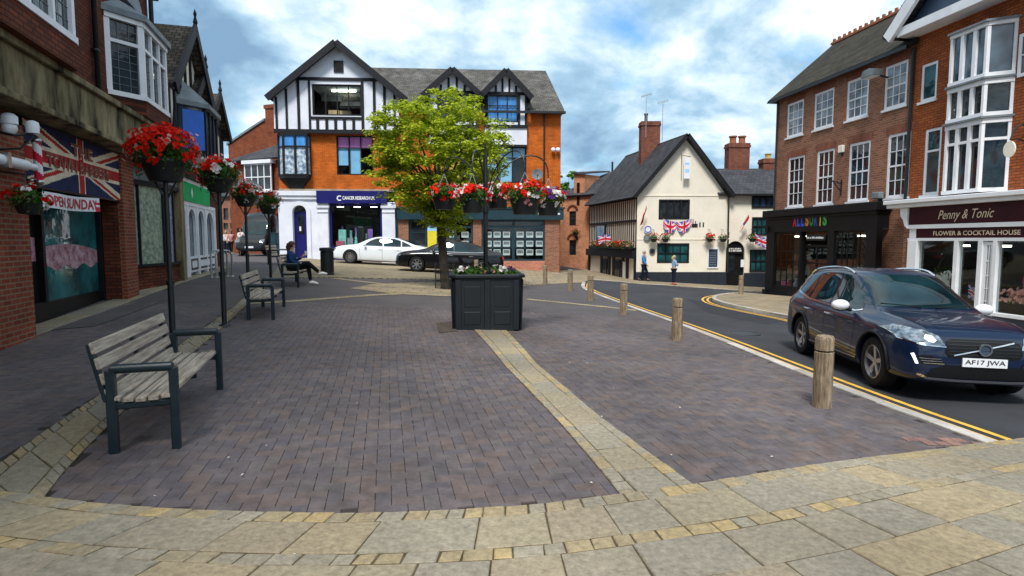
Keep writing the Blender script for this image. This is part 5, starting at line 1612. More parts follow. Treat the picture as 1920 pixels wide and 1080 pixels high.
mb = MB(); mb.box(.3, 2.5, -1, UWg - .2, 2.6, zw - .3); mb.build('inner_wall', M['dark'], rt)
M['plinth'] = pm('plinth_paint', (0.010, 0.016, 0.028), .6, var=.3)
mb = MB(); zp = Pb.uz(1280, 510)[1]; mb.box(-.02, -.06, -1.3, dr[0], -.002, zp); mb.box(dr[2], .06, -1.3, UWg, .118, Pb.uz(1420, 512)[1]); mb.build('plinth', M['plinth'], rt)
mb = MB(); z = Pb.uz(1280, 367)[1]; mb.box(0, -.03, z - .03, uE, -.002, z + .03); z = Pb.uz(1280, 449)[1]; mb.box(0, -.025, z - .02, uE, -.002, z + .02); z = Pb.uz(1280, 396)[1]
mb.build('string_course', M['cream'], rt)
window(rt, w1, 4, 1, M['timber'], M['glass'], y=-.03, fw=.09, mw=.09, thick=.1)
window(rt, w2, 4, 2, M['timber'], M['glass_teal'], y=-.02, fw=.09, mw=.05, thick=.1)
window(rt, w3, 3, 1, M['timber'], M['glass_blue'], y=.06, fw=.12, mw=.1, thick=.1)
window(rt, w4, 3, 2, M['timber'], M['glass_teal'], y=.06, fw=.08, mw=.06, thick=.1)
window(rt, w5, 3, 2, M['timber'], M['glass_teal'], y=.06, fw=.08, mw=.06, thick=.1)
# doorway with arch
cx = (dr[0] + dr[2]) / 2; rr = (dr[2] - dr[0]) / 2
mb = MB()
for k in range(12):
    t0 = PI * k / 12; t1 = PI * (k + 1) / 12; hh = .62
    corner = (dr[2], dr[3]) if k < 6 else (dr[0], dr[3])
    mb.prism([(cx + rr * math.cos(t0), dr[3] - hh + hh * math.sin(t0)), (cx + rr * math.cos(t1), dr[3] - hh + hh * math.sin(t1)), corner], .122, .3)
mb.build('door_arch', M['cream'], rt)
mb = MB(); mb.box(dr[0], .25, dr[1] - .3, dr[2], .30, dr[3]); dd = mb.build('door', M['black'], rt)
mb = MB(); mb.box(cx - .38, .235, dr[1] + .9, cx + .0, .249, dr[1] + 1.9); mb.build('pane', M['glass'], dd)
mb = MB(); mb.box(cx - .55, .10, dr[3] - .72, cx + .45, .16, dr[3] - .38); sg = mb.build('door_sign', M['letter_dark'], rt)
marks(sg, cx - .45, cx + .35, dr[3] - .62, .09, .094, 2)
mb = MB(); q = Pb.rect(1391, 487, 1397, 501, -.1); mb.box(q[0], .05, q[1], q[2], .10, q[3]); mb.build('notice', M['letter_white'], rt)
# gable verge, roofs
ov = .35; sl = (zA - zE_) / (uA - 0)
def RP(u, s, z): return (u + su * s, sv * s, z)
s0 = -.3
rf = MB()
uL_ = -.32; zLo = zE_ - .05
rf.slab([RP(uL_, s0, zLo), RP(uA, s0, zA + .14), RP(uA, SL + .3, zA + .14), RP(uL_, SL + .3, zLo)], .12)
rf.slab([RP(uE + .25, s0, zE_ - .02), RP(uA, s0, zA + .14), RP(uA, SL + .3, zA + .14), RP(uE + .25, SL + .3, zE_ - .02)], .12)
rf.build('roof', M['roof_slate_y'], rt)
bb = MB()
for ue, ze in ((uL_, zLo), (uE + .25, zE_ - .02)):
    a = RP(uA, s0 - .1, zA + .06); b = RP(ue, s0 - .1, ze - .06)
    bb.bar(a, b, .06, .22, up=Vector((b[0] - a[0], 0, b[2] - a[2])).cross(Vector((0, 1, 0))))
bb.build('bargeboard', M['timber'], rt)
rf = MB(); dR = 3.6; zrg = Pb.uz(1400, 316, dR)[1]
rf.slab([(uE - .5, -.2, zw), (UWg + .2, -.2, zw), (UWg + .2, dR, zrg), (uE - 1.8, dR, zrg)], .12)
rf.slab([(uE - 1.8, dR, zrg), (UWg + .2, dR, zrg), (UWg + .2, 7.4, zw), (uE - .5, 7.4, zw)], .12)
rf.build('wing_roof', M['roof_slate_x'], rt)
mb = MB(); mb.box(uE + .3, -.30, zw - .1, UWg + .2, -.2, zw); mb.tube([SP(-.2, zE_ - .08, .36), SP(SL, zE_ - .08, .36)], .06, 6); mb.tube([(uE + .08, -.1, zE_), (uE + .12, -.14, -1.0 + 1.6), (uE + .12, -.14, 3.0)], .045, 6); mb.build('gutter', M['iron'], rt)
# timbered side wall
tb = MB()
zj = Pb.uz(1190, 428)[1] + .1
zj = 1.95
def sbar(s, z0, z1, w=.12, o=.03):
    a = SP(s - w / 2, z0, .002); b = SP(s + w / 2, z0, .002); c = SP(s + w / 2, z0, o); d = SP(s - w / 2, z0, o)
    tb.prism([(q[0], q[1]) for q in (a, b, c, d)], z0, z1, axis='z')
for k in range(26): sbar(.1 + k * (SL - .2) / 25, zj + .1, zE_ - .1, .11, .025)
for z, h in ((zj + .05, .18), ((zj + zE_) / 2 + .15, .12), (zE_ - .12, .14)): sbar(SL / 2, z - h / 2, z + h / 2, SL, .07)
for s in (.1, 1.3, 2.0, 3.6, 4.4, 5.9, SL - .1): sbar(s, -1.2, zj - .35, .34 if s not in (.1,) else .2, .09)
sbar(SL / 2, -1.2, -.35, SL, .10)
sbar(SL / 2, zj - .5, zj - .04, SL, .28)
tb.build('timber_frame', M['timber'], rt)
for s0_, s1_, z0_, z1_, nm, m_ in ((5.2, 6.9, 2.45, 3.6, 'window', 'glass_blue'), (2.35, 3.25, -.1, 1.3, 'window', 'glass'), (4.75, 5.5, -.1, 1.3, 'window', 'glass')):
    mb = MB(); q = [SP(s0_, 0, .05), SP(s1_, 0, .05), SP(s1_, 0, .11), SP(s0_, 0, .11)]; mb.prism([(v[0], v[1]) for v in q], z0_, z1_, axis='z'); w_ = mb.build(nm, M['black'], rt)
    mb = MB()
    for k in range(2):
        sa = s0_ + .07 + k * (s1_ - s0_ - .05) / 2; sb2 = sa + (s1_ - s0_ - .2) / 2
        mb.add([SP(sa, z0_ + .08, .115), SP(sb2, z0_ + .08, .115), SP(sb2, z1_ - .08, .115), SP(sa, z1_ - .08, .115)], [(0, 1, 2, 3)])
    mb.build('pane', M[m_], w_)
mb = MB(); q = [SP(1.45, 0, .05), SP(1.9, 0, .05), SP(1.9, 0, .10), SP(1.45, 0, .10)]; mb.prism([(v[0], v[1]) for v in q], .0, 1.2, axis='z'); mb.build('notice_board', M['letter_white'], rt)
# marks on the front
q = Pb.rect(1297, 411, 1308, 426); mb = MB()
mb.box(q[0], -.03, q[1], q[2], -.002, q[1] + .2); mb.box(q[0] + .05, -.03, q[1] + .2, q[0] + .09, -.002, q[3]); mb.box(q[2] - .15, -.03, q[1] + .2, q[2] - .11, -.002, q[3] - .1); mb.build('emblem', M['letter_dark'], rt)
q = Pb.rect(1311, 417, 1320, 426); letter('lettering', '11', q[0], q[1], q[2], q[3], -.01, M['letter_dark'], rt, .05)
# chimneys
def chimney(F, px0, py0, px1, py1, off, name, label, pots, mat='brick_dark', zdown=2.0, w=None):
    u0, z0, u1, z1 = F.rect(px0, py0, px1, py1, off)
    t_ = thing(name, label, 'chimney', F.W(u0, off, z0 - zdown), F.rz)
    H = z1 - z0 + zdown; W2 = u1 - u0
    mb = MB(); mb.box(0, 0, 0, W2, .8, H - .28); mb.box(-.05, -.05, H - .28, W2 + .05, .85, H - .14); mb.box(-.02, -.02, H - .14, W2 + .02, .82, H); mb.build('stack', M[mat], t_)
    for k, (f, h, r_, mm) in enumerate(pots):
        mb = MB(); mb.lathe([(r_, 0), (r_ * .85, h * .3), (r_ * .85, h * .8), (r_ * 1.1, h * .84), (r_ * 1.1, h), (r_ * .7, h), (r_ * .7, h * .9)], (W2 * f, .4, H), 12); mb.build('chimney_pot', M[mm], t_, smooth=True)
    return t_, F.W(u0 + W2 * .3, off + .1, z1)
M['pot_yellow'] = pm('buff_pot', (0.5, 0.36, 0.12), 0.8, var=.2)
M['brick_chim'] = brickmat('chimney_brick', (0.26, 0.085, 0.05), (0.17, 0.05, 0.035), (0.12, 0.08, 0.06), stain=0.4)
_, ap = chimney(Pb, 1203, 227, 1238, 262, 3.4, 'chimney_stack', 'tall brick chimney stack on the inn roof with one narrow pot', [(.3, .55, .12, 'iron')], 'brick_chim', 2.4)
chimney(Pb, 1367, 268, 1406, 300, 3.4, 'chimney_stack', 'broad brick chimney stack with red pots behind the inn wing', [(.28, .5, .24, 'terracotta'), (.72, .5, .24, 'terracotta')], 'brick_chim', 1.7)
chimney(Pb, 1432, 297, 1460, 310, 3.4, 'chimney_stack', 'short brick chimney stack with buff pot beside the brown brick house', [(.45, .35, .2, 'pot_yellow')], 'brick_chim', 1.5)
for px, py0, py1, lb in ((1211, 178, 240, 'television aerial standing on the tall inn chimney'), (1242, 190, 245, 'thin television aerial just right of the tall inn chimney')):
    u, z = Pb.uz(px, py1, 3.3); u2, z2 = Pb.uz(px, py0, 3.3)
    t_ = thing('television_aerial', lb, 'aerial', Pb.W(u, 3.3, z), Pb.rz)
    H = z2 - z
    mb = MB(); mb.tube([(0, 0, -.6), (0, 0, H)], .022, 6); mb.build('mast', M['steel'], t_)
    mb = MB(); mb.tube([(-.32, 0, H - .1), (.32, 0, H + .06)], .014, 5)
    for k in range(7):
        x = -.3 + k * .1; mb.tube([(x, -.16, H - .02 + x * .25), (x, .16, H - .02 + x * .25)], .009, 4)
        mb.tube([(x, 0, H - .12 + x * .25), (x, 0, H + .08 + x * .25)], .009, 4)
    mb.build('antenna', M['steel'], t_)
# hanging inn sign, round signs, board, flags
u0, z0, u1, z1 = Pb.rect(1282, 296, 1294, 335, -.3)
t_ = thing('hanging_sign', 'tall white sign hanging from an iron bracket high on the inn gable', 'sign', Pb.W(u0, -.02, z0), Pb.rz)
mb = MB(); mb.box(0, -.34, 0, u1 - u0, -.28, z1 - z0); p_ = mb.build('sign_board', M['white'], t_)
mb = MB(); mb.box(.06, -.345, .35, u1 - u0 - .06, -.341, .55); mb.box(.06, -.345, .8, u1 - u0 - .06, -.341, .92); mb.build('painted_mark', M['curtain_pale'], p_)
mb = MB(); mb.tube([(-.05, .02, z1 - z0 + .12), (-.05, -.35, z1 - z0 + .12), (u1 - u0, -.35, z1 - z0 + .06)], .02, 6); mb.tube([(-.05, .02, z1 - z0 + .3), (-.05, .02, -.1)], .018, 6); mb.build('bracket', M['iron'], t_)
for px, py, r_, nm, lb, mm in ((1215, 430, .24, 'round_sign', 'round blue and white sign high beside the inn corner', 'white'), (1213, 446, .20, 'round_sign', 'round grey sign just below the blue and white one at the inn corner', 'lead'), (1223, 471, .17, 'round_plaque', 'small dark round plaque on the cream inn wall', 'iron')):
    u, z = Pb.uz(px, py, -.1)
    t_ = thing(nm, lb, 'sign', Pb.W(u, -.0, z), Pb.rz)
    mb = MB(); mb.lathe([(0, -.10), (r_, -.10), (r_, -.06), (0, -.06)], n=24, axis='y'); p_ = mb.build('disc', M[mm], t_)
    if mm == 'white':
        mb = MB(); mb.lathe([(r_ * .62, -.108), (r_ * .86, -.108), (r_ * .86, -.103), (r_ * .62, -.103)], n=24, axis='y', close=True); mb.build('ring', M['cloth_blue'], p_)
    else:
        mb = MB(); mb.lathe([(r_ * .72, -.108), (r_ * .84, -.108), (r_ * .84, -.103), (r_ * .72, -.103)], n=24, axis='y', close=True); mb.build('ring', M['steel'], p_)
    mb = MB(); mb.box(-.02, -.06, -.02, .02, .0, .02); mb.build('fixing', M['iron'], t_)
u0, z0, u1, z1 = Pb.rect(1326, 465, 1347, 503)
t_ = thing('menu_board', 'dark menu board in a white frame on the inn wall left of the door', 'board', Pb.W(u0, -.0, z0), Pb.rz)
mb = MB(); W2, H2 = u1 - u0, z1 - z0
mb.box(0, -.06, 0, .07, -.002, H2); mb.box(W2 - .07, -.06, 0, W2, -.002, H2); mb.box(.07, -.06, 0, W2 - .07, -.002, .07); mb.box(.07, -.06, H2 - .07, W2 - .07, -.002, H2); mb.build('frame', M['white'], t_)
mb = MB(); mb.box(.07, -.03, .07, W2 - .07, -.004, H2 - .07); p_ = mb.build('panel', M['slateblue'], t_)
mb = MB()
for k in range(6): mb.box(.12, -.035, .2 + k * .14, W2 - .14, -.031, .24 + k * .14)
mb.build('writing', M['lead'], p_)
# union flags draped below the upper window
Uf = thing('flag_bunting', 'pair of draped union flags under the upper window of the inn', 'flag', Pb.W(*[Pb.uz(1243, 412)[0], -.10, Pb.uz(1243, 430)[1]]), Pb.rz)
Wf = Pb.uz(1296, 420)[0] - Pb.uz(1243, 420)[0]
def drape(s, t_):
    sag = .18 * math.sin(s * PI)
    pinch = .35 + .65 * abs(math.sin(s * PI * 2 + .2)) ** .6
    return (s * Wf, -.05 * math.sin(s * 22 + t_ * 3), .62 - sag - (1 - t_) * .72 * pinch)
flag_mesh('cloth', drape, Uf, 60, 16, idx=lambda s, t_: union_idx((s * 2) % 1, t_, 1.6))
def wall_flag(px0, py0, px1, py1, label, F=Pb, union=False, off=-.5):
    """small flag on a slanting pole"""
    u0, z0 = F.uz(px0, py0, off); u1, z1 = F.uz(px1, py1, -.05)
    t_ = thing('wall_flag', label, 'flag', F.W(u1, -.03, z1), F.rz)
    dx, dz = u0 - u1, z0 - z1
    mb = MB(); mb.tube([(0, 0, 0), (dx, off, dz)], .015, 6); mb.build('pole', M['letter_gold'], t_)
    def fn(s, t_):
        k = .35 + .65 * s
        return (dx * k + .10 * math.sin(t_ * 5) * t_ - .25 * t_ * (1 if dx > 0 else -1) * .4, off * k - .06 * math.sin(s * 6 + t_ * 4), dz * k - .55 * t_)
    flag_mesh('cloth', fn, t_, 12, 10, idx=(lambda s, t: union_idx(s, t)) if union else (lambda s, t: 1 if (s > .3 or t > .5) else 2))
wall_flag(1212, 385, 1203, 420, 'limp red flag on a slanting pole at the left corner of the inn front')
wall_flag(1404, 402, 1388, 428, 'limp red flag on a slanting pole right of the inn gable')
u, z = Pb.uz(1416, 452, -.3)
t_ = thing('wall_flag', 'bright union flag hanging beside the right-hand inn windows', 'flag', Pb.W(u, 0, z), Pb.rz)
flag_mesh('cloth', lambda s, t_: (s * .75, -.3 - .08 * math.sin(s * 7), -.2 + t_ * .6 - .25 * s), t_, 24, 16)
mb = MB(); mb.tube([(-.02, .0, -.3), (-.02, -.32, .5)], .015, 6); mb.build('pole', M['letter_gold'], t_)
w_ = Pb.W(*SP(4.6, 3.0, .4)) if False else None
q = SP(4.3, 2.55, .35)
t_ = thing('wall_flag', 'small union flag hanging on the timbered side wall of the inn', 'flag', Pb.W(q[0], q[1], q[2]), Pb.rz)
flag_mesh('cloth', lambda s, t_: (-.5 + s * 1.0, -.05 * math.sin(s * 7), -.3 + t_ * .55 + .1 * math.sin(s * 3)), t_, 24, 16)
mb = MB(); mb.tube([(.5, .0, -.1), (.5, 0.2, .4)], .015, 6); mb.build('pole', M['letter_gold'], t_)

# ---- brick warehouse left of the inn
Wh = Fac((at(1046, 480, 46).x, 46), (at(1112, 480, 43.8).x, 43.8), -0.55)
rt = Wh.make('brick_warehouse', 'pink brick building with arched windows and dark roof left of the inn', 'building')
ops = [Wh.rect(1067, 396, 1080, 423), Wh.rect(1067, 450, 1080, 478)]
mb = MB(); ze = Wh.uz(1060, 368)[1]; wall(mb, 0, Wh.L + 1.5, -.8, ze, ops, rev=.2); mb.box(0, .01, -.8, .1, 12, ze)
za = Wh.uz(1084, 325)[1]
mb.prism([(Wh.uz(1076, 350)[0], ze), (Wh.uz(1096, 350)[0], ze), (Wh.uz(1096, 350)[0], za - .1), (Wh.uz(1076, 350)[0], za)], 0.0, 2)
mb.build('wall', M['brick_pink'], rt)
for q in ops:
    window(rt, q, 2, 3, M['black'], M['glass'], y=.08, fw=.05)
    mb = MB(); r_ = (q[2] - q[0]) / 2; cxx = (q[0] + q[2]) / 2
    for k in range(8):
        t0 = PI * k / 8; t1 = PI * (k + 1) / 8
        mb.prism([(cxx + r_ * math.cos(t0), q[3] + .3 * math.sin(t0)), (cxx + r_ * math.cos(t1), q[3] + .3 * math.sin(t1)), (cxx + (r_ + .2) * math.cos(t1), q[3] + .5 * math.sin(t1)), (cxx + (r_ + .2) * math.cos(t0), q[3] + .5 * math.sin(t0))], -.02, .0 - .002)
    mb.build('brick_arch', M['brick_dark'], rt)
mb = MB(); mb.box(Wh.uz(1076, 350)[0] + .3, -.03, Wh.uz(1080, 385)[1], Wh.uz(1076, 350)[0] + .55, -.002, Wh.uz(1080, 343)[1]); mb.build('slit_window', M['black'], rt)
mb = MB(); zr = Wh.uz(1130, 305, 4)[1]
mb.slab([(-.3, -.25, ze + .02), (Wh.L + 2, -.25, ze + .02), (Wh.L + 3, 4, zr), (2.0, 4, zr - .8)], .15)
mb.slab([(-.3, -.25, ze + .02), (2.0, 4, zr - .8), (2, 11, zr - .8), (-.3, 12, ze)], .15)
u0_, u1_ = Wh.uz(1074, 350)[0], Wh.uz(1099, 350)[0]
mb.slab([(u0_, -.2, za + .1), (u1_, -.2, za - .02), (u1_, 3.2, za + .4), (u0_, 3.2, za + .5)], .1)
mb.build('roof', M['roof_slate_x'], rt)
mb = MB(); u, z = Wh.uz(1148, 325, 4); mb.tube([(u, 4, z - 1.5), (u, 4, z + .9)], .08, 8); mb.build('flue', M['iron'], rt)

# ================================================================ right-hand row
Q = G(1437, 553); d_ = Vector((.136, -1)).normalized(); n_ = Vector((-d_.y, d_.x))
q0 = Vector((Q.x, Q.y)) + n_ * .4
Rr = Fac(q0, q0 + d_ * 14, -0.75)
rt = Rr.make('georgian_house', 'brown brick house with three rows of white sash windows', 'house')
US = Rr.uz(1709, 250)[0]; zE = Rr.uz(1598, 132)[1]
u_l = 0.0
up = [(1476, 191, 1506, 254), (1527, 170, 1563, 239), (1588, 146, 1628, 222), (1659, 120, 1701, 202)]
lo = [(1477, 293, 1507, 387), (1531, 281, 1563, 381), (1591, 267, 1630, 378), (1663, 251, 1706, 371)]
U = [Rr.rect(*q) for q in up]; L_ = [Rr.rect(*q) for q in lo]
zu0 = sum(q[1] for q in U) / 4; zu1 = sum(q[3] for q in U) / 4; zl0 = sum(q[1] for q in L_) / 4; zl1 = sum(q[3] for q in L_) / 4
ops = []
for q in U: ops.append((q[0], zu0, q[2], zu1))
for q in L_: ops.append((q[0], zl0, q[2], zl1))
mb = MB(); zf = Rr.uz(1600, 390)[1]
wall(mb, -.25, US, 2.6, zE, ops, rev=.12)
mb.box(-.25, .003, -.6, -.15, 9, zE); mb.box(-.25, 9, -.6, US, 9.1, zE)
uPier0 = Rr.uz(1644, 470)[0]; uPier1 = Rr.uz(1702, 470)[0]
mb.box(uPier0, 0.001, -.6, US, .3, 2.6)
mb.build('wall', M['brick_brown'], rt)
M['lintel'] = brickmat('lintel_brick', (0.30, 0.10, 0.06), (0.22, 0.07, 0.045), (0.2, 0.12, 0.08), w=.075, h=.3, ms=.01)
mb = MB()
for q in ops:
    mb.prism([(q[0] - .04, q[3] + .002), (q[2] + .04, q[3] + .002), (q[2] + .12, q[3] + .24), ((q[0] + q[2]) / 2, q[3] + .29), (q[0] - .12, q[3] + .24)], -.012, -.002)
mb.build('brick_lintel', M['lintel'], rt)
for i, q in enumerate(ops):
    nz = 4 if i < 4 else 4
    w_ = window(rt, q, 3, [.25, .5, .75], M['white'], M['glass_net'] if i < 4 else M['glass'], y=.015, fw=.085, mw=.026, transom=.5, sill=M['white'], name='sash_window')
rf = MB(); du = Rr.uz(1560, 85, 4.2)[0]; zr = Rr.uz(1560, 85, 4.2)[1]
zr2_ = Rr.uz(1722, 11, 4.2)[1]
rf.slab([(-.55, -.3, zE + .02), (US + .1, -.3, zE + .02), (US + .1, 4.2, zr), (du, 4.2, zr)], .15)
rf.slab([(-.55, -.3, zE + .02), (du, 4.2, zr), (-.55, 9.3, zE + .02)], .15)
rf.slab([(du, 4.2, zr), (US + .1, 4.2, zr), (US + .1, 9.3, zE + .02), (-.55, 9.3, zE + .02)], .15)
rf.build('roof', M['roof_moss_x'], rt)
mb = MB(); k = du
while k < US + .1:
    mb.box(k, 4.12, zr + .0, k + .32, 4.28, zr + .10); mb.box(k + .10, 4.16, zr + .10, k + .22, 4.24, zr + .24); k += .34
mb.build('ridge_tiles', M['terracotta'], rt)
mb = MB(); mb.box(-.45, -.34, zE - .12, US, -.22, zE - .01); mb.tube([(US - .02, -.07, 3.2), (US - .02, -.07, zE - .1)], .05, 8); mb.tube([(-.2, -.07, 2.6), (-.2, -.07, zE - .1)], .04, 8); mb.build('gutter', M['iron'], rt)
# fixtures on its wall
u, z = Rr.uz(1628, 138, -.7)
t_ = thing('floodlight', 'wide floodlight sticking out under the eaves of the brown brick house', 'light', Rr.W(u, -.0, z), Rr.rz)
mb = MB(); mb.prism([(-.28, -.10), (.28, -.10), (.34, .06), (.1, .14), (-.2, .12)], -.75, -.45); mb.build('lamp_head', M['lead'], t_)
mb = MB(); mb.box(-.24, -.72, -.125, .24, -.48, -.102); mb.build('lens', M['white'], t_)
mb = MB(); mb.tube([(0, 0, -.1), (0, -.5, .0)], .03, 8); mb.build('arm', M['iron'], t_)
u, z = Rr.uz(1575, 280, -.1)
t_ = thing('alarm_box', 'cream alarm box between the lower sash windows', 'alarm box', Rr.W(u, 0, z), Rr.rz)
mb = MB(); mb.box(-.13, -.10, -.12, .13, -.0, .14); mb.build('case', M['cream'], t_, bevel=.02); mb = MB(); mb.lathe([(.05, -.22), (.06, -.12), (.0, -.12)], (0, -.05, 0), 10); mb.build('strobe', M['slateblue'], t_)
u, z = Rr.uz(1578, 350, -.0)
t_ = thing('sign_bracket', 'empty black iron sign bracket below the lower sash windows', 'bracket', Rr.W(u, 0, z), Rr.rz)
mb = MB(); mb.tube([(0, -.02, -.3), (0, -.02, .25)], .025, 6); mb.tube([(0, 0, .1), (-.0, -.55, .25)], .022, 6); mb.tube([(0, 0, -.2), (0, -.35, .18)], .018, 6); mb.build('iron_arm', M['iron'], t_)
u, z = Rr.uz(1643, 366, -.2)
t_ = thing('wall_light', 'square grey wall light above the black shop cornice', 'light', Rr.W(u, -.0, z), Rr.rz)
mb = MB(); mb.box(-.16, -.25, -.12, .16, -.05, .1); mb.build('lamp_head', M['lead'], t_, bevel=.02); mb = MB(); mb.box(-.03, -.1, -.2, .03, 0, .05); mb.build('bracket', M['iron'], t_)

# ---- black shop (ALLSORTS)
OFF = -.42
def rr_(x0, y0, x1, y1, o=OFF): return Rr.rect(x0, y0, x1, y1, o)
s0u = Rr.uz(1437, 470, OFF)[0]; s1u = Rr.uz(1645, 430, OFF)[0]
cz0, cz1 = Rr.uz(1550, 401, OFF)[1], Rr.uz(1550, 386, OFF)[1]
fz0_ = Rr.uz(1520, 434, OFF)[1]
g0 = Rr.gz(0, OFF)
rt = thing('black_shop', 'black painted shopfront with coloured letters ALLSORTS on its fascia', 'shop', Rr.W(s0u, OFF, g0), Rr.rz)
W2 = s1u - s0u
def zl(z): return z - g0
zc0, zc1, zf_ = zl(cz0), zl(cz1), zl(fz0_)
mb = MB(); mb.box(-.12, -.18, zc0, W2 + .12, .41, zc1); mb.box(-.05, -.10, zc0 - .1, W2 + .05, .41, zc0); mb.build('cornice', M['black'], rt, bevel=.02)
mb = MB(); mb.box(0, -.02, zf_, W2, .41, zc0 - .1); fs = mb.build('fascia', M['black'], rt)
u0, u1 = [Rr.uz(x, 412, OFF)[0] - s0u for x in (1488, 1553)]
zt0, zt1 = zl(Rr.uz(1520, 424, OFF)[1]), zl(Rr.uz(1520, 402, OFF)[1])
for k, (ch, c_) in enumerate(zip('ALLSORTS', [(0.75, .02, .03), (.03, .12, .75), (.02, .10, .7), (.8, .25, .02), (.02, .30, .10), (.04, .08, .30), (.8, .6, .02), (.05, .5, .12)])):
    cm = pm('sign_colour_%d' % k, c_, .4, var=.05); a = u0 + (u1 - u0) * k / 8; b = u0 + (u1 - u0) * (k + .86) / 8
    letter('letter', ch, a, zt0, b, zt1, -.028, cm, fs, .05)
mb = MB()
m1 = [Rr.uz(x, 480, OFF)[0] - s0u for x in (1451, 1498, 1551, 1563, 1622)]
for a, b in ((0, m1[0]), (m1[1], m1[1] + .1), (m1[2], m1[3]), (m1[4], W2)): mb.box(a, -.02, -.2, b, .2, zf_)
mb.box(-.06, -.10, -.2, .18, .2, .25); mb.box(-.04, -.08, zf_ - .0, .16, -.021, zf_ + .25)
mb.build('pilaster', M['black'], rt)
zs_ = .45
mb = MB(); mb.box(m1[0], .0, -.2, m1[1], .15, zs_); mb.box(m1[3], .0, -.2, m1[4], .15, zs_ + .1); mb.build('stall_riser', M['black'], rt)
window(rt, (m1[0], zs_, m1[1], zf_ - .02), 4, 3, M['black'], M['clear'], y=.03, fw=.05, mw=.025, name='shop_window')
window(rt, (m1[3], zs_ + .1, m1[4], zf_ - .02), 5, 3, M['black'], M['clear'], y=.03, fw=.05, mw=.025, name='shop_window')
window(rt, (m1[1] + .1, -.05, m1[2], zf_ - .5), 2, [.3, .7], M['black'], M['clear'], y=.12, fw=.1, mw=.06, name='door')
mb = MB(); x0, x1 = [Rr.uz(x, 446, OFF)[0] - s0u for x in (1512, 1547)]; z = zl(Rr.uz(1530, 446, OFF)[1])
mb.box(x0, .0, z - .1, x1, .04, z + .12); sg = mb.build('name_plate', M['iron'], rt)
marks(sg, x0 + .05, x1 - .05, z - .03, .08, -.004, 1)
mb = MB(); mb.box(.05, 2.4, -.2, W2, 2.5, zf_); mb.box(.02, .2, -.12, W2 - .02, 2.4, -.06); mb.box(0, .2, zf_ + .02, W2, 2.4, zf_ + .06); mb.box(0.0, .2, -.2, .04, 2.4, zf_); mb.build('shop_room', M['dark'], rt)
for z_ in (zs_, zs_ + .55, zs_ + 1.1):
    mb = MB(); mb.box(m1[0] + .1, .2, z_ - .03, m1[1] - .05, .8, z_); mb.build('shelf', M['timber'], rt)
    goods(rt, m1[0] + .2, m1[1] - .15, z_, .3, .7, 11, ['goods_f', 'goods_e', 'goods_d', 'goods_c'], .4, int(z_ * 10), .7)
goods(rt, m1[3] + .2, m1[4] - .2, zs_ + .1, .3, .9, 18, ['goods_f', 'goods_e', 'goods_c', 'yellow'], .9, 8, .6)
mb = MB(); mb.box(m1[0], .9, zf_ - .2, m1[1], .95, zf_ - .15); mb.box(m1[3], .9, zf_ - .2, m1[4], .95, zf_ - .15); mb.build('strip_light', M['tube_light'], rt)

# ---- orange brick building with the flower shop
OB = Fac(Rr.W(US + .01, 0, 0)[:2], Rr.W(US + 9, 0, 0)[:2], -0.75)
rt = OB.make('orange_brick_building', 'bright orange brick building with white stacked bay windows above the flower shop', 'building')
w_a = OB.rect(1727, 118, 1757, 188); w_b = OB.rect(1732, 241, 1763, 365)
zc0, zc1 = OB.uz(1800, 385, -.6)[1], OB.uz(1800, 366, -.6)[1]
mb = MB(); wall(mb, 0, 9, 2.4, 10.4, [w_a, w_b], rev=.12); mb.box(0, .01, -.6, .1, 8, 2.4); mb.box(0, 8, -.6, 9, 8.1, 10); mb.build('wall', M['brick_red'], rt)
window(rt, w_a, 1, 1, M['white'], M['glass_teal'], y=.02, fw=.08, sill=M['white']); window(rt, w_b, 1, [.68], M['white'], M['glass_teal'], y=.02, fw=.08, mw=.06, sill=M['white'])
bq = OB.rect(1772, 219, 1850, 357, -.45)
u0, u1 = OB.uz(1768, 290, -.2)[0], OB.uz(1887, 290, -.1)[0]
z0, z1, z2, z3 = OB.uz(1810, 362, -.45)[1], OB.uz(1810, 228, -.45)[1], OB.uz(1810, 158, -.45)[1], OB.uz(1810, 90, -.45)[1] + .5
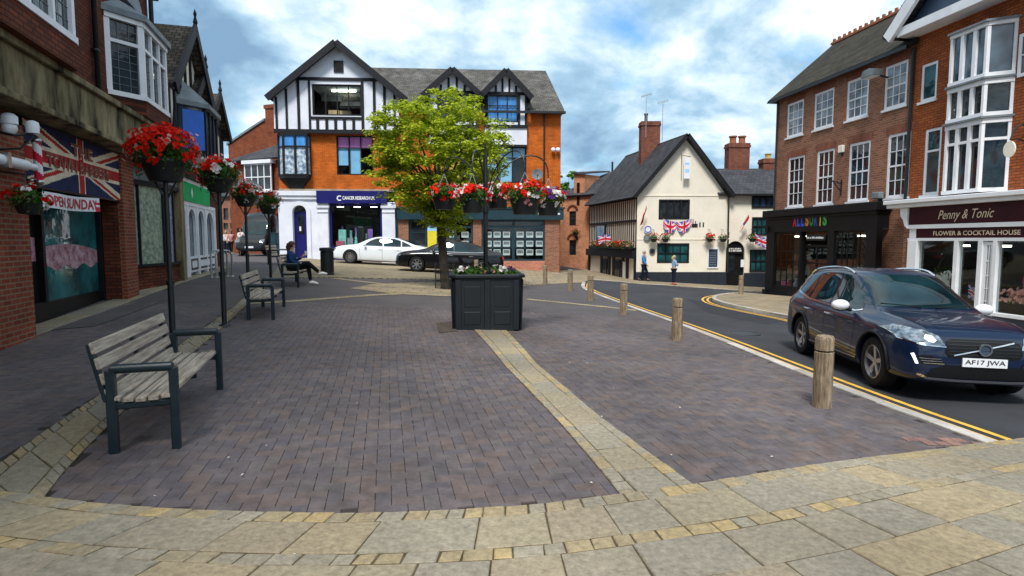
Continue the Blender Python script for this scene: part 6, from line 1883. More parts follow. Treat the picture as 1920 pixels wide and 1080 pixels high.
def flat_bay(F, par, u0, u1, rows, out, cant, nf=3):
    P = [(u0, -.002), (u0 + cant, -out), (u1 - cant, -out), (u1, -.002)]
    for (za, zb, nz, gm, head) in rows:
        fr = MB(); gl = MB()
        for (a, b, n) in ((P[0], P[1], 1), (P[1], P[2], nf), (P[2], P[3], 1)):
            a = Vector(a); b = Vector(b); d = b - a; L = d.length; d.normalize(); nn = Vector((-d.y, d.x))
            def post(s0, s1, z0, z1, dep=.1, o=0.0):
                c = [a + d * s0 + nn * o, a + d * s1 + nn * o, a + d * s1 + nn * (o + dep), a + d * s0 + nn * (o + dep)]
                fr.prism([(v.x, v.y) for v in c], z0, z1, axis='z')
            post(0, L, za, za + .10, .12, -.02); post(0, L, zb - head, zb, .12, -.02)
            for k in range(n + 1):
                w = .05 if 0 < k < n else .07
                s = L * k / n; s0 = max(0, s - w); s1 = min(L, s + w)
                post(s0, s1, za + .10, zb - head, .09, .0)
            for f in nz:
                z = za + (zb - za) * f; post(.05, L - .05, z - .035, z + .035, .08, .004)
            c0 = a + nn * .07; c1 = b + nn * .07
            gl.add([(c0.x, c0.y, za + .1), (c1.x, c1.y, za + .1), (c1.x, c1.y, zb - head), (c0.x, c0.y, zb - head)], [(0, 1, 2, 3)])
        w_ = fr.build('bay_window', M['white'], par); gl.build('pane', M[gm], w_)
    cp = MB(); e = .08
    for za in [r[0] for r in rows][1:] + [rows[-1][1]]:
        cp.prism([(u0 - e, -.004), (u0 + cant - e * .4, -out - e), (u1 - cant + e * .4, -out - e), (u1 + e, -.004)], za - .055, za - .005, axis='z')
    cp.build('bay_ledge', M['lead'], par)
flat_bay(OB, rt, u0, u1, [(z0, z1 - .03, [.72], 'glass', .12), (z1 + .03, z2 - .03, [], 'glass', .12), (z2 + .03, z3, [], 'glass_sky', .15)], .5, .35)
# timbered gable with white bargeboards at the very top
um = (u0 + u1) / 2; zg0 = OB.uz(1740, 28, -.4)[1]
mb = MB(); mb.box(-.1, -.6, zg0 - .35, 9, -.002, zg0 - .1); mb.build('white_beam', M['white'], rt)
mb = MB(); mb.prism([(0, zg0 - .1), (9, zg0 - .1), (4.5, zg0 + 4)], -.3, -.1); mb.build('gable_panel', M['slateblue'], rt)
mb = MB()
for s in (-1, 1):
    a = (4.5, -.65, zg0 + 4.2); b = (4.5 + s * 4.9, -.65, zg0 - .3); mb.bar(a, b, .12, .35, up=Vector((b[0] - a[0], 0, b[2] - a[2])).cross(Vector((0, 1, 0))))
mb.build('bargeboard', M['white'], rt)
mb = MB(); mb.slab([(-.6, -.7, zg0 - .2), (4.5, -.7, zg0 + 4.5), (4.5, 8, zg0 + 4.5), (-.6, 8, zg0 - .2)], .12); mb.slab([(9.6, -.7, zg0 - .2), (4.5, -.7, zg0 + 4.5), (4.5, 8, zg0 + 4.5), (9.6, 8, zg0 - .2)], .12); mb.build('roof', M['roof_slate_y'], rt)
# right edge window, lantern and sign bracket
x0 = OB.uz(1912, 100)[0]; window(rt, (x0, OB.uz(1912, 145)[1], x0 + 1.0, OB.uz(1912, 66)[1]), 2, 2, M['white'], M['glass'], y=-.04, fw=.08, name='window')
x0 = OB.uz(1888, 280, -.3)[0]; z = OB.uz(1888, 262, -.3)[1]
t_ = thing('hanging_sign', 'small oval cream sign on a curled iron bracket right of the white bay', 'sign', OB.W(x0 + .25, 0, z), OB.rz)
mb = MB(); mb.tube([(0, 0, .2), (0, -.2, .35), (0, -.4, .2), (0, -.5, -.05)], .02, 6); mb.tube([(0, 0, -.1), (0, -.3, -.02), (0, -.5, -.05)], .018, 6); mb.build('bracket', M['iron'], t_)
mb = MB(); 
mb.prism([(.15 * math.cos(k * PI / 8), -.28 + .2 * math.sin(k * PI / 8)) for k in range(16)], -.52, -.48); mb.build('sign_board', M['cream'], t_)

FO = -.6
g0 = OB.gz(1.5, FO)
s0u = OB.uz(1693, 420, FO)[0]
rt = thing('flower_shop', 'white and maroon flower and cocktail house shopfront with glazed door', 'shop', OB.W(s0u, FO, g0), OB.rz)
def fu(px, py=500): return OB.uz(px, py, FO)[0] - s0u
def fz(px, py): return OB.uz(px, py, FO)[1] - g0
W2 = fu(1920) + 2.5
zc0, zc1 = fz(1800, 383), fz(1800, 368)
cw0 = fu(1670, 390)
mb = MB(); mb.box(cw0, -.28, zc1 - .10, W2, .58, zc1 + .02); mb.box(cw0 + .05, -.20, zc0, W2, .58, zc1 - .10); mb.build('cornice', M['white'], rt, bevel=.015)
zm0 = fz(1800, 419)
mb = MB(); mb.prism([(-.05, zm0), (-.16, zc0)][0:0] or [(-.02, zm0), (.03, zm0), (-.16, zc0 - .002), (-.2, zc0 - .002)], 0, W2, axis='x') if False else mb.box(fu(1706, 400), -.06, zm0, W2, .3, zc0 - .002)
fs = mb.build('name_fascia', M['maroon'], rt)
x0, x1 = fu(1763, 402), fu(1868, 402)
letter('script_lettering', 'Penny & Tonic', x0, fz(1815, 415), x1, fz(1815, 392), -.066, M['letter_gold'], fs, 0.0, .35)
zs0, zs1 = fz(1800, 446), fz(1800, 427)
mb = MB(); mb.box(fu(1704, 430), -.08, zs1, W2, .2, zm0 - .002); mb.box(fu(1704, 440), -.04, zs0 - .08, W2, .2, zs0)
for a, b in ((1704, 1720), (1789, 1796), (1834, 1842), (1862, 1869)): mb.box(fu(a), -.05 - (.03 if a == 1704 else 0), .0 - .3, fu(b), .12, zs0 - .08)
mb.box(fu(1704), -.04, zs0, fu(1716), .2, zs1)
fw_ = mb.build('white_frame', M['white'], rt)
mb = MB(); mb.prism([(0, zc0 - .01), (.28, zc0 - .01), (.28, zc0 - .6), (.2, zc0 - .55), (.12, zc0 - .35), (.02, zc0 - .25)], -.12, .05); mb.build('scroll_bracket', M['white'], rt)
mb = MB(); mb.box(fu(1716, 440), -.03, zs0, W2, .1, zs1 - .0); fs2 = mb.build('sign_board', M['maroon'], rt)
letter('lettering', 'FLOWER & COCKTAIL HOUSE', fu(1752, 436), zs0 + .07, fu(1916, 436), zs1 - .08, -.036, M['letter_gold'], fs2, .012)
zr = fz(1895, 592)
mb = MB(); mb.box(fu(1869), -.04, -.3, W2, .1, zr - .05); mb.box(fu(1720), -.02, -.3, fu(1789), .1, fz(1750, 575)); mb.build('stall_riser', M['slateblue'], rt)
mb = MB(); mb.box(fu(1866), -.10, zr - .05, W2, .1, zr + .03); mb.box(fu(1717), -.06, fz(1750, 575), fu(1791), .1, fz(1750, 575) + .06); mb.build('sill', M['white'], rt)
for a, b, z_ in ((1720, 1789, fz(1750, 575) + .06), (1796, 1834, .35), (1869, 1975, zr + .03)):
    mb = MB(); mb.box(fu(a), .05, z_, fu(b), .058, zs0 - .08); mb.build('pane', M['clear'], rt)
mb = MB(); mb.box(fu(1796), .0, .0, fu(1834), .1, .35); mb.build('panel', M['white'], rt)
window(rt, (fu(1842), .02, fu(1862), zs0 - .1), 2, [.3, .46, .62, .8], M['white'], M['clear'], y=.0, fw=.09, mw=.03, name='door')
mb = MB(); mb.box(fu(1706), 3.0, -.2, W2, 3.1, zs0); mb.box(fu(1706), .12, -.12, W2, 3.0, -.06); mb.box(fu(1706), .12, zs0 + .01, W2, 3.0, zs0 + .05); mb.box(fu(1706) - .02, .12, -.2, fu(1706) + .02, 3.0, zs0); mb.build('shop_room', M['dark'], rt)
mb = MB(); mb.box(fu(1690), .02, -.3, fu(1703), .5, zc0 - .4); mb.build('brick_pier', M['brick_brown'], rt)
mb = MB()
for f in (.1, .3, .5, .7, .9): mb.box(f * W2 - .1, 1.4, zs0 - .25, f * W2 + .1, 1.6, zs0 - .2)
mb.build('spot_and_fill_light', M['tube_light'], rt)  # glowing blocks added to brighten the flower display, no known fittings
SHOP = (rt, fu, fz)
# ================================================================ cars
def hull(st, ring):
    n = len(ring(st[0])); mb = MB(); vs = []; fs = []
    full = []
    for s in st:
        r = ring(s)
        row = [(s[0], y, z) for y, z in r] + [(s[0], -y, z) for y, z in reversed(r[1:-1])]
        full.append(row)
    m = len(full[0])
    for row in full: vs += row
    for i in range(len(full) - 1):
        for k in range(m):
            k2 = (k + 1) % m
            fs.append((i * m + k, (i + 1) * m + k, (i + 1) * m + k2, i * m + k2))
    fs.append(tuple(range(m))); fs.append(tuple((len(full) - 1) * m + k for k in range(m - 1, -1, -1)))
    mb.add(vs, fs)
    return mb

def subdiv_apply(o, lv=2, cuts=None):
    md = o.modifiers.new('s', 'SUBSURF'); md.levels = lv; md.render_levels = lv
    tmp = []
    if cuts:
        for c in cuts:
            b = o.modifiers.new('b', 'BOOLEAN'); b.operation = 'DIFFERENCE'; b.object = c; b.solver = 'EXACT'
    dg = bpy.context.evaluated_depsgraph_get(); dg.update()
    me = bpy.data.meshes.new_from_object(o.evaluated_get(dg))
    o.modifiers.clear()
    old = o.data; o.data = me; bpy.data.meshes.remove(old)
    if cuts:
        for c in cuts: bpy.data.objects.remove(c)
    me.polygons.foreach_set('use_smooth', [True] * len(me.polygons))
    try: me.set_sharp_from_angle(angle=R(50))
    except Exception: pass
    return o

def patch(bvh, poly, axis, sgn, step=0.05, off=0.004, thick=0.0):
    """a panel outlined in the side ('y'), front ('x') or top ('z') view laid onto the body"""
    bm = clip_grid(poly, step)
    bad = []
    for v in bm.verts:
        a, b = v.co.x, v.co.y
        if axis == 'y': o_ = Vector((a, 4 * sgn, b)); d = Vector((0, -sgn, 0))
        elif axis == 'x': o_ = Vector((5 * sgn, a, b)); d = Vector((-sgn, 0, 0))
        else: o_ = Vector((a, b, 4)); d = Vector((0, 0, -1))
        hit, nrm, idx, dist = bvh.ray_cast(o_, d)
        if hit is None: bad.append(v); continue
        v.co = hit + nrm * off * (1 if nrm.dot(d) < 0 else -1)
    bmesh.ops.delete(bm, geom=bad, context='VERTS')
    bm.faces.ensure_lookup_table()
    o = MB()
    bm.verts.index_update()
    vs = [v.co.copy() for v in bm.verts]; fs = [tuple(v.index for v in f.verts) for f in bm.faces]
    bm.free()
    o.add(vs, fs)
    return o

def strip_patch(bvh, pts, w, axis, sgn, off=.004):
    mb = MB(); P = [Vector(p) for p in pts]
    L = []; Rr_ = []
    q = []
    for i in range(len(P) - 1):
        n = max(1, int((P[i + 1] - P[i]).length / .05))
        for k in range(n): q.append(P[i].lerp(P[i + 1], k / n))
    q.append(P[-1])
    vs = []
    for i, p in enumerate(q):
        d = (q[min(i + 1, len(q) - 1)] - q[max(0, i - 1)]).normalized(); nn = Vector((-d.y, d.x)) * w / 2
        for s in (-1, 1):
            a, b = p + nn * s
            if axis == 'y': o_ = Vector((a, 4 * sgn, b)); dd = Vector((0, -sgn, 0))
            elif axis == 'x': o_ = Vector((5 * sgn, a, b)); dd = Vector((-sgn, 0, 0))
            else: o_ = Vector((a, b, 4)); dd = Vector((0, 0, -1))
            hit, nrm, _, _ = bvh.ray_cast(o_, dd)
            if hit is None: hit = vs[-1] if vs else Vector((a, 0, b)); nrm = Vector((0, 0, 0))
            vs.append(hit + nrm * off)
    mb.add(vs, [(2 * k, 2 * k + 1, 2 * k + 3, 2 * k + 2) for k in range(len(q) - 1)])
    return mb

def make_wheel(par, x, y, r, side, spokes, w=.22, rimm='rim'):
    W_ = empty('wheel', (x, y, r)); W_.parent = par
    mb = MB(); h = w / 2
    prof = [(r * .66, -h * .9), (r * .80, -h), (r * .93, -h * .92), (r * .985, -h * .65), (r, -h * .3), (r, h * .3), (r * .985, h * .65), (r * .93, h * .92), (r * .80, h), (r * .66, h * .9)]
    mb.lathe(prof, n=36, axis='y', close=True); mb.build('tyre', M['tyre'], W_, smooth=True)
    s = side
    mb = MB()
    mb.lathe([(r * .67, s * h * .86), (r * .62, s * h * .9), (r * .615, s * h * .5), (r * .60, -s * h * .6), (r * .67, -s * h * .6)], n=36, axis='y', close=True)
    mb.lathe([(0, s * h * .66), (r * .13, s * h * .62), (r * .15, s * h * .3), (0, s * h * .3)], n=16, axis='y')
    for k in range(spokes):
        a = 2 * PI * k / spokes + .3
        ca, sa = math.cos(a), math.sin(a)
        wd0, wd1 = r * .07, r * .125 if spokes <= 5 else r * .07
        q = [(-wd0, r * .10), (wd0, r * .10), (wd1 * .75, r * .63), (-wd1 * .75, r * .63)]
        vs = []
        for yy, kk in ((s * h * .58, 1.0), (s * h * .30, 1.15)):
            for (t_, rad) in q:
                t2 = t_ * kk
                vs.append((rad * ca - t2 * sa, yy + (s * h * .16 if rad > r * .3 else 0), rad * sa + t2 * ca))
        mb.add(vs, [(0, 1, 2, 3), (7, 6, 5, 4), (0, 4, 5, 1), (1, 5, 6, 2), (2, 6, 7, 3), (3, 7, 4, 0)])
    mb.build('rim', M[rimm], W_)
    mb = MB(); mb.lathe([(0, s * h * .05), (r * .60, s * h * .05), (r * .60, -s * h * .5), (0, -s * h * .5)], n=28, axis='y'); mb.build('brake_disc', M['rim_dark'], W_)
    return W_

def make_car(name, label, st, wheels, wr, tw, paint, zmid=.55, group=None, tumble=1.0, spokes=5, glass=None, rimm='rim'):
    root = thing(name, label, 'car', (0, 0, 0), 0, group)
    def ring(s):
        x, zt, zb, wb, wr_, zu = s
        h = max(zt - zb, 0.0)
        zs = zu + (zb - zu) * .35
        return [(0, zu), (wb * .80, zu), (wb * .95, zu + .03), (wb * .985, zu + (zb - zu) * .22), (wb, zs + .05), (wb * .985, zu + (zb - zu) * .72), (wb * .975, zb - (zb - zu) * .12), (wb * .93, zb - .01), (wb * .885, zb + h * .06),
                (wb * .885 * .35 + wr_ * .65, zb + h * .52), (wr_, zb + h * .86), (wr_ * .90, zb + h * .955), (wr_ * .5, zb + h * .993), (0, zt)]
    mb = hull(st, ring)
    body = mb.build('body', paint, root)
    cuts = []
    wb = max(s[3] for s in st)
    for x in wheels:
        for s in (-1, 1):
            c = MB(); c.lathe([(wr * 1.13, s * (wb - .34)), (wr * 1.13, s * (wb + .3))], (x, 0, wr * 1.02), n=40, axis='y')
            cuts.append(c.build('cut', paint))
    subdiv_apply(body, 2, cuts)
    bm = bmesh.new(); bm.from_mesh(body.data); bvh = BVHTree.FromBMesh(bm); bm.free()
    for x in wheels:
        for s in (-1, 1):
            make_wheel(root, x, s * tw, wr, s, spokes, rimm=rimm)
            mb = MB(); mb.lathe([(wr * 1.12, s * (wb - .34)), (wr * 1.12, s * (wb - .335)), (0, s * (wb - .335)), (0, s * (wb - .34))], (x, 0, wr * 1.02), n=32, axis='y'); mb.build('wheel_well', M['trim_black'], root)
    return root, bvh, body

def place_car(root, rearpx, frontpx, dz, wheels, tw, side, scale=1.0, base=None):
    """rear and front contact points of the visible side"""
    a = G(*rearpx, dz); b = G(*frontpx, dz)
    d = Vector((b.x - a.x, b.y - a.y)); L = d.length; d.normalize()
    wbase = wheels[0] - wheels[1]
    k = scale or L / wbase
    left = Vector((-d.y, d.x))
    mid = (Vector((a.x, a.y)) + Vector((b.x, b.y))) / 2
    xm = (wheels[0] + wheels[1]) / 2
    c = mid - left * side * tw * k - d * xm * k
    root.scale = (k, k, k)
    z0 = g(c.x, c.y) + dz
    zl = g(c.x + left.x, c.y + left.y) - g(c.x - left.x, c.y - left.y)
    zf = g(c.x + d.x, c.y + d.y) - g(c.x - d.x, c.y - d.y)
    root.location = (c.x, c.y, z0)
    X = Vector((d.x, d.y, zf / 2)).normalized(); Y = Vector((left.x, left.y, zl / 2)); Y = (Y - X * Y.dot(X)).normalized(); Z = X.cross(Y)
    root.rotation_euler = Matrix((X, Y, Z)).transposed().to_euler()
    return k, L / wbase

# ---- dark blue family SUV in the foreground
P_SUV = carpaint('midnight_blue_paint', (0.0015, 0.009, 0.034), .0)
suvst = [(-2.30, .72, .66, .50, .40, .42), (-2.30, .95, .88, .72, .60, .34), (-2.26, 1.08, .98, .83, .66, .28), (-2.20, 1.22, 1.03, .88, .66, .25), (-2.08, 1.42, 1.06, .915, .60, .24), (-1.92, 1.56, 1.07, .93, .60, .23), (-1.6, 1.635, 1.06, .94, .615, .22), (-1.2, 1.67, 1.045, .945, .63, .22),
      (-.7, 1.69, 1.03, .945, .645, .21), (-.2, 1.685, 1.015, .945, .645, .21), (.12, 1.64, 1.00, .945, .63, .21), (.35, 1.545, .995, .945, .62, .21), (.62, 1.385, .99, .945, .64, .21), (.88, 1.225, .985, .945, .68, .21), (1.04, 1.125, .975, .945, .72, .21),
      (1.18, 1.085, .965, .945, .72, .21), (1.5, 1.055, .945, .94, .72, .21), (1.8, 1.02, .915, .925, .70, .22), (2.02, .975, .875, .895, .66, .23), (2.17, .91, .82, .84, .60, .24), (2.25, .83, .76, .77, .54, .26), (2.30, .74, .69, .66, .46, .29), (2.315, .60, .57, .52, .38, .34)]
WH = (1.44, -1.335)
suv, bv, body = make_car('suv', 'dark blue SUV with white mirror driving past the wooden posts', suvst, WH, .365, .81, P_SUV)
for s in (1, -1):
    for nm, poly in (('front_window', [(.66, 1.045), (.80, 1.075), (.60, 1.235), (.22, 1.46), (-.02, 1.555), (-.20, 1.575), (-.235, 1.06)]),
                     ('rear_window', [(-.295, 1.065), (-.27, 1.58), (-.95, 1.575), (-1.15, 1.545), (-1.12, 1.09)]),
                     ('quarter_window', [(-1.18, 1.095), (-1.215, 1.53), (-1.55, 1.47), (-1.93, 1.26), (-1.80, 1.19)])):
        o = patch(bv, poly, 'y', s, .06, .005).build(nm, M['car_glass'], suv, smooth=True, fixn=False)
    mb = strip_patch(bv, [(.82, 1.055), (.66, 1.025), (-.25, 1.035), (-1.15, 1.07), (-1.85, 1.17), (-1.98, 1.27)], .022, 'y', s, .008); mb.build('chrome_strip', M['chrome'], suv, fixn=False)
    for nm, pts, w_ in (('door_gap', [(-.265, .42), (-.262, 1.03)], .009), ('door_gap', [(.80, 1.02), (.86, .85), (.82, .45), (.72, .40)], .009), ('door_gap', [(-1.14, 1.06), (-1.12, .86), (-.98, .62), (-.92, .42)], .009), ('door_gap', [(.72, .395), (-.90, .395)], .010)):
        strip_patch(bv, pts, w_, 'y', s, .003).build(nm, M['trim_black'], suv, fixn=False)
    patch(bv, [(-.95, .24), (.95, .24), (.95, .335), (-.95, .335)], 'y', s, .1, .006).build('sill_cladding', M['trim_black'], suv, fixn=False)
    strip_patch(bv, [(-.90, .345), (.95, .345)], .022, 'y', s, .011).build('sill_trim', M['chrome'], suv, fixn=False)
    for x in (-.12, -1.02):
        mb = MB(); hit = bv.ray_cast(Vector((x, 4 * s, .90)), Vector((0, -s, 0)))[0]
        mb.bar((x - .10, hit.y + s * .025, .905), (x + .10, hit.y + s * .025, .90), .022, .028); mb.box(x - .09, hit.y, .89, x - .07, hit.y + s * .03, .915); mb.box(x + .07, hit.y, .89, x + .09, hit.y + s * .03, .915); mb.build('door_handle', M['chrome'], suv, bevel=.004)
    # mirror
    mb = MB(); mb.ell((.60, s * 1.035, 1.10), (.085, .135, .085), 14, 8)
    m_ = mb.build('mirror', M['white'], suv, smooth=True)
    mb = MB(); mb.tube([(.62, s * .88, 1.03), (.61, s * 1.0, 1.05)], .03, 8); mb.ell((.585, s * 1.03, 1.055), (.07, .12, .05), 12, 6); mb.build('mirror_base', M['trim_black'], m_, smooth=True)
    # roof rail
    pts = []
    for x in [-1.75 + .15 * k for k in range(13)]:
        h = bv.ray_cast(Vector((x, s * .60, 4)), Vector((0, 0, -1)))[0]
        k = 1 - abs((x + .85) / .92) ** 6
        pts.append((x, s * .60, h.z + .01 + .045 * k))
    mb = MB(); mb.tube(pts, .018, 6); mb.build('roof_rail', M['chrome'], suv, smooth=True)
    # wheel arch lips
    for x in WH:
        pts = []
        for k in range(19):
            a = PI * (-.03 + 1.06 * k / 18)
            X = x + .425 * math.cos(a); Z = .372 + .425 * math.sin(a)
            h = bv.ray_cast(Vector((X, 4 * s, Z)), Vector((0, -s, 0)))[0]
            if h is None: continue
            pts.append((X, h.y + s * .004, Z))
        if len(pts) > 4:
            mb = MB(); mb.tube(pts, .020, 6); mb.build('wheel_arch', M['trim_black'], suv, smooth=True)
    # head lamp: clear outer, bright reflector
    def yz(pts): return [(s * a, b) for a, b in pts]
    hl = patch(bv, yz([(.44, .735), (.50, .86), (.62, .915), (.80, .945), (.885, .90), (.86, .80), (.70, .745)]), 'x', 1, .04, .006)
    M.setdefault('lamp_lens', pm('headlamp_lens', (0.22, 0.26, 0.30), .08, var=.75, scale=14, metal=.6, detail=2))
    M.setdefault('lamp_on', emis('lamp_glow', (0.95, 0.97, 1.0), 1.2))
    M.setdefault('lamp_red', pm('rear_lamp_red', (0.45, 0.01, 0.01), .15, var=.2))
    h_ = hl.build('headlight', M['lamp_lens'], suv, smooth=True, fixn=False)
    patch(bv, yz([(.54, .80), (.57, .85), (.63, .86), (.66, .82), (.62, .78), (.57, .775)]), 'x', 1, .03, .012).build('reflector', M['lamp_on'], h_, fixn=False)
    patch(bv, yz([(.44, .735), (.70, .745), (.86, .80), (.885, .90), (.89, .90), (.87, .79), (.70, .732), (.44, .722)]), 'x', 1, .03, .010).build('bezel', M['chrome'], h_, fixn=False)
    patch(bv, yz([(.735, .50), (.76, .50), (.80, .62), (.775, .63)]), 'x', 1, .03, .012).build('running_light', M['lamp_on'], suv, fixn=False)
    patch(bv, yz([(.42, .50), (.70, .50), (.76, .60), (.60, .62), (.48, .56)]), 'x', 1, .04, .006).build('side_intake', M['trim_black'], suv, fixn=False)
    for k in range(3):
        strip_patch(bv, yz([(.46 + .02 * k, .515 + .03 * k), (.69 + .02 * k, .515 + .03 * k)]), .008, 'x', 1, .012).build('intake_slat', M['chrome'], suv, fixn=False)
    patch(bv, [(-2.10, .95), (-2.00, 1.02), (-2.07, 1.30), (-2.02, 1.50), (-2.08, 1.50), (-2.20, 1.25), (-2.24, .98)], 'y', s, .05, .006).build('tail_light', M['lamp_red'], suv, fixn=False)
    strip_patch(bv, [(2.1, s * .57), (1.9, s * .60), (1.5, s * .64), (1.12, s * .70)], .012, 'z', 1, .003).build('bonnet_gap', M['trim_black'], suv, fixn=False)
    strip_patch(bv, [(2.12, s * .42), (1.7, s * .46), (1.14, s * .56)], .010, 'z', 1, .004).build('bonnet_crease', P_SUV, suv, fixn=False)
    mb = MB(); mb.tube([(1.06, s * .1, 1.135), (1.0, s * .35, 1.155), (.96, s * .62, 1.17)], .012, 5); mb.build('wiper', M['trim_black'], suv)
# windscreen, rear screen, grille, plate
patch(bv, [(-.76, 1.145), (-.60, 1.13), (0, 1.125), (.60, 1.13), (.76, 1.145), (.70, 1.27), (.60, 1.48), (.54, 1.555), (.3, 1.58), (0, 1.585), (-.3, 1.58), (-.54, 1.555), (-.60, 1.48), (-.70, 1.27)], 'x', 1, .06, .005).build('windscreen', M['car_glass'], suv, smooth=True, fixn=False)
patch(bv, [(-.62, 1.12), (.62, 1.12), (.52, 1.48), (-.52, 1.48)], 'x', -1, .08, .005).build('rear_screen', M['car_glass'], suv, smooth=True, fixn=False)
gr = patch(bv, [(-.41, .60), (.41, .60), (.455, .66), (.43, .80), (.36, .83), (-.36, .83), (-.43, .80), (-.455, .66)], 'x', 1, .05, .006).build('grille', M['trim_black'], suv, fixn=False)
for z in (.64, .68, .72, .76, .80): strip_patch(bv, [(-.41, z), (.41, z)], .008, 'x', 1, .012).build('grille_slat', M['iron'], gr, fixn=False)
strip_patch(bv, [(-.36, .63), (.36, .80)], .014, 'x', 1, .022).build('diagonal_bar', M['chrome'], gr, fixn=False)
h = bv.ray_cast(Vector((5, 0, .715)), Vector((-1, 0, 0)))[0]
mb = MB(); mb.lathe([(.060, .02), (.080, .02), (.080, .045), (.060, .045)], (h.x, 0, .715), n=24, axis='x', close=True); mb.build('ring_emblem', M['chrome'], gr)
mb = MB(); mb.lathe([(0, .015), (.058, .015), (.058, .03), (0, .03)], (h.x, 0, .715), n=20, axis='x'); mb.box(h.x + .032, -.055, .705, h.x + .036, .055, .725); mb.build('emblem_disc', M['slateblue'], gr)
patch(bv, [(-.66, .335), (.66, .335), (.60, .45), (.40, .50), (-.40, .50), (-.60, .45)], 'x', 1, .05, .006).build('lower_grille', M['trim_black'], suv, fixn=False)
strip_patch(bv, [(-.74, .37), (-.64, .325), (-.3, .31), (.3, .31), (.64, .325), (.74, .37)], .028, 'x', 1, .012).build('skid_trim', M['chrome'], suv, fixn=False)
h = bv.ray_cast(Vector((5, 0, .54)), Vector((-1, 0, 0)))[0]
mb = MB(); mb.box(h.x + .01, -.26, .495, h.x + .03, .26, .605); pl_ = mb.build('number_plate', M['plate'], suv)
vs, fs = text_mesh('AF17 JWA', .012)
ax, bx = min(v.x for v in vs), max(v.x for v in vs); ay, by = min(v.y for v in vs), max(v.y for v in vs)
mb = MB(); mb.add([(h.x + .034, -.235 + .47 * (v.x - ax) / (bx - ax), .512 + .075 * (v.y - ay) / (by - ay)) for v in vs], fs); mb.build('plate_lettering', M['letter_dark'], pl_, fixn=False)
KS = place_car(suv, (1494, 661), (1638, 729), -.031, WH, .92, -1, scale=.845)
print('SUV scale', KS, suv.location)

# ---- saloon car, shared shape
sd_ = [(-2.42, .72, .66, .55, .45, .40), (-2.42, .88, .84, .70, .60, .30), (-2.36, .985, .92, .80, .66, .24), (-2.2, 1.035, .95, .86, .66, .20), (-1.95, 1.07, .955, .89, .64, .18), (-1.65, 1.16, .95, .905, .60, .17), (-1.3, 1.29, .945, .915, .56, .17), (-.9, 1.40, .935, .92, .56, .16), (-.4, 1.455, .925, .92, .575, .16),
       (.0, 1.455, .915, .92, .58, .16), (.35, 1.41, .905, .92, .57, .16), (.65, 1.30, .90, .92, .58, .16), (.95, 1.14, .895, .92, .63, .16), (1.12, 1.03, .885, .92, .68, .16), (1.3, .985, .875, .915, .68, .16), (1.7, .94, .845, .905, .66, .17), (2.05, .88, .795, .875, .62, .18), (2.28, .80, .725, .80, .56, .20), (2.40, .70, .65, .68, .48, .23), (2.44, .55, .52, .52, .4, .28)]
WS = (1.45, -1.46)
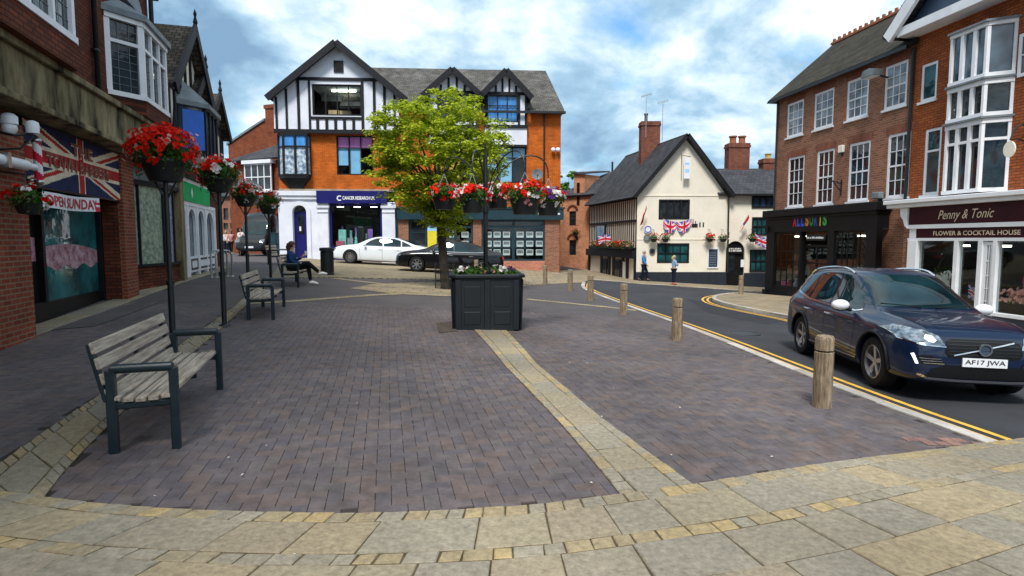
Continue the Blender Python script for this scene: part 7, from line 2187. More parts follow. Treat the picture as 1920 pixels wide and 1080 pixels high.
def saloon(label, paint, name='saloon_car'):
    c, bv, body = make_car(name, label, sd_, WS, .34, .80, paint, group='saloon cars parked in front of the shops', spokes=10 if 'white' in label else 7)
    for s in (1, -1):
        for nm, poly in (('front_window', [(.84, .955), (.50, 1.22), (.20, 1.345), (-.10, 1.37), (-.15, .965)]), ('rear_window', [(-.21, .965), (-.16, 1.375), (-.70, 1.36), (-1.02, 1.28), (-1.08, .98)]), ('quarter_window', [(-1.13, .985), (-1.08, 1.26), (-1.45, 1.12), (-1.62, 1.02)])):
            patch(bv, poly, 'y', s, .08, .006).build(nm, M['car_glass'], c, smooth=True, fixn=False)
        strip_patch(bv, [(-1.64, 1.0), (-1.1, .965), (-.1, .95), (.90, .94)], .018, 'y', s, .009).build('chrome_strip', M['chrome'], c, fixn=False)
        for pts in ([(-.18, .30), (-.17, .94)], [(.92, .92), (1.0, .7), (.92, .30)], [(-1.12, .96), (-1.1, .75), (-.98, .5), (-.95, .30)]): strip_patch(bv, pts, .010, 'y', s, .003).build('door_gap', M['trim_black'], c, fixn=False)
        patch(bv, [(-1.0, .17), (1.0, .17), (1.0, .23), (-1.0, .23)], 'y', s, .1, .006).build('sill_trim', M['chrome'] if 'white' in label else M['trim_black'], c, fixn=False)
        for x in (-.05, -.95):
            h = bv.ray_cast(Vector((x, 4 * s, .80)), Vector((0, -s, 0)))[0]
            mb = MB(); mb.bar((x - .09, h.y + s * .02, .80), (x + .09, h.y + s * .02, .80), .02, .025); mb.build('door_handle', paint if 'white' in label else M['chrome'], c)
        mb = MB(); mb.ell((.72, s * 1.0, 1.0), (.08, .11, .065), 12, 6); mb.tube([(.74, s * .86, .94), (.73, s * .96, .97)], .025, 6); mb.build('mirror', paint, c, smooth=True)
        patch(bv, [(s * .42, .64), (s * .50, .70), (s * .74, .745), (s * .80, .70), (s * .70, .62)], 'x', 1, .05, .008).build('headlight', M['lamp_lens'], c, fixn=False)
        patch(bv, [(s * .40, .84), (s * .40, .74), (s * .78, .72), (s * .78, .86)], 'x', -1, .05, .008).build('tail_light', M['lamp_red'], c, fixn=False)
        patch(bv, [(s * .50, .30), (s * .72, .32), (s * .74, .45), (s * .52, .42)], 'x', 1, .05, .008).build('side_intake', M['trim_black'], c, fixn=False)
    patch(bv, [(-.66, .985), (0, .965), (.66, .985), (.56, 1.20), (.46, 1.36), (0, 1.39), (-.46, 1.36), (-.56, 1.20)], 'x', 1, .08, .006).build('windscreen', M['car_glass'], c, smooth=True, fixn=False)
    patch(bv, [(-.60, 1.10), (.60, 1.10), (.46, 1.36), (-.46, 1.36)], 'x', -1, .08, .006).build('rear_screen', M['car_glass'], c, smooth=True, fixn=False)
    patch(bv, [(-.30, .34), (.30, .34), (.40, .52), (.34, .68), (-.34, .68), (-.40, .52)], 'x', 1, .05, .008).build('grille', M['trim_black'], c, fixn=False)
    h = bv.ray_cast(Vector((5, 0, .44)), Vector((-1, 0, 0)))[0]
    mb = MB(); mb.box(h.x + .01, -.26, .39, h.x + .03, .26, .50); mb.build('number_plate', M['plate'], c)
    return c
P_WH = carpaint('white_car_paint', (0.72, 0.76, 0.80), 0.0); P_BK = carpaint('black_car_paint', (0.004, 0.004, 0.006), .3)
wc = saloon('white saloon car parked in front of the blue charity shop', P_WH)
bc = saloon('black saloon car parked nearer the tree with its nose to the left', P_BK)
for c, x, y, rz in ((wc, -6.75, 30.55, PI), (bc, -2.85, 27.0, PI + .05)):
    z = g(x, y) + .01
    sl_ = (g(x + 1, y) - g(x - 1, y)) / 2
    c.location = (x, y, z); c.rotation_euler = (0, math.atan(sl_), rz)
# ================================================================ benches
def make_bench():
    """local x along the seat (0..1.85), y towards the back, sits facing -y"""
    r = thing('park_bench', 'x', 'bench', (0, 0, 0), 0, 'slatted benches along the left side of the square')
    Lb = 1.85
    for x in (0.03, Lb - .03):
        f = MB()
        f.bar((x, 0, -.03), (x, 0, .64), .06, .06); f.bar((x, .42, -.03), (x, .42, .64), .065, .065)
        f.tube([(x, -.0, .645), (x, .42, .645)], .038, 10)
        f.bar((x, .45, .40), (x, .545, .84), .04, .05, up=(1, 0, 0))
        f.bar((x, .02, .37), (x, .44, .36), .035, .05, up=(0, 0, 1))
        pts = [(x, .03, .385), (x, .16, .365), (x, .32, .36), (x, .42, .39), (x, .46, .45)]
        f.tube(pts, .018, 6)
        f.build('end_frame', M['bench_metal'], r, bevel=.008)
    f = MB(); f.bar((Lb / 2, .03, .37), (Lb / 2, .44, .36), .03, .04); f.bar((Lb / 2, .455, .38), (Lb / 2, .55, .83), .03, .04, up=(1, 0, 0)); f.build('centre_bracket', M['bench_metal'], r)
    for k in range(5):
        mb = MB(); y = .02 + k * .084; z = .405 - .018 * math.sin(k / 4 * PI) 
        mb.box(-.0, y, z, Lb, y + .070, z + .036); mb.build('seat_slat', M['bench_wood'], r, bevel=.006)
    for k in range(4):
        mb = MB(); t_ = k / 3; y0 = .47 + .082 * t_; z0 = .46 + .35 * t_
        c = Vector((0, y0 - .035, z0)); u = Vector((0, .22, .975)).normalized() * .044; n_ = Vector((0, -.975, .22)).normalized() * .018
        for x in (0, Lb): mb.v += [tuple(Vector((x, 0, 0)) + c + a) for a in (-u - n_, u - n_, u + n_, -u + n_)]
        mb.f += [(0, 1, 2, 3), (7, 6, 5, 4), (0, 4, 5, 1), (1, 5, 6, 2), (2, 6, 7, 3), (3, 7, 4, 0)]; mb.mi += [0] * 6
        mb.build('back_slat', M['bench_wood'], r, bevel=.006)
    return r
BENCH = make_bench()
def bench_at(px_near, px_far, label, first=False, dirv=None):
    a = G(*px_near); 
    if dirv is None:
        b = G(*px_far); d = Vector((b.x - a.x, b.y - a.y))
    else: d = Vector(dirv)
    rz = math.atan2(d.y, d.x)
    loc = (a.x, a.y, g(a.x, a.y))
    if first:
        BENCH.location = loc; BENCH.rotation_euler = (0, 0, rz); BENCH['label'] = label; return BENCH
    return copy_tree(BENCH, loc, rz, label)
b1_ = bench_at((330, 842), (415, 727), 'nearest slatted bench with dark teal arms at the front left of the square', True)
bench_at((512, 600), (530, 578), 'second bench back, empty, behind the post with the second flower basket')
b3_ = bench_at((559, 539), None, 'third bench back with a woman sitting on it', dirv=(-.15, 1))
bench_at((522, 497), None, 'farthest bench on the left, empty, behind the seated woman', dirv=(-.15, 1))

# ================================================================ bollards
def make_bollard():
    r = thing('wooden_bollard', 'x', 'bollard', (0, 0, 0), 0, 'wooden posts along the kerb')
    mb = MB(); h = .74; w = .085
    prof = [(w * 1.18, -.15), (w * 1.16, .0), (w * 1.12, h - .16)]
    mb.lathe(prof, n=8, a0=PI / 8); mb.build('post', M['bollard_wood'], r, bevel=.006)
    mb = MB(); mb.lathe([(w * .98, h - .16), (w * .98, h - .145)], n=8, a0=PI / 8); mb.build('groove', M['trim_black'], r)
    mb = MB(); mb.lathe([(w * 1.11, h - .145), (w * 1.10, h - .03), (w * .95, h)], n=8, a0=PI / 8); mb.build('post_head', M['bollard_wood'], r, bevel=.004)
    return r
BOL = make_bollard()
labs = [((1541, 762), 'nearest wooden post, in front of the dark blue SUV'), ((1269, 638), 'second nearest wooden post, standing clear on the brown paving'), ((1169, 590), 'third wooden post from the front along the kerb'),
        ((1107, 563), 'fourth wooden post from the front, where the yellow lines begin to curve'), ((1069, 545), 'fifth post from the front, on the paving left of the yellow curve'), ((1022, 533), 'post standing just right of the big black planter'),
        ((1389, 554), 'lone wooden post on the rounded pavement corner by the black shop'), ((893, 520), 'short post half hidden behind the planter flowers beside the black car')]
for i, (p, lb) in enumerate(labs):
    P_ = G(*p)
    if i == 0: o = BOL; o.location = P_; o['label'] = lb; o.rotation_euler = (R(1.5), R(-1.2), .2)
    else:
        o = copy_tree(BOL, P_ + Vector((0, 0, .06 if i == 6 else 0)), .3 * i, lb)

# ================================================================ flowers
def leaf(mb, c, n_, size, asp=.6, fold=.25):
    n_ = n_.normalized()
    a = n_.orthogonal().normalized(); a.rotate(Matrix.Rotation(random.uniform(0, 2 * PI), 3, n_))
    b = n_.cross(a) * size * asp / 2; a = a * size / 2
    q = [c - a, c - b + n_ * size * fold * .3, c + a, c + b + n_ * size * fold * .3]
    o = len(mb.v); mb.v += [tuple(v) for v in q]; mb.f.append((o, o + 1, o + 2, o + 3)); mb.mi.append(0)
def blossom(mb, c, n_, r, petals=5):
    n_ = n_.normalized(); a = n_.orthogonal().normalized(); b = n_.cross(a)
    ph = random.uniform(0, PI)
    vs = [c + n_ * r * .1]
    for k in range(petals * 2):
        an = ph + PI * k / petals; rr = r * (1.0 if k % 2 == 0 else .72)
        vs.append(c + (a * math.cos(an) + b * math.sin(an)) * rr + n_ * r * random.uniform(.1, .45))
    o = len(mb.v); mb.v += [tuple(v) for v in vs]
    m = petals * 2
    for k in range(m): mb.f.append((o, o + 1 + k, o + 1 + (k + 1) % m)); mb.mi.append(0)
def rdir(up=.0):
    while True:
        v = Vector((random.uniform(-1, 1), random.uniform(-1, 1), random.uniform(-1, 1)))
        if .1 < v.length < 1: return (v.normalized() + Vector((0, 0, up))).normalized()
def flower_mass(par, R0, H0, z0, nleaf, cols, leafsize=.07, fsize=.035, droop=.25, seed=0):
    random.seed(seed)
    mb = MB()
    for k in range(nleaf):
        d = rdir(.1); rr = random.uniform(.45, 1.0)
        p = Vector((d.x * R0 * rr, d.y * R0 * rr, z0 + d.z * H0 * rr))
        rad = math.hypot(p.x, p.y)
        if d.z < 0: p.z = z0 + d.z * H0 * rr * (1.0 if rad > R0 * .6 else .2)
        leaf(mb, p, (d + rdir() * .7), leafsize * random.uniform(.6, 1.3))
    for k in range(int(nleaf * droop * .12)):    # trailing stems
        an = random.uniform(0, 2 * PI); L = random.uniform(.15, .38) * (H0 / .25)
        for j in range(9):
            p = Vector((math.cos(an) * R0 * .8, math.sin(an) * R0 * .8, z0 - L * j / 9)); leaf(mb, p + rdir() * .02, rdir(), leafsize * .7)
    mb.build('foliage', M['leaf_dark'], par, fixn=False)
    for cname, nclust, spread in cols:
        mb = MB()
        for k in range(nclust):
            d = rdir(.55); c = Vector((d.x * R0 * 1.02, d.y * R0 * 1.02, z0 + d.z * H0 * 1.05))
            for j in range(spread):
                p = c + rdir() * random.uniform(0, .07) * (R0 / .3)
                blossom(mb, p, d + rdir() * .5, fsize * random.uniform(.7, 1.2))
        mb.build('flowers', M[cname], par, fixn=False)
    random.seed(11)

def post_basket(px, py_base, dist_h, label, cols, scale=1.0, hgt=2.42, seed=1, lean=0):
    P_ = G(px, py_base); hgt = at(px, hgt, P_.y).z - P_.z
    r = thing('flower_post', label, 'flower post', P_, 0, 'flower baskets on black posts along the left side')
    mb = MB(); mb.tube([(0, 0, -.1), (0, 0, .9)], .042, 10); mb.tube([(0, 0, .88), (0, 0, .94)], .055, 10); mb.tube([(0, 0, .94), (0, 0, hgt)], .034, 10); mb.lathe([(.10, 0), (.08, .03), (.045, .04)], n=10); mb.build('post', M['iron'], r, smooth=True)
    rb = .30 * scale
    mb = MB(); mb.lathe([(.04, hgt), (rb * .62, hgt + .02), (rb * .85, hgt + .18 * scale), (rb, hgt + .26 * scale), (rb * .98, hgt + .28 * scale), (rb * .8, hgt + .2 * scale), (0, hgt + .18 * scale)], n=22); mb.build('bowl', M['bowl'], r, smooth=True)
    mb = MB(); mb.lathe([(rb * 1.0, 0), (rb * 1.03, .02), (rb * 1.03, .04), (rb * .98, .03)], (0, 0, hgt + .24 * scale), n=22, close=True); mb.tube([(0, 0, hgt - .25), (.15, 0, hgt + .02)], .014, 6); mb.tube([(0, 0, hgt - .25), (-.15, 0, hgt + .02)], .014, 6); mb.build('ring', M['iron'], r)
    flower_mass(r, rb * 1.32, .28 * scale, hgt + .40 * scale, int(1300 * scale), cols, seed=seed, leafsize=.06, fsize=.032)
    return r
post_basket(325, 648, 0, 'nearest black post topped by a big basket of bright red flowers', [('petal_red', 62, 12), ('petal_pink', 14, 9)], 1.08, 343, 3)
post_basket(421, 611, 0, 'second black post with a smaller basket of red and white flowers', [('petal_red', 26, 11), ('petal_white', 18, 9), ('petal_pink', 8, 7)], .85, 362, 4)
post_basket(466, 545, 0, 'third black post with white and pink flowers in its basket', [('petal_red', 15, 9), ('petal_white', 26, 9), ('petal_pink', 12, 7)], .95, 388, 5)
post_basket(508, 525, 0, 'farthest black post with trailing basket, beside the seated woman', [('petal_red', 14, 9), ('petal_white', 20, 8), ('petal_pink', 10, 7)], 1.0, 402, 6)

# hanging baskets
def hang_basket(loc, label, cols, scale=1.0, hang=.45, seed=1, group='hanging baskets on the arched stand', n=420):
    """loc = hook point"""
    r = thing('hanging_basket', label, 'hanging basket', loc, 0, group)
    rb = .20 * scale; zb = -hang - .02
    mb = MB(); mb.lathe([(0, zb - .20 * scale), (rb * .72, zb - .20 * scale), (rb * .95, zb - .03), (rb, zb), (rb * .95, zb - .01), (0, zb - .04)], n=18); mb.build('pot', M['bowl'], r, smooth=True)
    mb = MB()
    for k in range(4):
        a = PI / 4 + k * PI / 2; mb.tube([(0, 0, 0), (rb * math.cos(a), rb * math.sin(a), zb)], .0045, 4)
    mb.build('hanging_wire', M['lead'], r)
    flower_mass(r, rb * 1.35, .14 * scale, zb + .07, n, cols, leafsize=.06, fsize=.036, seed=seed, droop=.2)
    return r
# ================================================================ planter with basket stand
pc = Vector((-.50, 11.15)); pz = g(pc.x, pc.y)
pl = thing('planter', 'large black square planter with moulded sides in the middle of the square', 'planter', (pc.x, pc.y, pz), R(5))
def octo(s, c): return [(-s, -s + c), (-s + c, -s), (s - c, -s), (s, -s + c), (s, s - c), (s - c, s), (-s + c, s), (-s, s - c)]
mb = MB()
for (s0, z0, s1, z1, c) in ((.615, -.05, .645, .95, .10),):
    a = octo(s0, c); b = octo(s1, c)
    mb.add([(x, y, z0) for x, y in a] + [(x, y, z1) for x, y in b], [tuple(range(7, -1, -1))] + [(i, (i + 1) % 8, (i + 1) % 8 + 8, i + 8) for i in range(8)])
a = octo(.69, .12); b = octo(.69, .12); c_ = octo(.60, .10)
mb.add([(x, y, .95) for x, y in a] + [(x, y, 1.01) for x, y in b] + [(x, y, 1.02) for x, y in c_] + [(x, y, .80) for x, y in c_], [(i, (i + 1) % 8, (i + 1) % 8 + 8, i + 8) for i in range(8)] + [(i + 8, (i + 1) % 8 + 8, (i + 1) % 8 + 16, i + 16) for i in range(8)] + [(i + 16, (i + 1) % 8 + 16, (i + 1) % 8 + 24, i + 24) for i in range(8)] + [tuple(range(7, -1, -1))])
mb.build('tub', M['planter'], pl, bevel=.012)
for q in range(4):
    mb = MB(); rt_ = Matrix.Rotation(q * PI / 2, 3, 'Z')
    def bx(x0, x1, z0, z1, d0, d1):
        vs = []
        for z in (z0, z1):
            s = .615 + .03 * (z + .05)
            for (x, y) in ((x0, -s - d1), (x1, -s - d1), (x1, -s + .01), (x0, -s + .01)): vs.append(rt_ @ Vector((x, y, z)))
        mb.add(vs, [(0, 3, 2, 1), (4, 5, 6, 7), (0, 1, 5, 4), (1, 2, 6, 5), (2, 3, 7, 6), (3, 0, 4, 7)])
    for x in (-.52, .0, .52): bx(x - .055, x + .055, .0, .92, 0, .018)
    for x in (-.27, .27):
        bx(x - .15, x + .15, .10, .34, 0, .010); bx(x - .15, x + .15, .42, .80, 0, .006)
    mb.build('side_panel', M['planter'], pl, bevel=.01)
mb = MB(); mb.prism(octo(.60, .10), .78, .90, axis='z'); mb.build('soil', M['soil'], pl)
random.seed(5)
mb = MB()
for k in range(2600):
    x, y = random.uniform(-.58, .58), random.uniform(-.58, .58); h = random.uniform(0, .16) * (1.3 - abs(x) * .6)
    leaf(mb, Vector((x, y, .92 + h)), rdir(.6), random.uniform(.04, .10), .45)
ps = MB(); mb.build('foliage', M['leaf_dark'], pl, fixn=False)
for cm, n, zz in (('petal_white', 26, 1.07), ('petal_pink', 14, 1.03), ('petal_purple', 30, 1.03)):
    mb = MB()
    for k in range(n):
        x, y = random.uniform(-.55, .55), random.uniform(-.6, .5)
        if cm == 'petal_white' and k < 10: x = -.5 + random.uniform(-.05, .05); y = -.5 + random.uniform(-.05, .05)
        if cm == 'petal_white' and 10 <= k < 20: x = .28 + random.uniform(-.05, .05); y = -.52
        for j in range(4): blossom(mb, Vector((x, y, zz + random.uniform(0, .07))) + rdir() * .03, rdir(.8), .03)
    mb.build('flowers', M[cm], pl, fixn=False)
st_ = thing('basket_stand', 'tall black stand with arched arms rising from the planter', 'stand', (pc.x, pc.y, pz + .78), 0)
sc_ = 1 / 1.0
zt = at(918, 285, pc.y).z - (pz + .78); zk = at(918, 345, pc.y).z - (pz + .78)
mb = MB(); mb.tube([(0, 0, -.1), (0, 0, zt * .98)], .045, 10); mb.tube([(0, 0, zt * .98), (0, 0, zt + .16)], .02, 8); mb.lathe([(.07, zt * .55), (.07, zt * .6)], n=10); mb.build('pole', M['iron'], st_, smooth=True)
arms = [(833, .45, 368), (886, -.85, 373), (933, .95, 366), (984, -.75, 370), (1028, .05, 378), (929, -.15, 0)]
blab = ['leftmost hanging basket on the stand, red flowers spilling to its left', 'low hanging basket left of the pole with red and white flowers', 'hanging basket against the pole with red and pale yellow flowers', 'broad hanging basket right of the pole with red flowers along its top', 'rightmost hanging basket on the stand with purple and white flowers']
bcol = [[('petal_red', 9, 6), ('petal_pink', 3, 4), ('petal_white', 3, 4)], [('petal_red', 14, 7), ('petal_white', 10, 6)], [('petal_red', 9, 6), ('petal_white', 8, 6), ('petal_pink', 5, 4)], [('petal_red', 15, 6), ('petal_pink', 4, 4), ('petal_white', 3, 3)], [('petal_purple', 8, 7), ('petal_white', 9, 6), ('petal_red', 5, 5)]]
for i, (px, dy, py) in enumerate(arms[:5]):
    Y = pc.y + dy; A = at(px, py, Y)      # rim centre of the pot
    hook = Vector((A.x, A.y, A.z + .44))
    h = hook - Vector((pc.x, pc.y, pz + .78))
    pts = []
    top = zt * .80
    for k in range(15):
        t_ = k / 14
        f = (1 - math.cos(t_ * PI)) / 2
        zz = (zt * .45) * (1 - t_) + (h.z) * t_ + math.sin(t_ * PI) ** .8 * (zt + .10 - (zt * .45 * .35 + h.z * .65)) * .9
        pts.append((h.x * f, h.y * f, zz))
    mb = MB(); mb.tube(pts, .013, 6); mb.build('arched_arm', M['iron'], st_, smooth=True)
    hang_basket(hook, blab[i], [(c_, int(n_ * 1.7), k_ + 2) for c_, n_, k_ in bcol[i]], (1.2, 1.1, 1.25, 1.4, 1.22)[i], .44, 20 + i, n=560)
# small baskets on walls
def wall_basket(F, px, py, off, label, cols, scale, seed, name='wall_basket', n=200):
    u, z = F.uz(px, py, off)
    p_ = F.W(u, off, z)
    r = thing(name, label, 'hanging basket', p_, F.rz, 'flower baskets on the walls')
    mb = MB(); mb.lathe([(0, -.20 * scale), (.13 * scale, -.18 * scale), (.2 * scale, 0), (.18 * scale, -.01), (0, -.03)], n=12); mb.build('pot', M['bowl'], r, smooth=True)
    mb = MB(); mb.tube([(0, 0, .45 * scale), (0, -off, .5 * scale)], .012, 5); mb.tube([(0, 0, .45 * scale), (.18 * scale, 0, 0)], .006, 4); mb.tube([(0, 0, .45 * scale), (-.18 * scale, 0, 0)], .006, 4); mb.build('bracket', M['iron'], r)
    flower_mass(r, .30 * scale, .2 * scale, .06 * scale, n, cols, leafsize=.07 * scale, fsize=.045 * scale, seed=seed)
wall_basket(B, 52, 380, -.45, 'small basket of red flowers hanging left of the OPEN SUNDAY banner', [('petal_red', 10, 6), ('petal_white', 5, 5)], .85, 31, n=260)
for i, (px, lb, cs) in enumerate(((1226, 'flower basket nearest the inn corner, red and dark blooms', [('petal_red', 9, 5)]), (1248, 'second flower basket on the inn front, beneath the draped flags', [('petal_red', 6, 4), ('petal_pink', 4, 4)]), (1331, 'red flower basket above the menu board on the inn', [('petal_red', 12, 5)]), (1356, 'mostly green flower basket left of the inn doorway arch', [('petal_pink', 3, 3), ('petal_white', 2, 3)]), (1411, 'flower basket under the bright union flag beside the inn doorway', [('petal_red', 5, 4)]))):
    wall_basket(Pb, px, 447, -.35, lb, cs, 1.1, 40 + i)
for i, (px, py, lb) in enumerate(((1079, 436, 'flower basket between the warehouse windows'),)):
    wall_basket(Wh, px, py, -.35, lb, [('petal_red', 5, 4), ('petal_pink', 3, 3)], 1.1, 50)
# flower trough along the jetty of the inn's side wall
for k, s in enumerate((.6, 2.0, 3.4, 4.8, 6.2)):
    q = SP(s, 2.15, .38); p_ = Pb.W(*q)
    r = thing('flower_trough', ('flower trough nearest the inn corner, above its timbered ground floor', 'second flower trough from the corner on the timbered inn wall', 'middle flower trough on the timbered inn wall', 'fourth flower trough from the corner on the timbered inn wall', 'flower trough at the far end of the timbered inn wall')[k], 'flower trough', p_, math.atan2(sideW.y, sideW.x), 'flower troughs on the inn side wall')
    mb = MB(); mb.box(-.6, -.12, -.15, .6, .12, .05); mb.build('trough', M['bowl'], r)
    random.seed(60 + k); mb = MB(); fl_ = MB()
    for j in range(420): leaf(mb, Vector((random.uniform(-.7, .7), random.uniform(-.22, .22), random.uniform(-.12, .32))), rdir(.3), .09)
    for j in range(70): blossom(fl_, Vector((random.uniform(-.7, .7), random.uniform(-.2, .28), random.uniform(.0, .36))), rdir(.4), .05)
    mb.build('foliage', M['leaf_dark'], r, fixn=False); fl_.build('flowers', M['petal_red' if k % 2 else 'petal_pink'], r, fixn=False)

# ================================================================ trees
def tree(loc, name, label, H, crown_z0, rx, ry, nclump, per, leaf_size, mat, trunk_r=.13, seed=1, lean=(0, 0), group=None, shape=1.0, trunk=True):
    random.seed(seed)
    r = thing(name, label, 'tree', loc, 0, group)
    tm = MB()
    top = H * .55
    pts = [(0, 0, -.2), (.02, 0, .1), (lean[0] * .3, lean[1] * .3, crown_z0 * .6), (lean[0] * .6, lean[1] * .6, crown_z0 * 1.05), (lean[0], lean[1], top), (lean[0], lean[1], H * .85)]
    tm.tube(pts, [trunk_r * 1.5, trunk_r * 1.1, trunk_r, trunk_r * .85, trunk_r * .45, trunk_r * .12], 10)
    tips = []
    cz = (crown_z0 + H) / 2; hz = (H - crown_z0) / 2
    for k in range(nclump):
        d = rdir(.05); rr = random.uniform(.30, 1.0) ** .6
        wob = 1 + .30 * mnoise(d * 2.3 + Vector((seed, 0, 0)))
        p = Vector((d.x * rx * rr * wob + lean[0], d.y * ry * rr * wob + lean[1], cz + d.z * hz * rr * wob))
        if p.z < cz: 
            f = (p.z - crown_z0) / (cz - crown_z0 + 1e-6); f = max(.25, f) ** .35
            p.x = lean[0] + (p.x - lean[0]) * f; p.y = lean[1] + (p.y - lean[1]) * f
        tips.append(p)
    for p in tips[::max(1, nclump // 26)]:
        b = Vector((lean[0] * .9, lean[1] * .9, crown_z0 * .95 + random.uniform(0, .45) * (H - crown_z0) * .8))
        if b.z > p.z - .1: b.z = max(crown_z0 * .8, p.z - .4)
        mid = b.lerp(p, .5) + Vector((0, 0, .12))
        tm.tube([b, mid, p], [trunk_r * .35, trunk_r * .2, .012], 6)
    tm.build('trunk', M['bark'], r, smooth=True, fixn=False)
    mb = MB()
    for p in tips:
        cr = random.uniform(.16, .34) * (rx / 2.2)
        for j in range(per):
            d = rdir(.15); q = p + Vector((d.x * cr * 1.25, d.y * cr * 1.25, d.z * cr * .55)) * random.uniform(.3, 1)
            leaf(mb, q, Vector((d.x * .5, d.y * .5, 1)) + rdir() * .55, leaf_size * random.uniform(.6, 1.25), .75)
    mb.build('crown', mat, r, fixn=False)
    return r
T0 = G(834, 542)
zt_ = at(850, 172, T0.y).z - T0.z
zc_ = at(830, 405, T0.y).z - T0.z
tree(T0, 'maple_tree', 'yellow-green leafy tree in an iron guard left of the planter', zt_, zc_ - .5, 2.3, 2.1, 540, 74, .105, M['leaf_tree'], .14, 2, (-.15, 0))
# low drooping skirt of the same tree goes with its crown; iron guard round the trunk
gd = thing('tree_guard', 'black iron railing guard round the foot of the tree', 'tree guard', T0, 0)
mb = MB(); rg = .30; hg = at(828, 492, T0.y).z - T0.z
for z in (.25, hg * .6, hg - .08): mb.lathe([(rg, z), (rg + .012, z), (rg + .012, z + .03), (rg, z + .03)], n=20, close=True)
mb.build('hoop', M['iron'], gd)
mb = MB()
for k in range(12):
    a = 2 * PI * k / 12; mb.tube([(rg * math.cos(a), rg * math.sin(a), -.05), (rg * math.cos(a), rg * math.sin(a), hg)], .010, 5)
mb.build('railing', M['iron'], gd)
# trees beyond the houses
for i, (px, py, y, H, rx, lb) in enumerate(((1062, 318, 62, 0, 3.2, 'rounded green tree showing above the warehouse roof'), (1036, 345, 70, 0, 3.0, 'green tree right behind the orange brick corner'))):
    A = at(px, py, y); z0 = g(A.x, y)
    tree((A.x, y, z0), 'background_tree', lb, A.z - z0, (A.z - z0) * .3, rx, rx, 90, 40, .35, M['leaf_far'], .2, 12 + i, group='trees beyond the houses')
# far houses and roofs that close the gaps
def far_house(px0, px1, ytop, yeave, depth, name, label, wallm, roofm):
    F = Fac((at(px0, 480, depth).x, depth), (at(px1, 480, depth).x, depth), g(at(px0, 480, depth).x, depth))
    r = F.make(name, label, 'house', 'houses far behind the square')
    zr = F.uz(px0, ytop)[1]; ze = F.uz(px0, yeave)[1]
    mb = MB(); mb.box(0, 0, -1, F.L, 7, ze); mb.build('wall', wallm, r)
    mb = MB(); mb.slab([(-.2, -.3, ze), (F.L + .2, -.3, ze), (F.L + .2, 3.5, zr), (-.2, 3.5, zr)], .12); mb.slab([(-.2, 3.5, zr), (F.L + .2, 3.5, zr), (F.L + .2, 7.3, ze), (-.2, 7.3, ze)], .12); mb.build('roof', roofm, r)
    n = max(1, int(F.L / 2.6))
    for k in range(n):
        u = F.L * (k + .5) / n
        for z0 in (1.0, 3.4):
            if z0 + 1.3 < ze: window(r, (u - .45, z0, u + .45, z0 + 1.2), 2, 2, M['white'], M['glass'], y=-.04, thick=.03, fw=.06)
    return r
far_house(1030, 1075, 400, 425, 66, 'far_house', 'brick house far behind between the shops and the warehouse', M['brick_mid'], M['roof_slate_x'])
far_house(395, 425, 372, 395, 70, 'far_house', 'plain brick house far behind the arcade at the street end', M['brick_mid'], M['roof_slate_x'])

# ================================================================ street furniture and shop stock
Pq = G(614, 515)
lb_ = thing('litter_bin', 'black round litter bin beside the seated woman and white car', 'bin', Pq, 0)
mb = MB(); mb.lathe([(.25, -.02), (.25, .06), (.22, .08), (.22, .86), (.27, .88), (.27, .98), (.20, 1.0), (.18, .92), (0, .90)], n=20); mb.build('bin_body', M['iron'], lb_, smooth=True)
mb = MB()
for k in range(18):
    a = 2 * PI * k / 18; mb.bar((.228 * math.cos(a), .228 * math.sin(a), .1), (.228 * math.cos(a), .228 * math.sin(a), .85), .03, .015, up=(math.cos(a), math.sin(a), 0))
mb.build('slats', M['iron'], lb_)
Pq = at(521, 474, 34); cb_ = thing('utility_cabinet', 'dark green utility cabinet left of the white arched entrance', 'cabinet', (Pq.x, 34, g(Pq.x, 34)), 0)
mb = MB(); mb.box(-.32, -.2, -.05, .32, .2, 1.35); mb.box(-.35, -.23, 1.35, .35, .23, 1.41); mb.build('case', M['teal'], cb_, bevel=.01); mb = MB(); mb.box(-.01, -.208, .05, .01, -.2, 1.3); mb.box(.04, -.22, .7, .07, -.2, .8); mb.build('door_gap', M['trim_black'], cb_)
for px, lb in ((412, 'left of the two steel hoop stands on the left pavement'), (421, 'right of the two steel hoop stands on the left pavement')):
    Pq = G(px, 519); hs = thing('hoop_stand', lb, 'cycle stand', Pq, 1.2, 'steel hoop stands')
    mb = MB(); mb.tube([(-.3, 0, -.05), (-.3, 0, .68), (-.25, 0, .78), (-.15, 0, .82), (.15, 0, .82), (.25, 0, .78), (.3, 0, .68), (.3, 0, -.05)], .028, 8); mb.build('hoop', M['steel'], hs, smooth=True)
    mb = MB(); mb.lathe([(.07, 0), (.05, .015), (.03, .02)], (-.3, 0, 0), 10); mb.lathe([(.07, 0), (.05, .015), (.03, .02)], (.3, 0, 0), 10); mb.build('base_collar', M['steel'], hs)
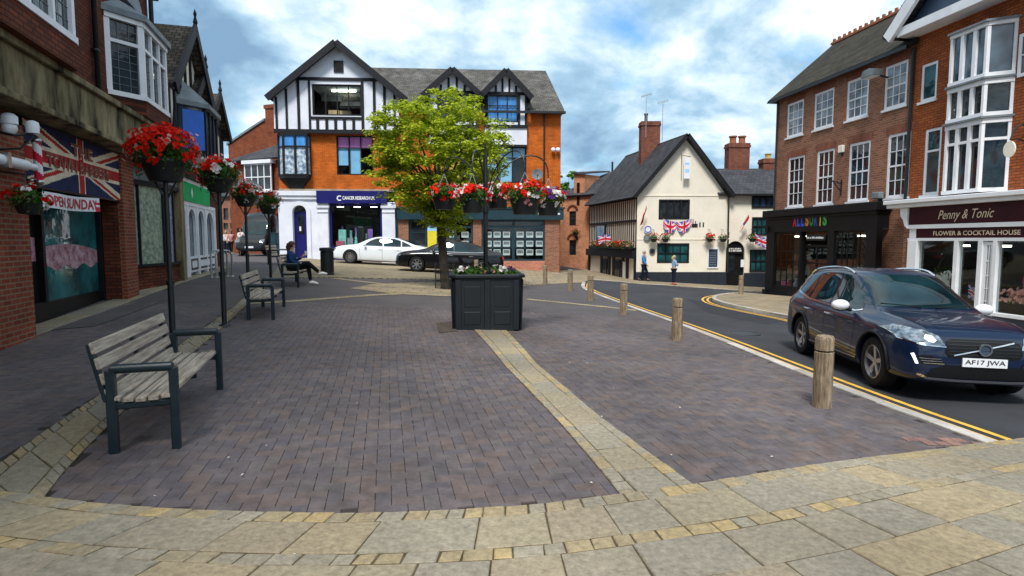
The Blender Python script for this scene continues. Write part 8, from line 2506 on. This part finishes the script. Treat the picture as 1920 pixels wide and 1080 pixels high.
# delivery van seen head on in the left street
vx = at(495, 470, 38); vz = g(vx.x, 38)
VR = thing('delivery_van', 'dark delivery van facing the square in the left street', 'van', (vx.x, 38.6, vz), PI / 2 * 3)
P_VAN = carpaint('dark_van_paint', (0.006, 0.008, 0.009), .2)
vs_ = [(-2.6, 2.5, 1.1, .9, .82, .4), (-2.55, 2.75, 1.1, .98, .86, .3), (-1.0, 2.82, 1.12, 1.0, .88, .28), (.8, 2.80, 1.12, 1.0, .88, .28), (1.25, 2.65, 1.12, 1.0, .85, .28), (1.6, 2.15, 1.12, 1.0, .82, .28), (1.95, 1.50, 1.10, .99, .80, .28), (2.2, 1.25, 1.02, .97, .75, .28), (2.55, 1.08, .92, .92, .70, .30), (2.70, .8, .72, .85, .6, .34), (2.72, .55, .5, .7, .5, .36)]
def vring(s):
    x, zt, zb, wb, wr_, zu = s; h = max(0, zt - zb)
    return [(0, zu), (wb * .95, zu), (wb, zu + .2), (wb, zb - .1), (wb * .98, zb), (wb * .95, zb + h * .3), (wr_, zb + h * .9), (wr_ * .9, zb + h * .97), (0, zt)]
vb = hull(vs_, vring).build('body', P_VAN, VR); subdiv_apply(vb, 2)
bm = bmesh.new(); bm.from_mesh(vb.data); bvv = BVHTree.FromBMesh(bm); bm.free()
patch(bvv, [(-.80, 1.35), (.80, 1.35), (.70, 2.15), (-.70, 2.15)], 'x', 1, .1, .01).build('windscreen', M['car_glass'], VR, fixn=False)
patch(bvv, [(-.6, .75), (.6, .75), (.6, .95), (-.6, .95)], 'x', 1, .1, .01).build('grille', M['trim_black'], VR, fixn=False)
for s in (-1, 1):
    patch(bvv, [(s * .62, .85), (s * .86, .85), (s * .84, 1.05), (s * .62, 1.0)], 'x', 1, .1, .01).build('headlight', M['lamp_lens'], VR, fixn=False)
    patch(bvv, [(.95, 1.3), (1.75, 1.3), (1.4, 2.1), (.95, 2.1)], 'y', s, .1, .01).build('side_window', M['car_glass'], VR, fixn=False)
    for x in (1.75, -1.6): make_wheel(VR, x, s * .88, .36, s, 5)
    mb = MB(); mb.box(1.55, s * 1.02, 1.35, 1.68, s * 1.2, 1.75); mb.build('mirror', M['trim_black'], VR, bevel=.02)
mb = MB(); mb.box(2.68, -.26, .5, 2.75, .26, .61); mb.build('number_plate', M['plate'], VR)

# flower shop display: willow hoop arrangement, pink parasol, blossoms, flags
root, fu, fz = SHOP
r = thing('floral_hoop', 'willow hoop with white and pink flowers inside the flower shop window', 'flower display', root.matrix_world @ Vector((0, 0, 0)) if False else OB.W(s0u + (fu(1755)), FO + .45, g0 + .75), OB.rz)
mb = MB(); pts = [(.42 * math.cos(a), 0, .55 + .6 * math.sin(a)) for a in [PI * (-.2 + 1.4 * k / 20) for k in range(21)]]; mb.tube(pts, .022, 6); mb.tube([(p[0] * .95, .03, p[2] + .01) for p in pts], .014, 5); mb.build('hoop', M['bark'], r)
random.seed(77); lf = MB(); wf = MB(); pf = MB()
for k in range(420): leaf(lf, Vector((random.gauss(0, .2), random.uniform(-.12, .1), .38 + random.gauss(0, .18))), rdir(), .10)
for k in range(70): blossom(wf, Vector((random.gauss(-.05, .14), -.14, .4 + random.gauss(0, .12))), Vector((0, -1, 0)) + rdir() * .4, .05)
for k in range(60): blossom(pf, Vector((random.gauss(.36, .07), -.14, .15 + random.gauss(0, .16))), Vector((0, -1, 0)) + rdir() * .4, .045)
M['petal_mauve'] = leafmat('mauve_petals', (0.42, 0.08, 0.42), (0.6, 0.2, 0.55), .2)
lf.build('foliage', M['leaf_dark'], r, fixn=False); wf.build('flowers', M['petal_white'], r, fixn=False); pf.build('flowers', M['petal_mauve'], r, fixn=False)
r = thing('paper_parasol', 'pink paper parasol open in the right-hand flower shop window', 'parasol', OB.W(s0u + fu(1912), FO + .5, g0 + 1.25), OB.rz)
M['parasol'] = pm('pink_paper', (0.62, 0.07, 0.20), .6, var=.15)
mb = MB(); mb.lathe([(.0, -.12), (.12, -.10), (.28, -.03), (.40, .06)], n=18, axis='y'); mb.build('canopy', M['parasol'], r, smooth=False); mb = MB(); mb.tube([(0, -.14, 0), (0, .5, -.05)], .012, 6); mb.build('handle', M['bark'], r)
r = thing('blossom_display', 'heap of pale pink blossom on the sill under the pink parasol', 'flower display', OB.W(s0u + fu(1905), FO + .4, g0 + .75), OB.rz)
lf = MB(); wf = MB()
for k in range(260): leaf(lf, Vector((random.uniform(-.5, .9), random.uniform(-.2, .2), random.uniform(-.05, .25))), rdir(), .08)
for k in range(260): blossom(wf, Vector((random.uniform(-.5, .9), random.uniform(-.26, .1), random.uniform(0, .32))), Vector((0, -1, .3)) + rdir() * .4, .055)
lf.build('foliage', M['leaf_dark'], r, fixn=False); wf.build('flowers', M['petal_pink'], r, fixn=False)
r = thing('window_flag', 'small union flag hanging behind the slim middle pane of the flower shop', 'flag', OB.W(s0u + fu(1799), FO + .3, g0 + .75), OB.rz)
flag_mesh('cloth', lambda s, t_: (s * .35, .02 * math.sin(s * 8), t_ * .35 - .12 * s), r, 20, 14)
mb = MB(); mb.tube([(0, 0, -.4), (0, 0, .4)], .01, 5); mb.build('stick', M['bark'], r)
# ================================================================ people
def skin_body(name, verts, edges, radii, mat, parent, lv=2):
    me = bpy.data.meshes.new(name); me.from_pydata(verts, edges, [])
    me.materials.append(mat)
    o = bpy.data.objects.new(name, me); C.objects.link(o)
    o.modifiers.new('k', 'SKIN').use_smooth_shade = True
    sv_ = me.skin_vertices[0].data
    for i, r_ in enumerate(radii):
        sv_[i].radius = r_ if isinstance(r_, tuple) else (r_, r_)
        sv_[i].use_root = (i == 0)
    md = o.modifiers.new('s', 'SUBSURF'); md.levels = lv; md.render_levels = lv
    dg = bpy.context.evaluated_depsgraph_get(); dg.update()
    m2 = bpy.data.meshes.new_from_object(o.evaluated_get(dg)); o.modifiers.clear(); o.data = m2
    m2.polygons.foreach_set('use_smooth', [True] * len(m2.polygons))
    if not m2.materials: m2.materials.append(mat)
    o.parent = parent
    return o

class Chain:
    def __init__(s): s.v = []; s.e = []; s.r = []
    def p(s, co, r, prev=None):
        s.v.append(tuple(co)); s.r.append(r)
        i = len(s.v) - 1
        if prev is not None: s.e.append((prev, i))
        return i

def person(label, loc, rz, J, top, legs, shoe, hair, H=1.7, group=None, bare_arm=False, skirt=None, lenhair=.0, detail=2, shorts=False):
    """J: joint positions in a body frame facing -y; unit = metres"""
    k = H / 1.7
    r = thing('person', label, 'person', loc, rz, group)
    V_ = {n: Vector(c) * k for n, c in J.items()}
    c = Chain(); P = c.p
    pel = P(V_['pelvis'], .115 * k)
    w1 = P(V_['pelvis'].lerp(V_['chest'], .45), .105 * k, pel)
    ch = P(V_['chest'], (.135 * k, .105 * k), w1)
    nk = P(V_['neck'], .048 * k, ch)
    hd0 = V_['head']; up = (hd0 - V_['neck']).normalized(); fw = Vector(J.get('face', (0, -1, 0)))
    h1 = P(hd0 - up * .055 * k + fw * .012, .062 * k, nk); h2 = P(hd0 + up * .0, .084 * k, h1); h3 = P(hd0 + up * .065 * k - fw * .01, .070 * k, h2)
    nose = P(hd0 - up * .012 * k + fw * .105 * k, .012 * k, h2)
    for s in ('L', 'R'):
        sh = P(V_['sh' + s], .052 * k, ch); el = P(V_['el' + s], .036 * k, sh); wr_ = P(V_['wr' + s], .025 * k, el)
        hand = V_['ha' + s]; pm_ = P(V_['wr' + s].lerp(hand, .55), .032 * k, wr_)
        d = (hand - V_['wr' + s]).normalized(); a = d.orthogonal().normalized()
        if abs(a.z) > .7: a = d.cross(a)
        sg = 1 if s == 'L' else -1
        curl = d.cross(a).normalized()
        for j, (o_, L) in enumerate(((-.03, .062), (-.01, .075), (.01, .070), (.03, .055))):
            b0 = hand + a * o_ * k; f1 = P(b0, .0095 * k, pm_); f2 = P(b0 + d * L * .5 * k + curl * .012 * k, .009 * k, f1); P(b0 + d * L * .8 * k + curl * .035 * k, .007 * k, f2)
        t1 = P(V_['wr' + s].lerp(hand, .5) + a * -.045 * k, .011 * k, pm_); P(V_['wr' + s].lerp(hand, .9) + a * -.062 * k, .009 * k, t1)
        hp = P(V_['hip' + s], .088 * k, pel); kn = P(V_['kn' + s], .056 * k, hp); an = P(V_['an' + s], .036 * k, kn)
        P(V_['toe' + s], .034 * k, an)
    skin_body('body', c.v, c.e, c.r, M['skin'], r, detail)
    # clothes follow the same joints, a little larger
    c = Chain(); P = c.p
    hem = P(V_['pelvis'] - Vector((0, 0, .0)), (.148 * k, .125 * k)); w1 = P(V_['pelvis'].lerp(V_['chest'], .45), (.138 * k, .118 * k), hem); ch = P(V_['chest'], (.165 * k, .125 * k), w1); P(V_['neck'].lerp(V_['chest'], .35), .075 * k, ch)
    for s in ('L', 'R'):
        sh = P(V_['sh' + s], .070 * k, ch); el = P(V_['el' + s] if not bare_arm else V_['sh' + s].lerp(V_['el' + s], .75), .056 * k, sh)
        if not bare_arm: P(V_['el' + s].lerp(V_['wr' + s], .93), .042 * k, el)
    skin_body('top', c.v, c.e, c.r, top, r, 2)
    c = Chain(); P = c.p
    pel = P(V_['pelvis'] + Vector((0, 0, .02)) * k, (.140 * k, .118 * k))
    for s in ('L', 'R'):
        hp = P(V_['hip' + s], .102 * k, pel); kn = P(V_['kn' + s] if not shorts else V_['hip' + s].lerp(V_['kn' + s], .8), .074 * k, hp)
        if not shorts: P(V_['kn' + s].lerp(V_['an' + s], .92), .054 * k, kn)
    skin_body('trousers', c.v, c.e, c.r, legs, r, 2)
    for s in ('L', 'R'):
        a = V_['an' + s]; t_ = V_['toe' + s]
        d = (t_ - a); 
        mb = MB(); heel = a - Vector((d.x, d.y, 0)).normalized() * .045 * k
        L = [heel + Vector((0, 0, -.02)), a.lerp(t_, .35), a.lerp(t_, .8), t_ + d.normalized() * .045 * k]
        mb.tube([L[0], L[1], L[2], L[3]], [.040 * k, .052 * k, .046 * k, .022 * k], 10); mb.build('shoe', shoe, r, smooth=True)
    hc = hd0 + up * .03 * k - fw * .018
    mb = MB(); mb.ell(hc, (.098 * k, .105 * k, .10 * k), 14, 9)
    if lenhair: mb.tube([hc - fw * .05, hc - fw * .075 - up * .1 * k, V_['neck'] - fw * .07 + Vector((0, 0, -lenhair))], [.085 * k, .075 * k, .035 * k], 10)
    # open the face: push the front of the cap back
    vv = []
    for v in mb.v:
        p_ = Vector(v) - hd0; f = p_.dot(fw); u_ = p_.dot(up)
        if f > .02 and u_ < .055 * k: p_ = p_ - fw * (f - .02)
        vv.append(tuple(hd0 + p_))
    mb.v = vv
    mb.build('hair', hair, r, smooth=True)
    mb = MB()
    side = up.cross(fw).normalized()
    for s in (-1, 1):
        mb.ell(hd0 + up * .012 * k + fw * .078 * k + side * s * .032 * k, (.010, .010, .007), 6, 4)
    mb.build('eyes', M['letter_dark'], r)
    mb = MB(); mb.ell(hd0 - up * .048 * k + fw * .076 * k, (.024, .01, .008), 8, 4); mb.build('mouth', M['lips'], r)
    return r
M['lips'] = pm('lips', (0.35, 0.10, 0.09), .5)
STAND = dict(pelvis=(0, 0, .94), chest=(0, .0, 1.30), neck=(0, .01, 1.46), head=(0, -.01, 1.60), shL=(.17, 0, 1.40), elL=(.215, .02, 1.13), wrL=(.20, -.08, .90), haL=(.195, -.11, .82),
             shR=(-.17, 0, 1.40), elR=(-.215, .02, 1.13), wrR=(-.20, -.08, .90), haR=(-.195, -.11, .82), hipL=(.09, 0, .88), knL=(.10, -.02, .48), anL=(.11, .03, .08), toeL=(.12, -.13, .035),
             hipR=(-.09, 0, .88), knR=(-.10, .0, .48), anR=(-.11, .05, .08), toeR=(-.12, -.11, .035))
def pose(**k):
    d = dict(STAND); d.update(k); return d
WALK = pose(knL=(.09, -.16, .50), anL=(.09, -.20, .09), toeL=(.09, -.36, .04), knR=(-.09, .04, .48), anR=(-.09, .27, .13), toeR=(-.09, .14, .04), elL=(.22, .10, 1.14), wrL=(.21, .12, .90), haL=(.21, .11, .82), elR=(-.22, -.05, 1.13), wrR=(-.20, -.22, .95), haR=(-.19, -.28, .88))
FOLD = pose(elL=(.23, -.05, 1.14), wrL=(.02, -.20, 1.16), haL=(-.06, -.19, 1.18), elR=(-.23, -.05, 1.14), wrR=(-.02, -.24, 1.12), haR=(.06, -.22, 1.12))
def cl(name, c): return pm(name, c, .85, var=.15, scale=6)
C_denimblue = cl('bright_blue_top', (0.03, 0.20, 0.55)); C_navy = cl('navy_trousers', (0.008, 0.012, 0.035)); C_light = cl('pale_blue_top', (0.25, 0.42, 0.62)); C_white = cl('white_top', (0.65, 0.65, 0.68)); C_blk = cl('black_leggings', (0.006, 0.006, 0.008)); C_denim = cl('denim_jacket', (0.012, 0.05, 0.16))
C_brownhair = pm('brown_hair', (0.07, 0.025, 0.012), .6, var=.4, scale=30); C_grey = pm('grey_hair', (0.35, 0.33, 0.3), .6); C_blond = pm('fair_hair', (0.50, 0.38, 0.22), .6); C_dk = pm('dark_hair', (0.012, 0.008, 0.006), .6); C_wshoe = pm('white_shoe', (0.7, 0.68, 0.66), .5); C_bshoe = pm('dark_shoe', (0.02, 0.02, 0.02), .5); C_rshoe = pm('red_shoe', (0.5, 0.08, 0.06), .5)
C_rose = cl('rose_top', (0.45, 0.20, 0.20)); C_blue2 = cl('blue_trousers', (0.02, 0.05, 0.30))
def pers(px, py, label, rz, J, *a, **k):
    P_ = G(px, py); return person(label, P_, rz, J, *a, **k)
pers(1207, 527, 'man in bright blue sweater and dark trousers walking past the inn corner', R(60), WALK, C_denimblue, C_navy, C_bshoe, C_grey, H=1.78)
pers(1263, 534, 'fair-haired woman in pale blue top crossing in front of the inn', R(100), FOLD, C_light, C_navy, C_rshoe, C_blond, H=1.62, lenhair=.02)
pers(1365, 533, 'person in white top and blue trousers at the inn doorway', R(150), STAND, C_white, C_blue2, C_wshoe, C_dk, H=1.58)
pers(1101, 505, 'dark-clothed person in the shade beside the timbered inn wall', R(-20), WALK, C_blk, C_blk, C_bshoe, C_dk, H=1.7)
pers(434, 477, 'woman in rose top walking in the far left street', R(10), WALK, C_rose, C_blk, C_wshoe, C_brownhair, H=1.62, group=None, lenhair=.08)
pers(453, 480, 'person in pale top and shorts walking near the white arch', R(-15), WALK, C_white, C_blk, C_bshoe, C_dk, H=1.70, shorts=True, bare_arm=True)
pers(425, 474, 'person in white top farthest away under the brown arcade', R(0), STAND, C_white, C_navy, C_bshoe, C_grey, H=1.66)
# seated woman: facing right across the bench, legs crossed, raising a cup
bx, by = b3_.location.x, b3_.location.y
SIT = dict(pelvis=(0, 0, .53), chest=(0, -.02, .88), neck=(0, -.04, 1.04), head=(0, -.07, 1.185), face=(.25, -.93, -.15),
           shL=(.17, -.03, .98), elL=(.22, -.12, .73), wrL=(.10, -.33, .84), haL=(.07, -.40, .90), shR=(-.17, -.03, .98), elR=(-.23, -.10, .72), wrR=(-.10, -.32, .66), haR=(-.04, -.38, .68),
           hipL=(.09, -.04, .52), knL=(.08, -.50, .55), anL=(.10, -.56, .10), toeL=(.11, -.73, .045), hipR=(-.09, -.04, .52), knR=(-.02, -.50, .68), anR=(.04, -.84, .36), toeR=(.05, -1.0, .34))
rzb = b3_.rotation_euler.z
ax_ = Vector((math.cos(rzb), math.sin(rzb))); ny_ = Vector((-ax_.y, ax_.x))
sp_ = Vector((bx, by)) + ax_ * .75 + ny_ * .36
lady = person('woman in denim jacket seated on the third bench, legs crossed, raising a cup', (sp_.x, sp_.y, b3_.location.z), rzb, SIT, C_denim, C_blk, C_wshoe, C_brownhair, H=1.68, lenhair=.06)
hp_ = lady.matrix_basis @ (Vector((.075, -.435, .94)) * (1.68 / 1.7))
cup = thing('takeaway_cup', 'small pale cup raised in the hand of the seated woman', 'cup', hp_ - Vector((0, 0, .04)), 0)
mb = MB(); mb.lathe([(0, 0), (.028, 0), (.038, .10), (.0, .10)], n=12); mb.build('cup_body', M['card_white'], cup, smooth=True); mb = MB(); mb.lathe([(.041, .10), (.040, .115), (0, .12)], n=12); mb.build('lid', M['goods_f'], cup)
# ================================================================ wear and litter on the ground
o = sheet('inspection_cover', GP([(818, 606), (852, 604), (858, 622), (822, 624)]), .010, pm('rusty_cover', (0.085, 0.065, 0.055), .8, var=.3, scale=8, bump=.4))
sheet('tarmac_patch', GP([(1290, 560), (1420, 572), (1500, 592), (1440, 606), (1330, 585)]), -.0318, pm('newer_tarmac', (0.036, 0.037, 0.042), .9, var=.15, scale=2, bump=.5, bscale=160))
c_ = G(1395, 625, -.03)
mb = MB(); mb.lathe([(.31, -.028), (.31, .006), (.27, .006), (.27, .002), (0, .003)], (c_.x, c_.y, c_.z), 28); o = mb.build('road_manhole_cover', M['iron']); o['kind'] = 'structure'
mb = MB(); random.seed(9); c0_ = G(1735, 833)
for i, j in ((0, 0), (1, 0), (2, 1), (3, 1), (-1, 1), (0, 1), (2, 0), (4, 0)):
    x = c0_.x + i * .105; y = c0_.y + j * .10 - .03; stone(mb, [Vector((x, y)), Vector((x + .10, y)), Vector((x + .10, y + .095)), Vector((x, y + .095))], .0065, gap=.003, bev=.003, thick=.004)
o = mb.build('replaced_blocks', island('pink_block', [(0.26, 0.15, 0.12), (0.22, 0.13, 0.11), (0.28, 0.17, 0.14)]), fixn=False); o['kind'] = 'structure'
mb = MB()
for k in range(60):
    y = 2.2 + 17 * random.random() ** 1.4; x = random.uniform(-.75, .5) * y
    if y < 2.5: continue
    n_ = Vector((random.uniform(-.3, .3), random.uniform(-.3, .3), 1)); leaf(mb, Vector((x, y, g(x, y) + .026)), n_, random.uniform(.008, .028), .7)
o = mb.build('fallen_petals', M['petal_white'], fixn=False); tag(o, 'pale fallen petals and specks scattered over the paving', 'petals', kind='stuff')

# ================================================================ pieces that stand apart become parts of their own
def islands(me):
    n = len(me.vertices); p = list(range(n))
    def f(a):
        while p[a] != a:
            p[a] = p[p[a]]; a = p[a]
        return a
    for e in me.edges:
        a, b = f(e.vertices[0]), f(e.vertices[1])
        if a != b: p[a] = b
    d = {}
    for i in range(n): d.setdefault(f(i), []).append(i)
    return list(d.values())
def split(o, gap=.004):
    me = o.data; isl = islands(me)
    if len(isl) < 2: return
    co_ = [v.co.copy() for v in me.vertices]
    bb = [[Vector([min(co_[i][k] for i in s) for k in range(3)]), Vector([max(co_[i][k] for i in s) for k in range(3)]), set(s)] for s in isl]
    ch = True
    while ch:
        ch = False
        for i in range(len(bb)):
            for j in range(i + 1, len(bb)):
                if all(bb[i][0][k] - gap <= bb[j][1][k] and bb[j][0][k] - gap <= bb[i][1][k] for k in range(3)):
                    bb[i] = [Vector(map(min, bb[i][0], bb[j][0])), Vector(map(max, bb[i][1], bb[j][1])), bb[i][2] | bb[j][2]]; del bb[j]; ch = True; break
            if ch: break
    if len(bb) < 2: return
    kids = children(o)
    for q, (_, _, s) in enumerate(bb):
        mp = {}; vs = []
        for i in sorted(s): mp[i] = len(vs); vs.append(co_[i])
        fs = [p_ for p_ in me.polygons if p_.vertices[0] in s]
        m2 = bpy.data.meshes.new(o.name); m2.from_pydata(vs, [], [[mp[i] for i in p_.vertices] for p_ in fs])
        for m_ in me.materials: m2.materials.append(m_)
        m2.polygons.foreach_set('use_smooth', [p_.use_smooth for p_ in fs]); m2.update()
        if q == 0: o.data = m2
        else:
            c = bpy.data.objects.new(o.name.split('.')[0], m2); C.objects.link(c); c.parent = o.parent; c.matrix_basis = o.matrix_basis.copy()
SPL = {'brick_pier', 'pilaster', 'brick_lintel', 'drainpipe', 'strip_light', 'spot_and_fill_light', 'cardboard_box', 'clip', 'stall_riser', 'sill', 'low_brick_wall', 'dormer_apron', 'display_goods', 'entrance_surround', 'gutter', 'bay_ledge', 'oriel', 'roof_rail', 'base_collar', 'shop_window', 'panel_moulding', 'plinth', 'bay_canopy', 'wall_clip', 'bargeboard', 'cap', 'mullion', 'arm', 'antenna'}
for o in list(bpy.data.objects):
    if o.type == 'MESH' and o.parent and o.name.split('.')[0] in SPL: split(o)
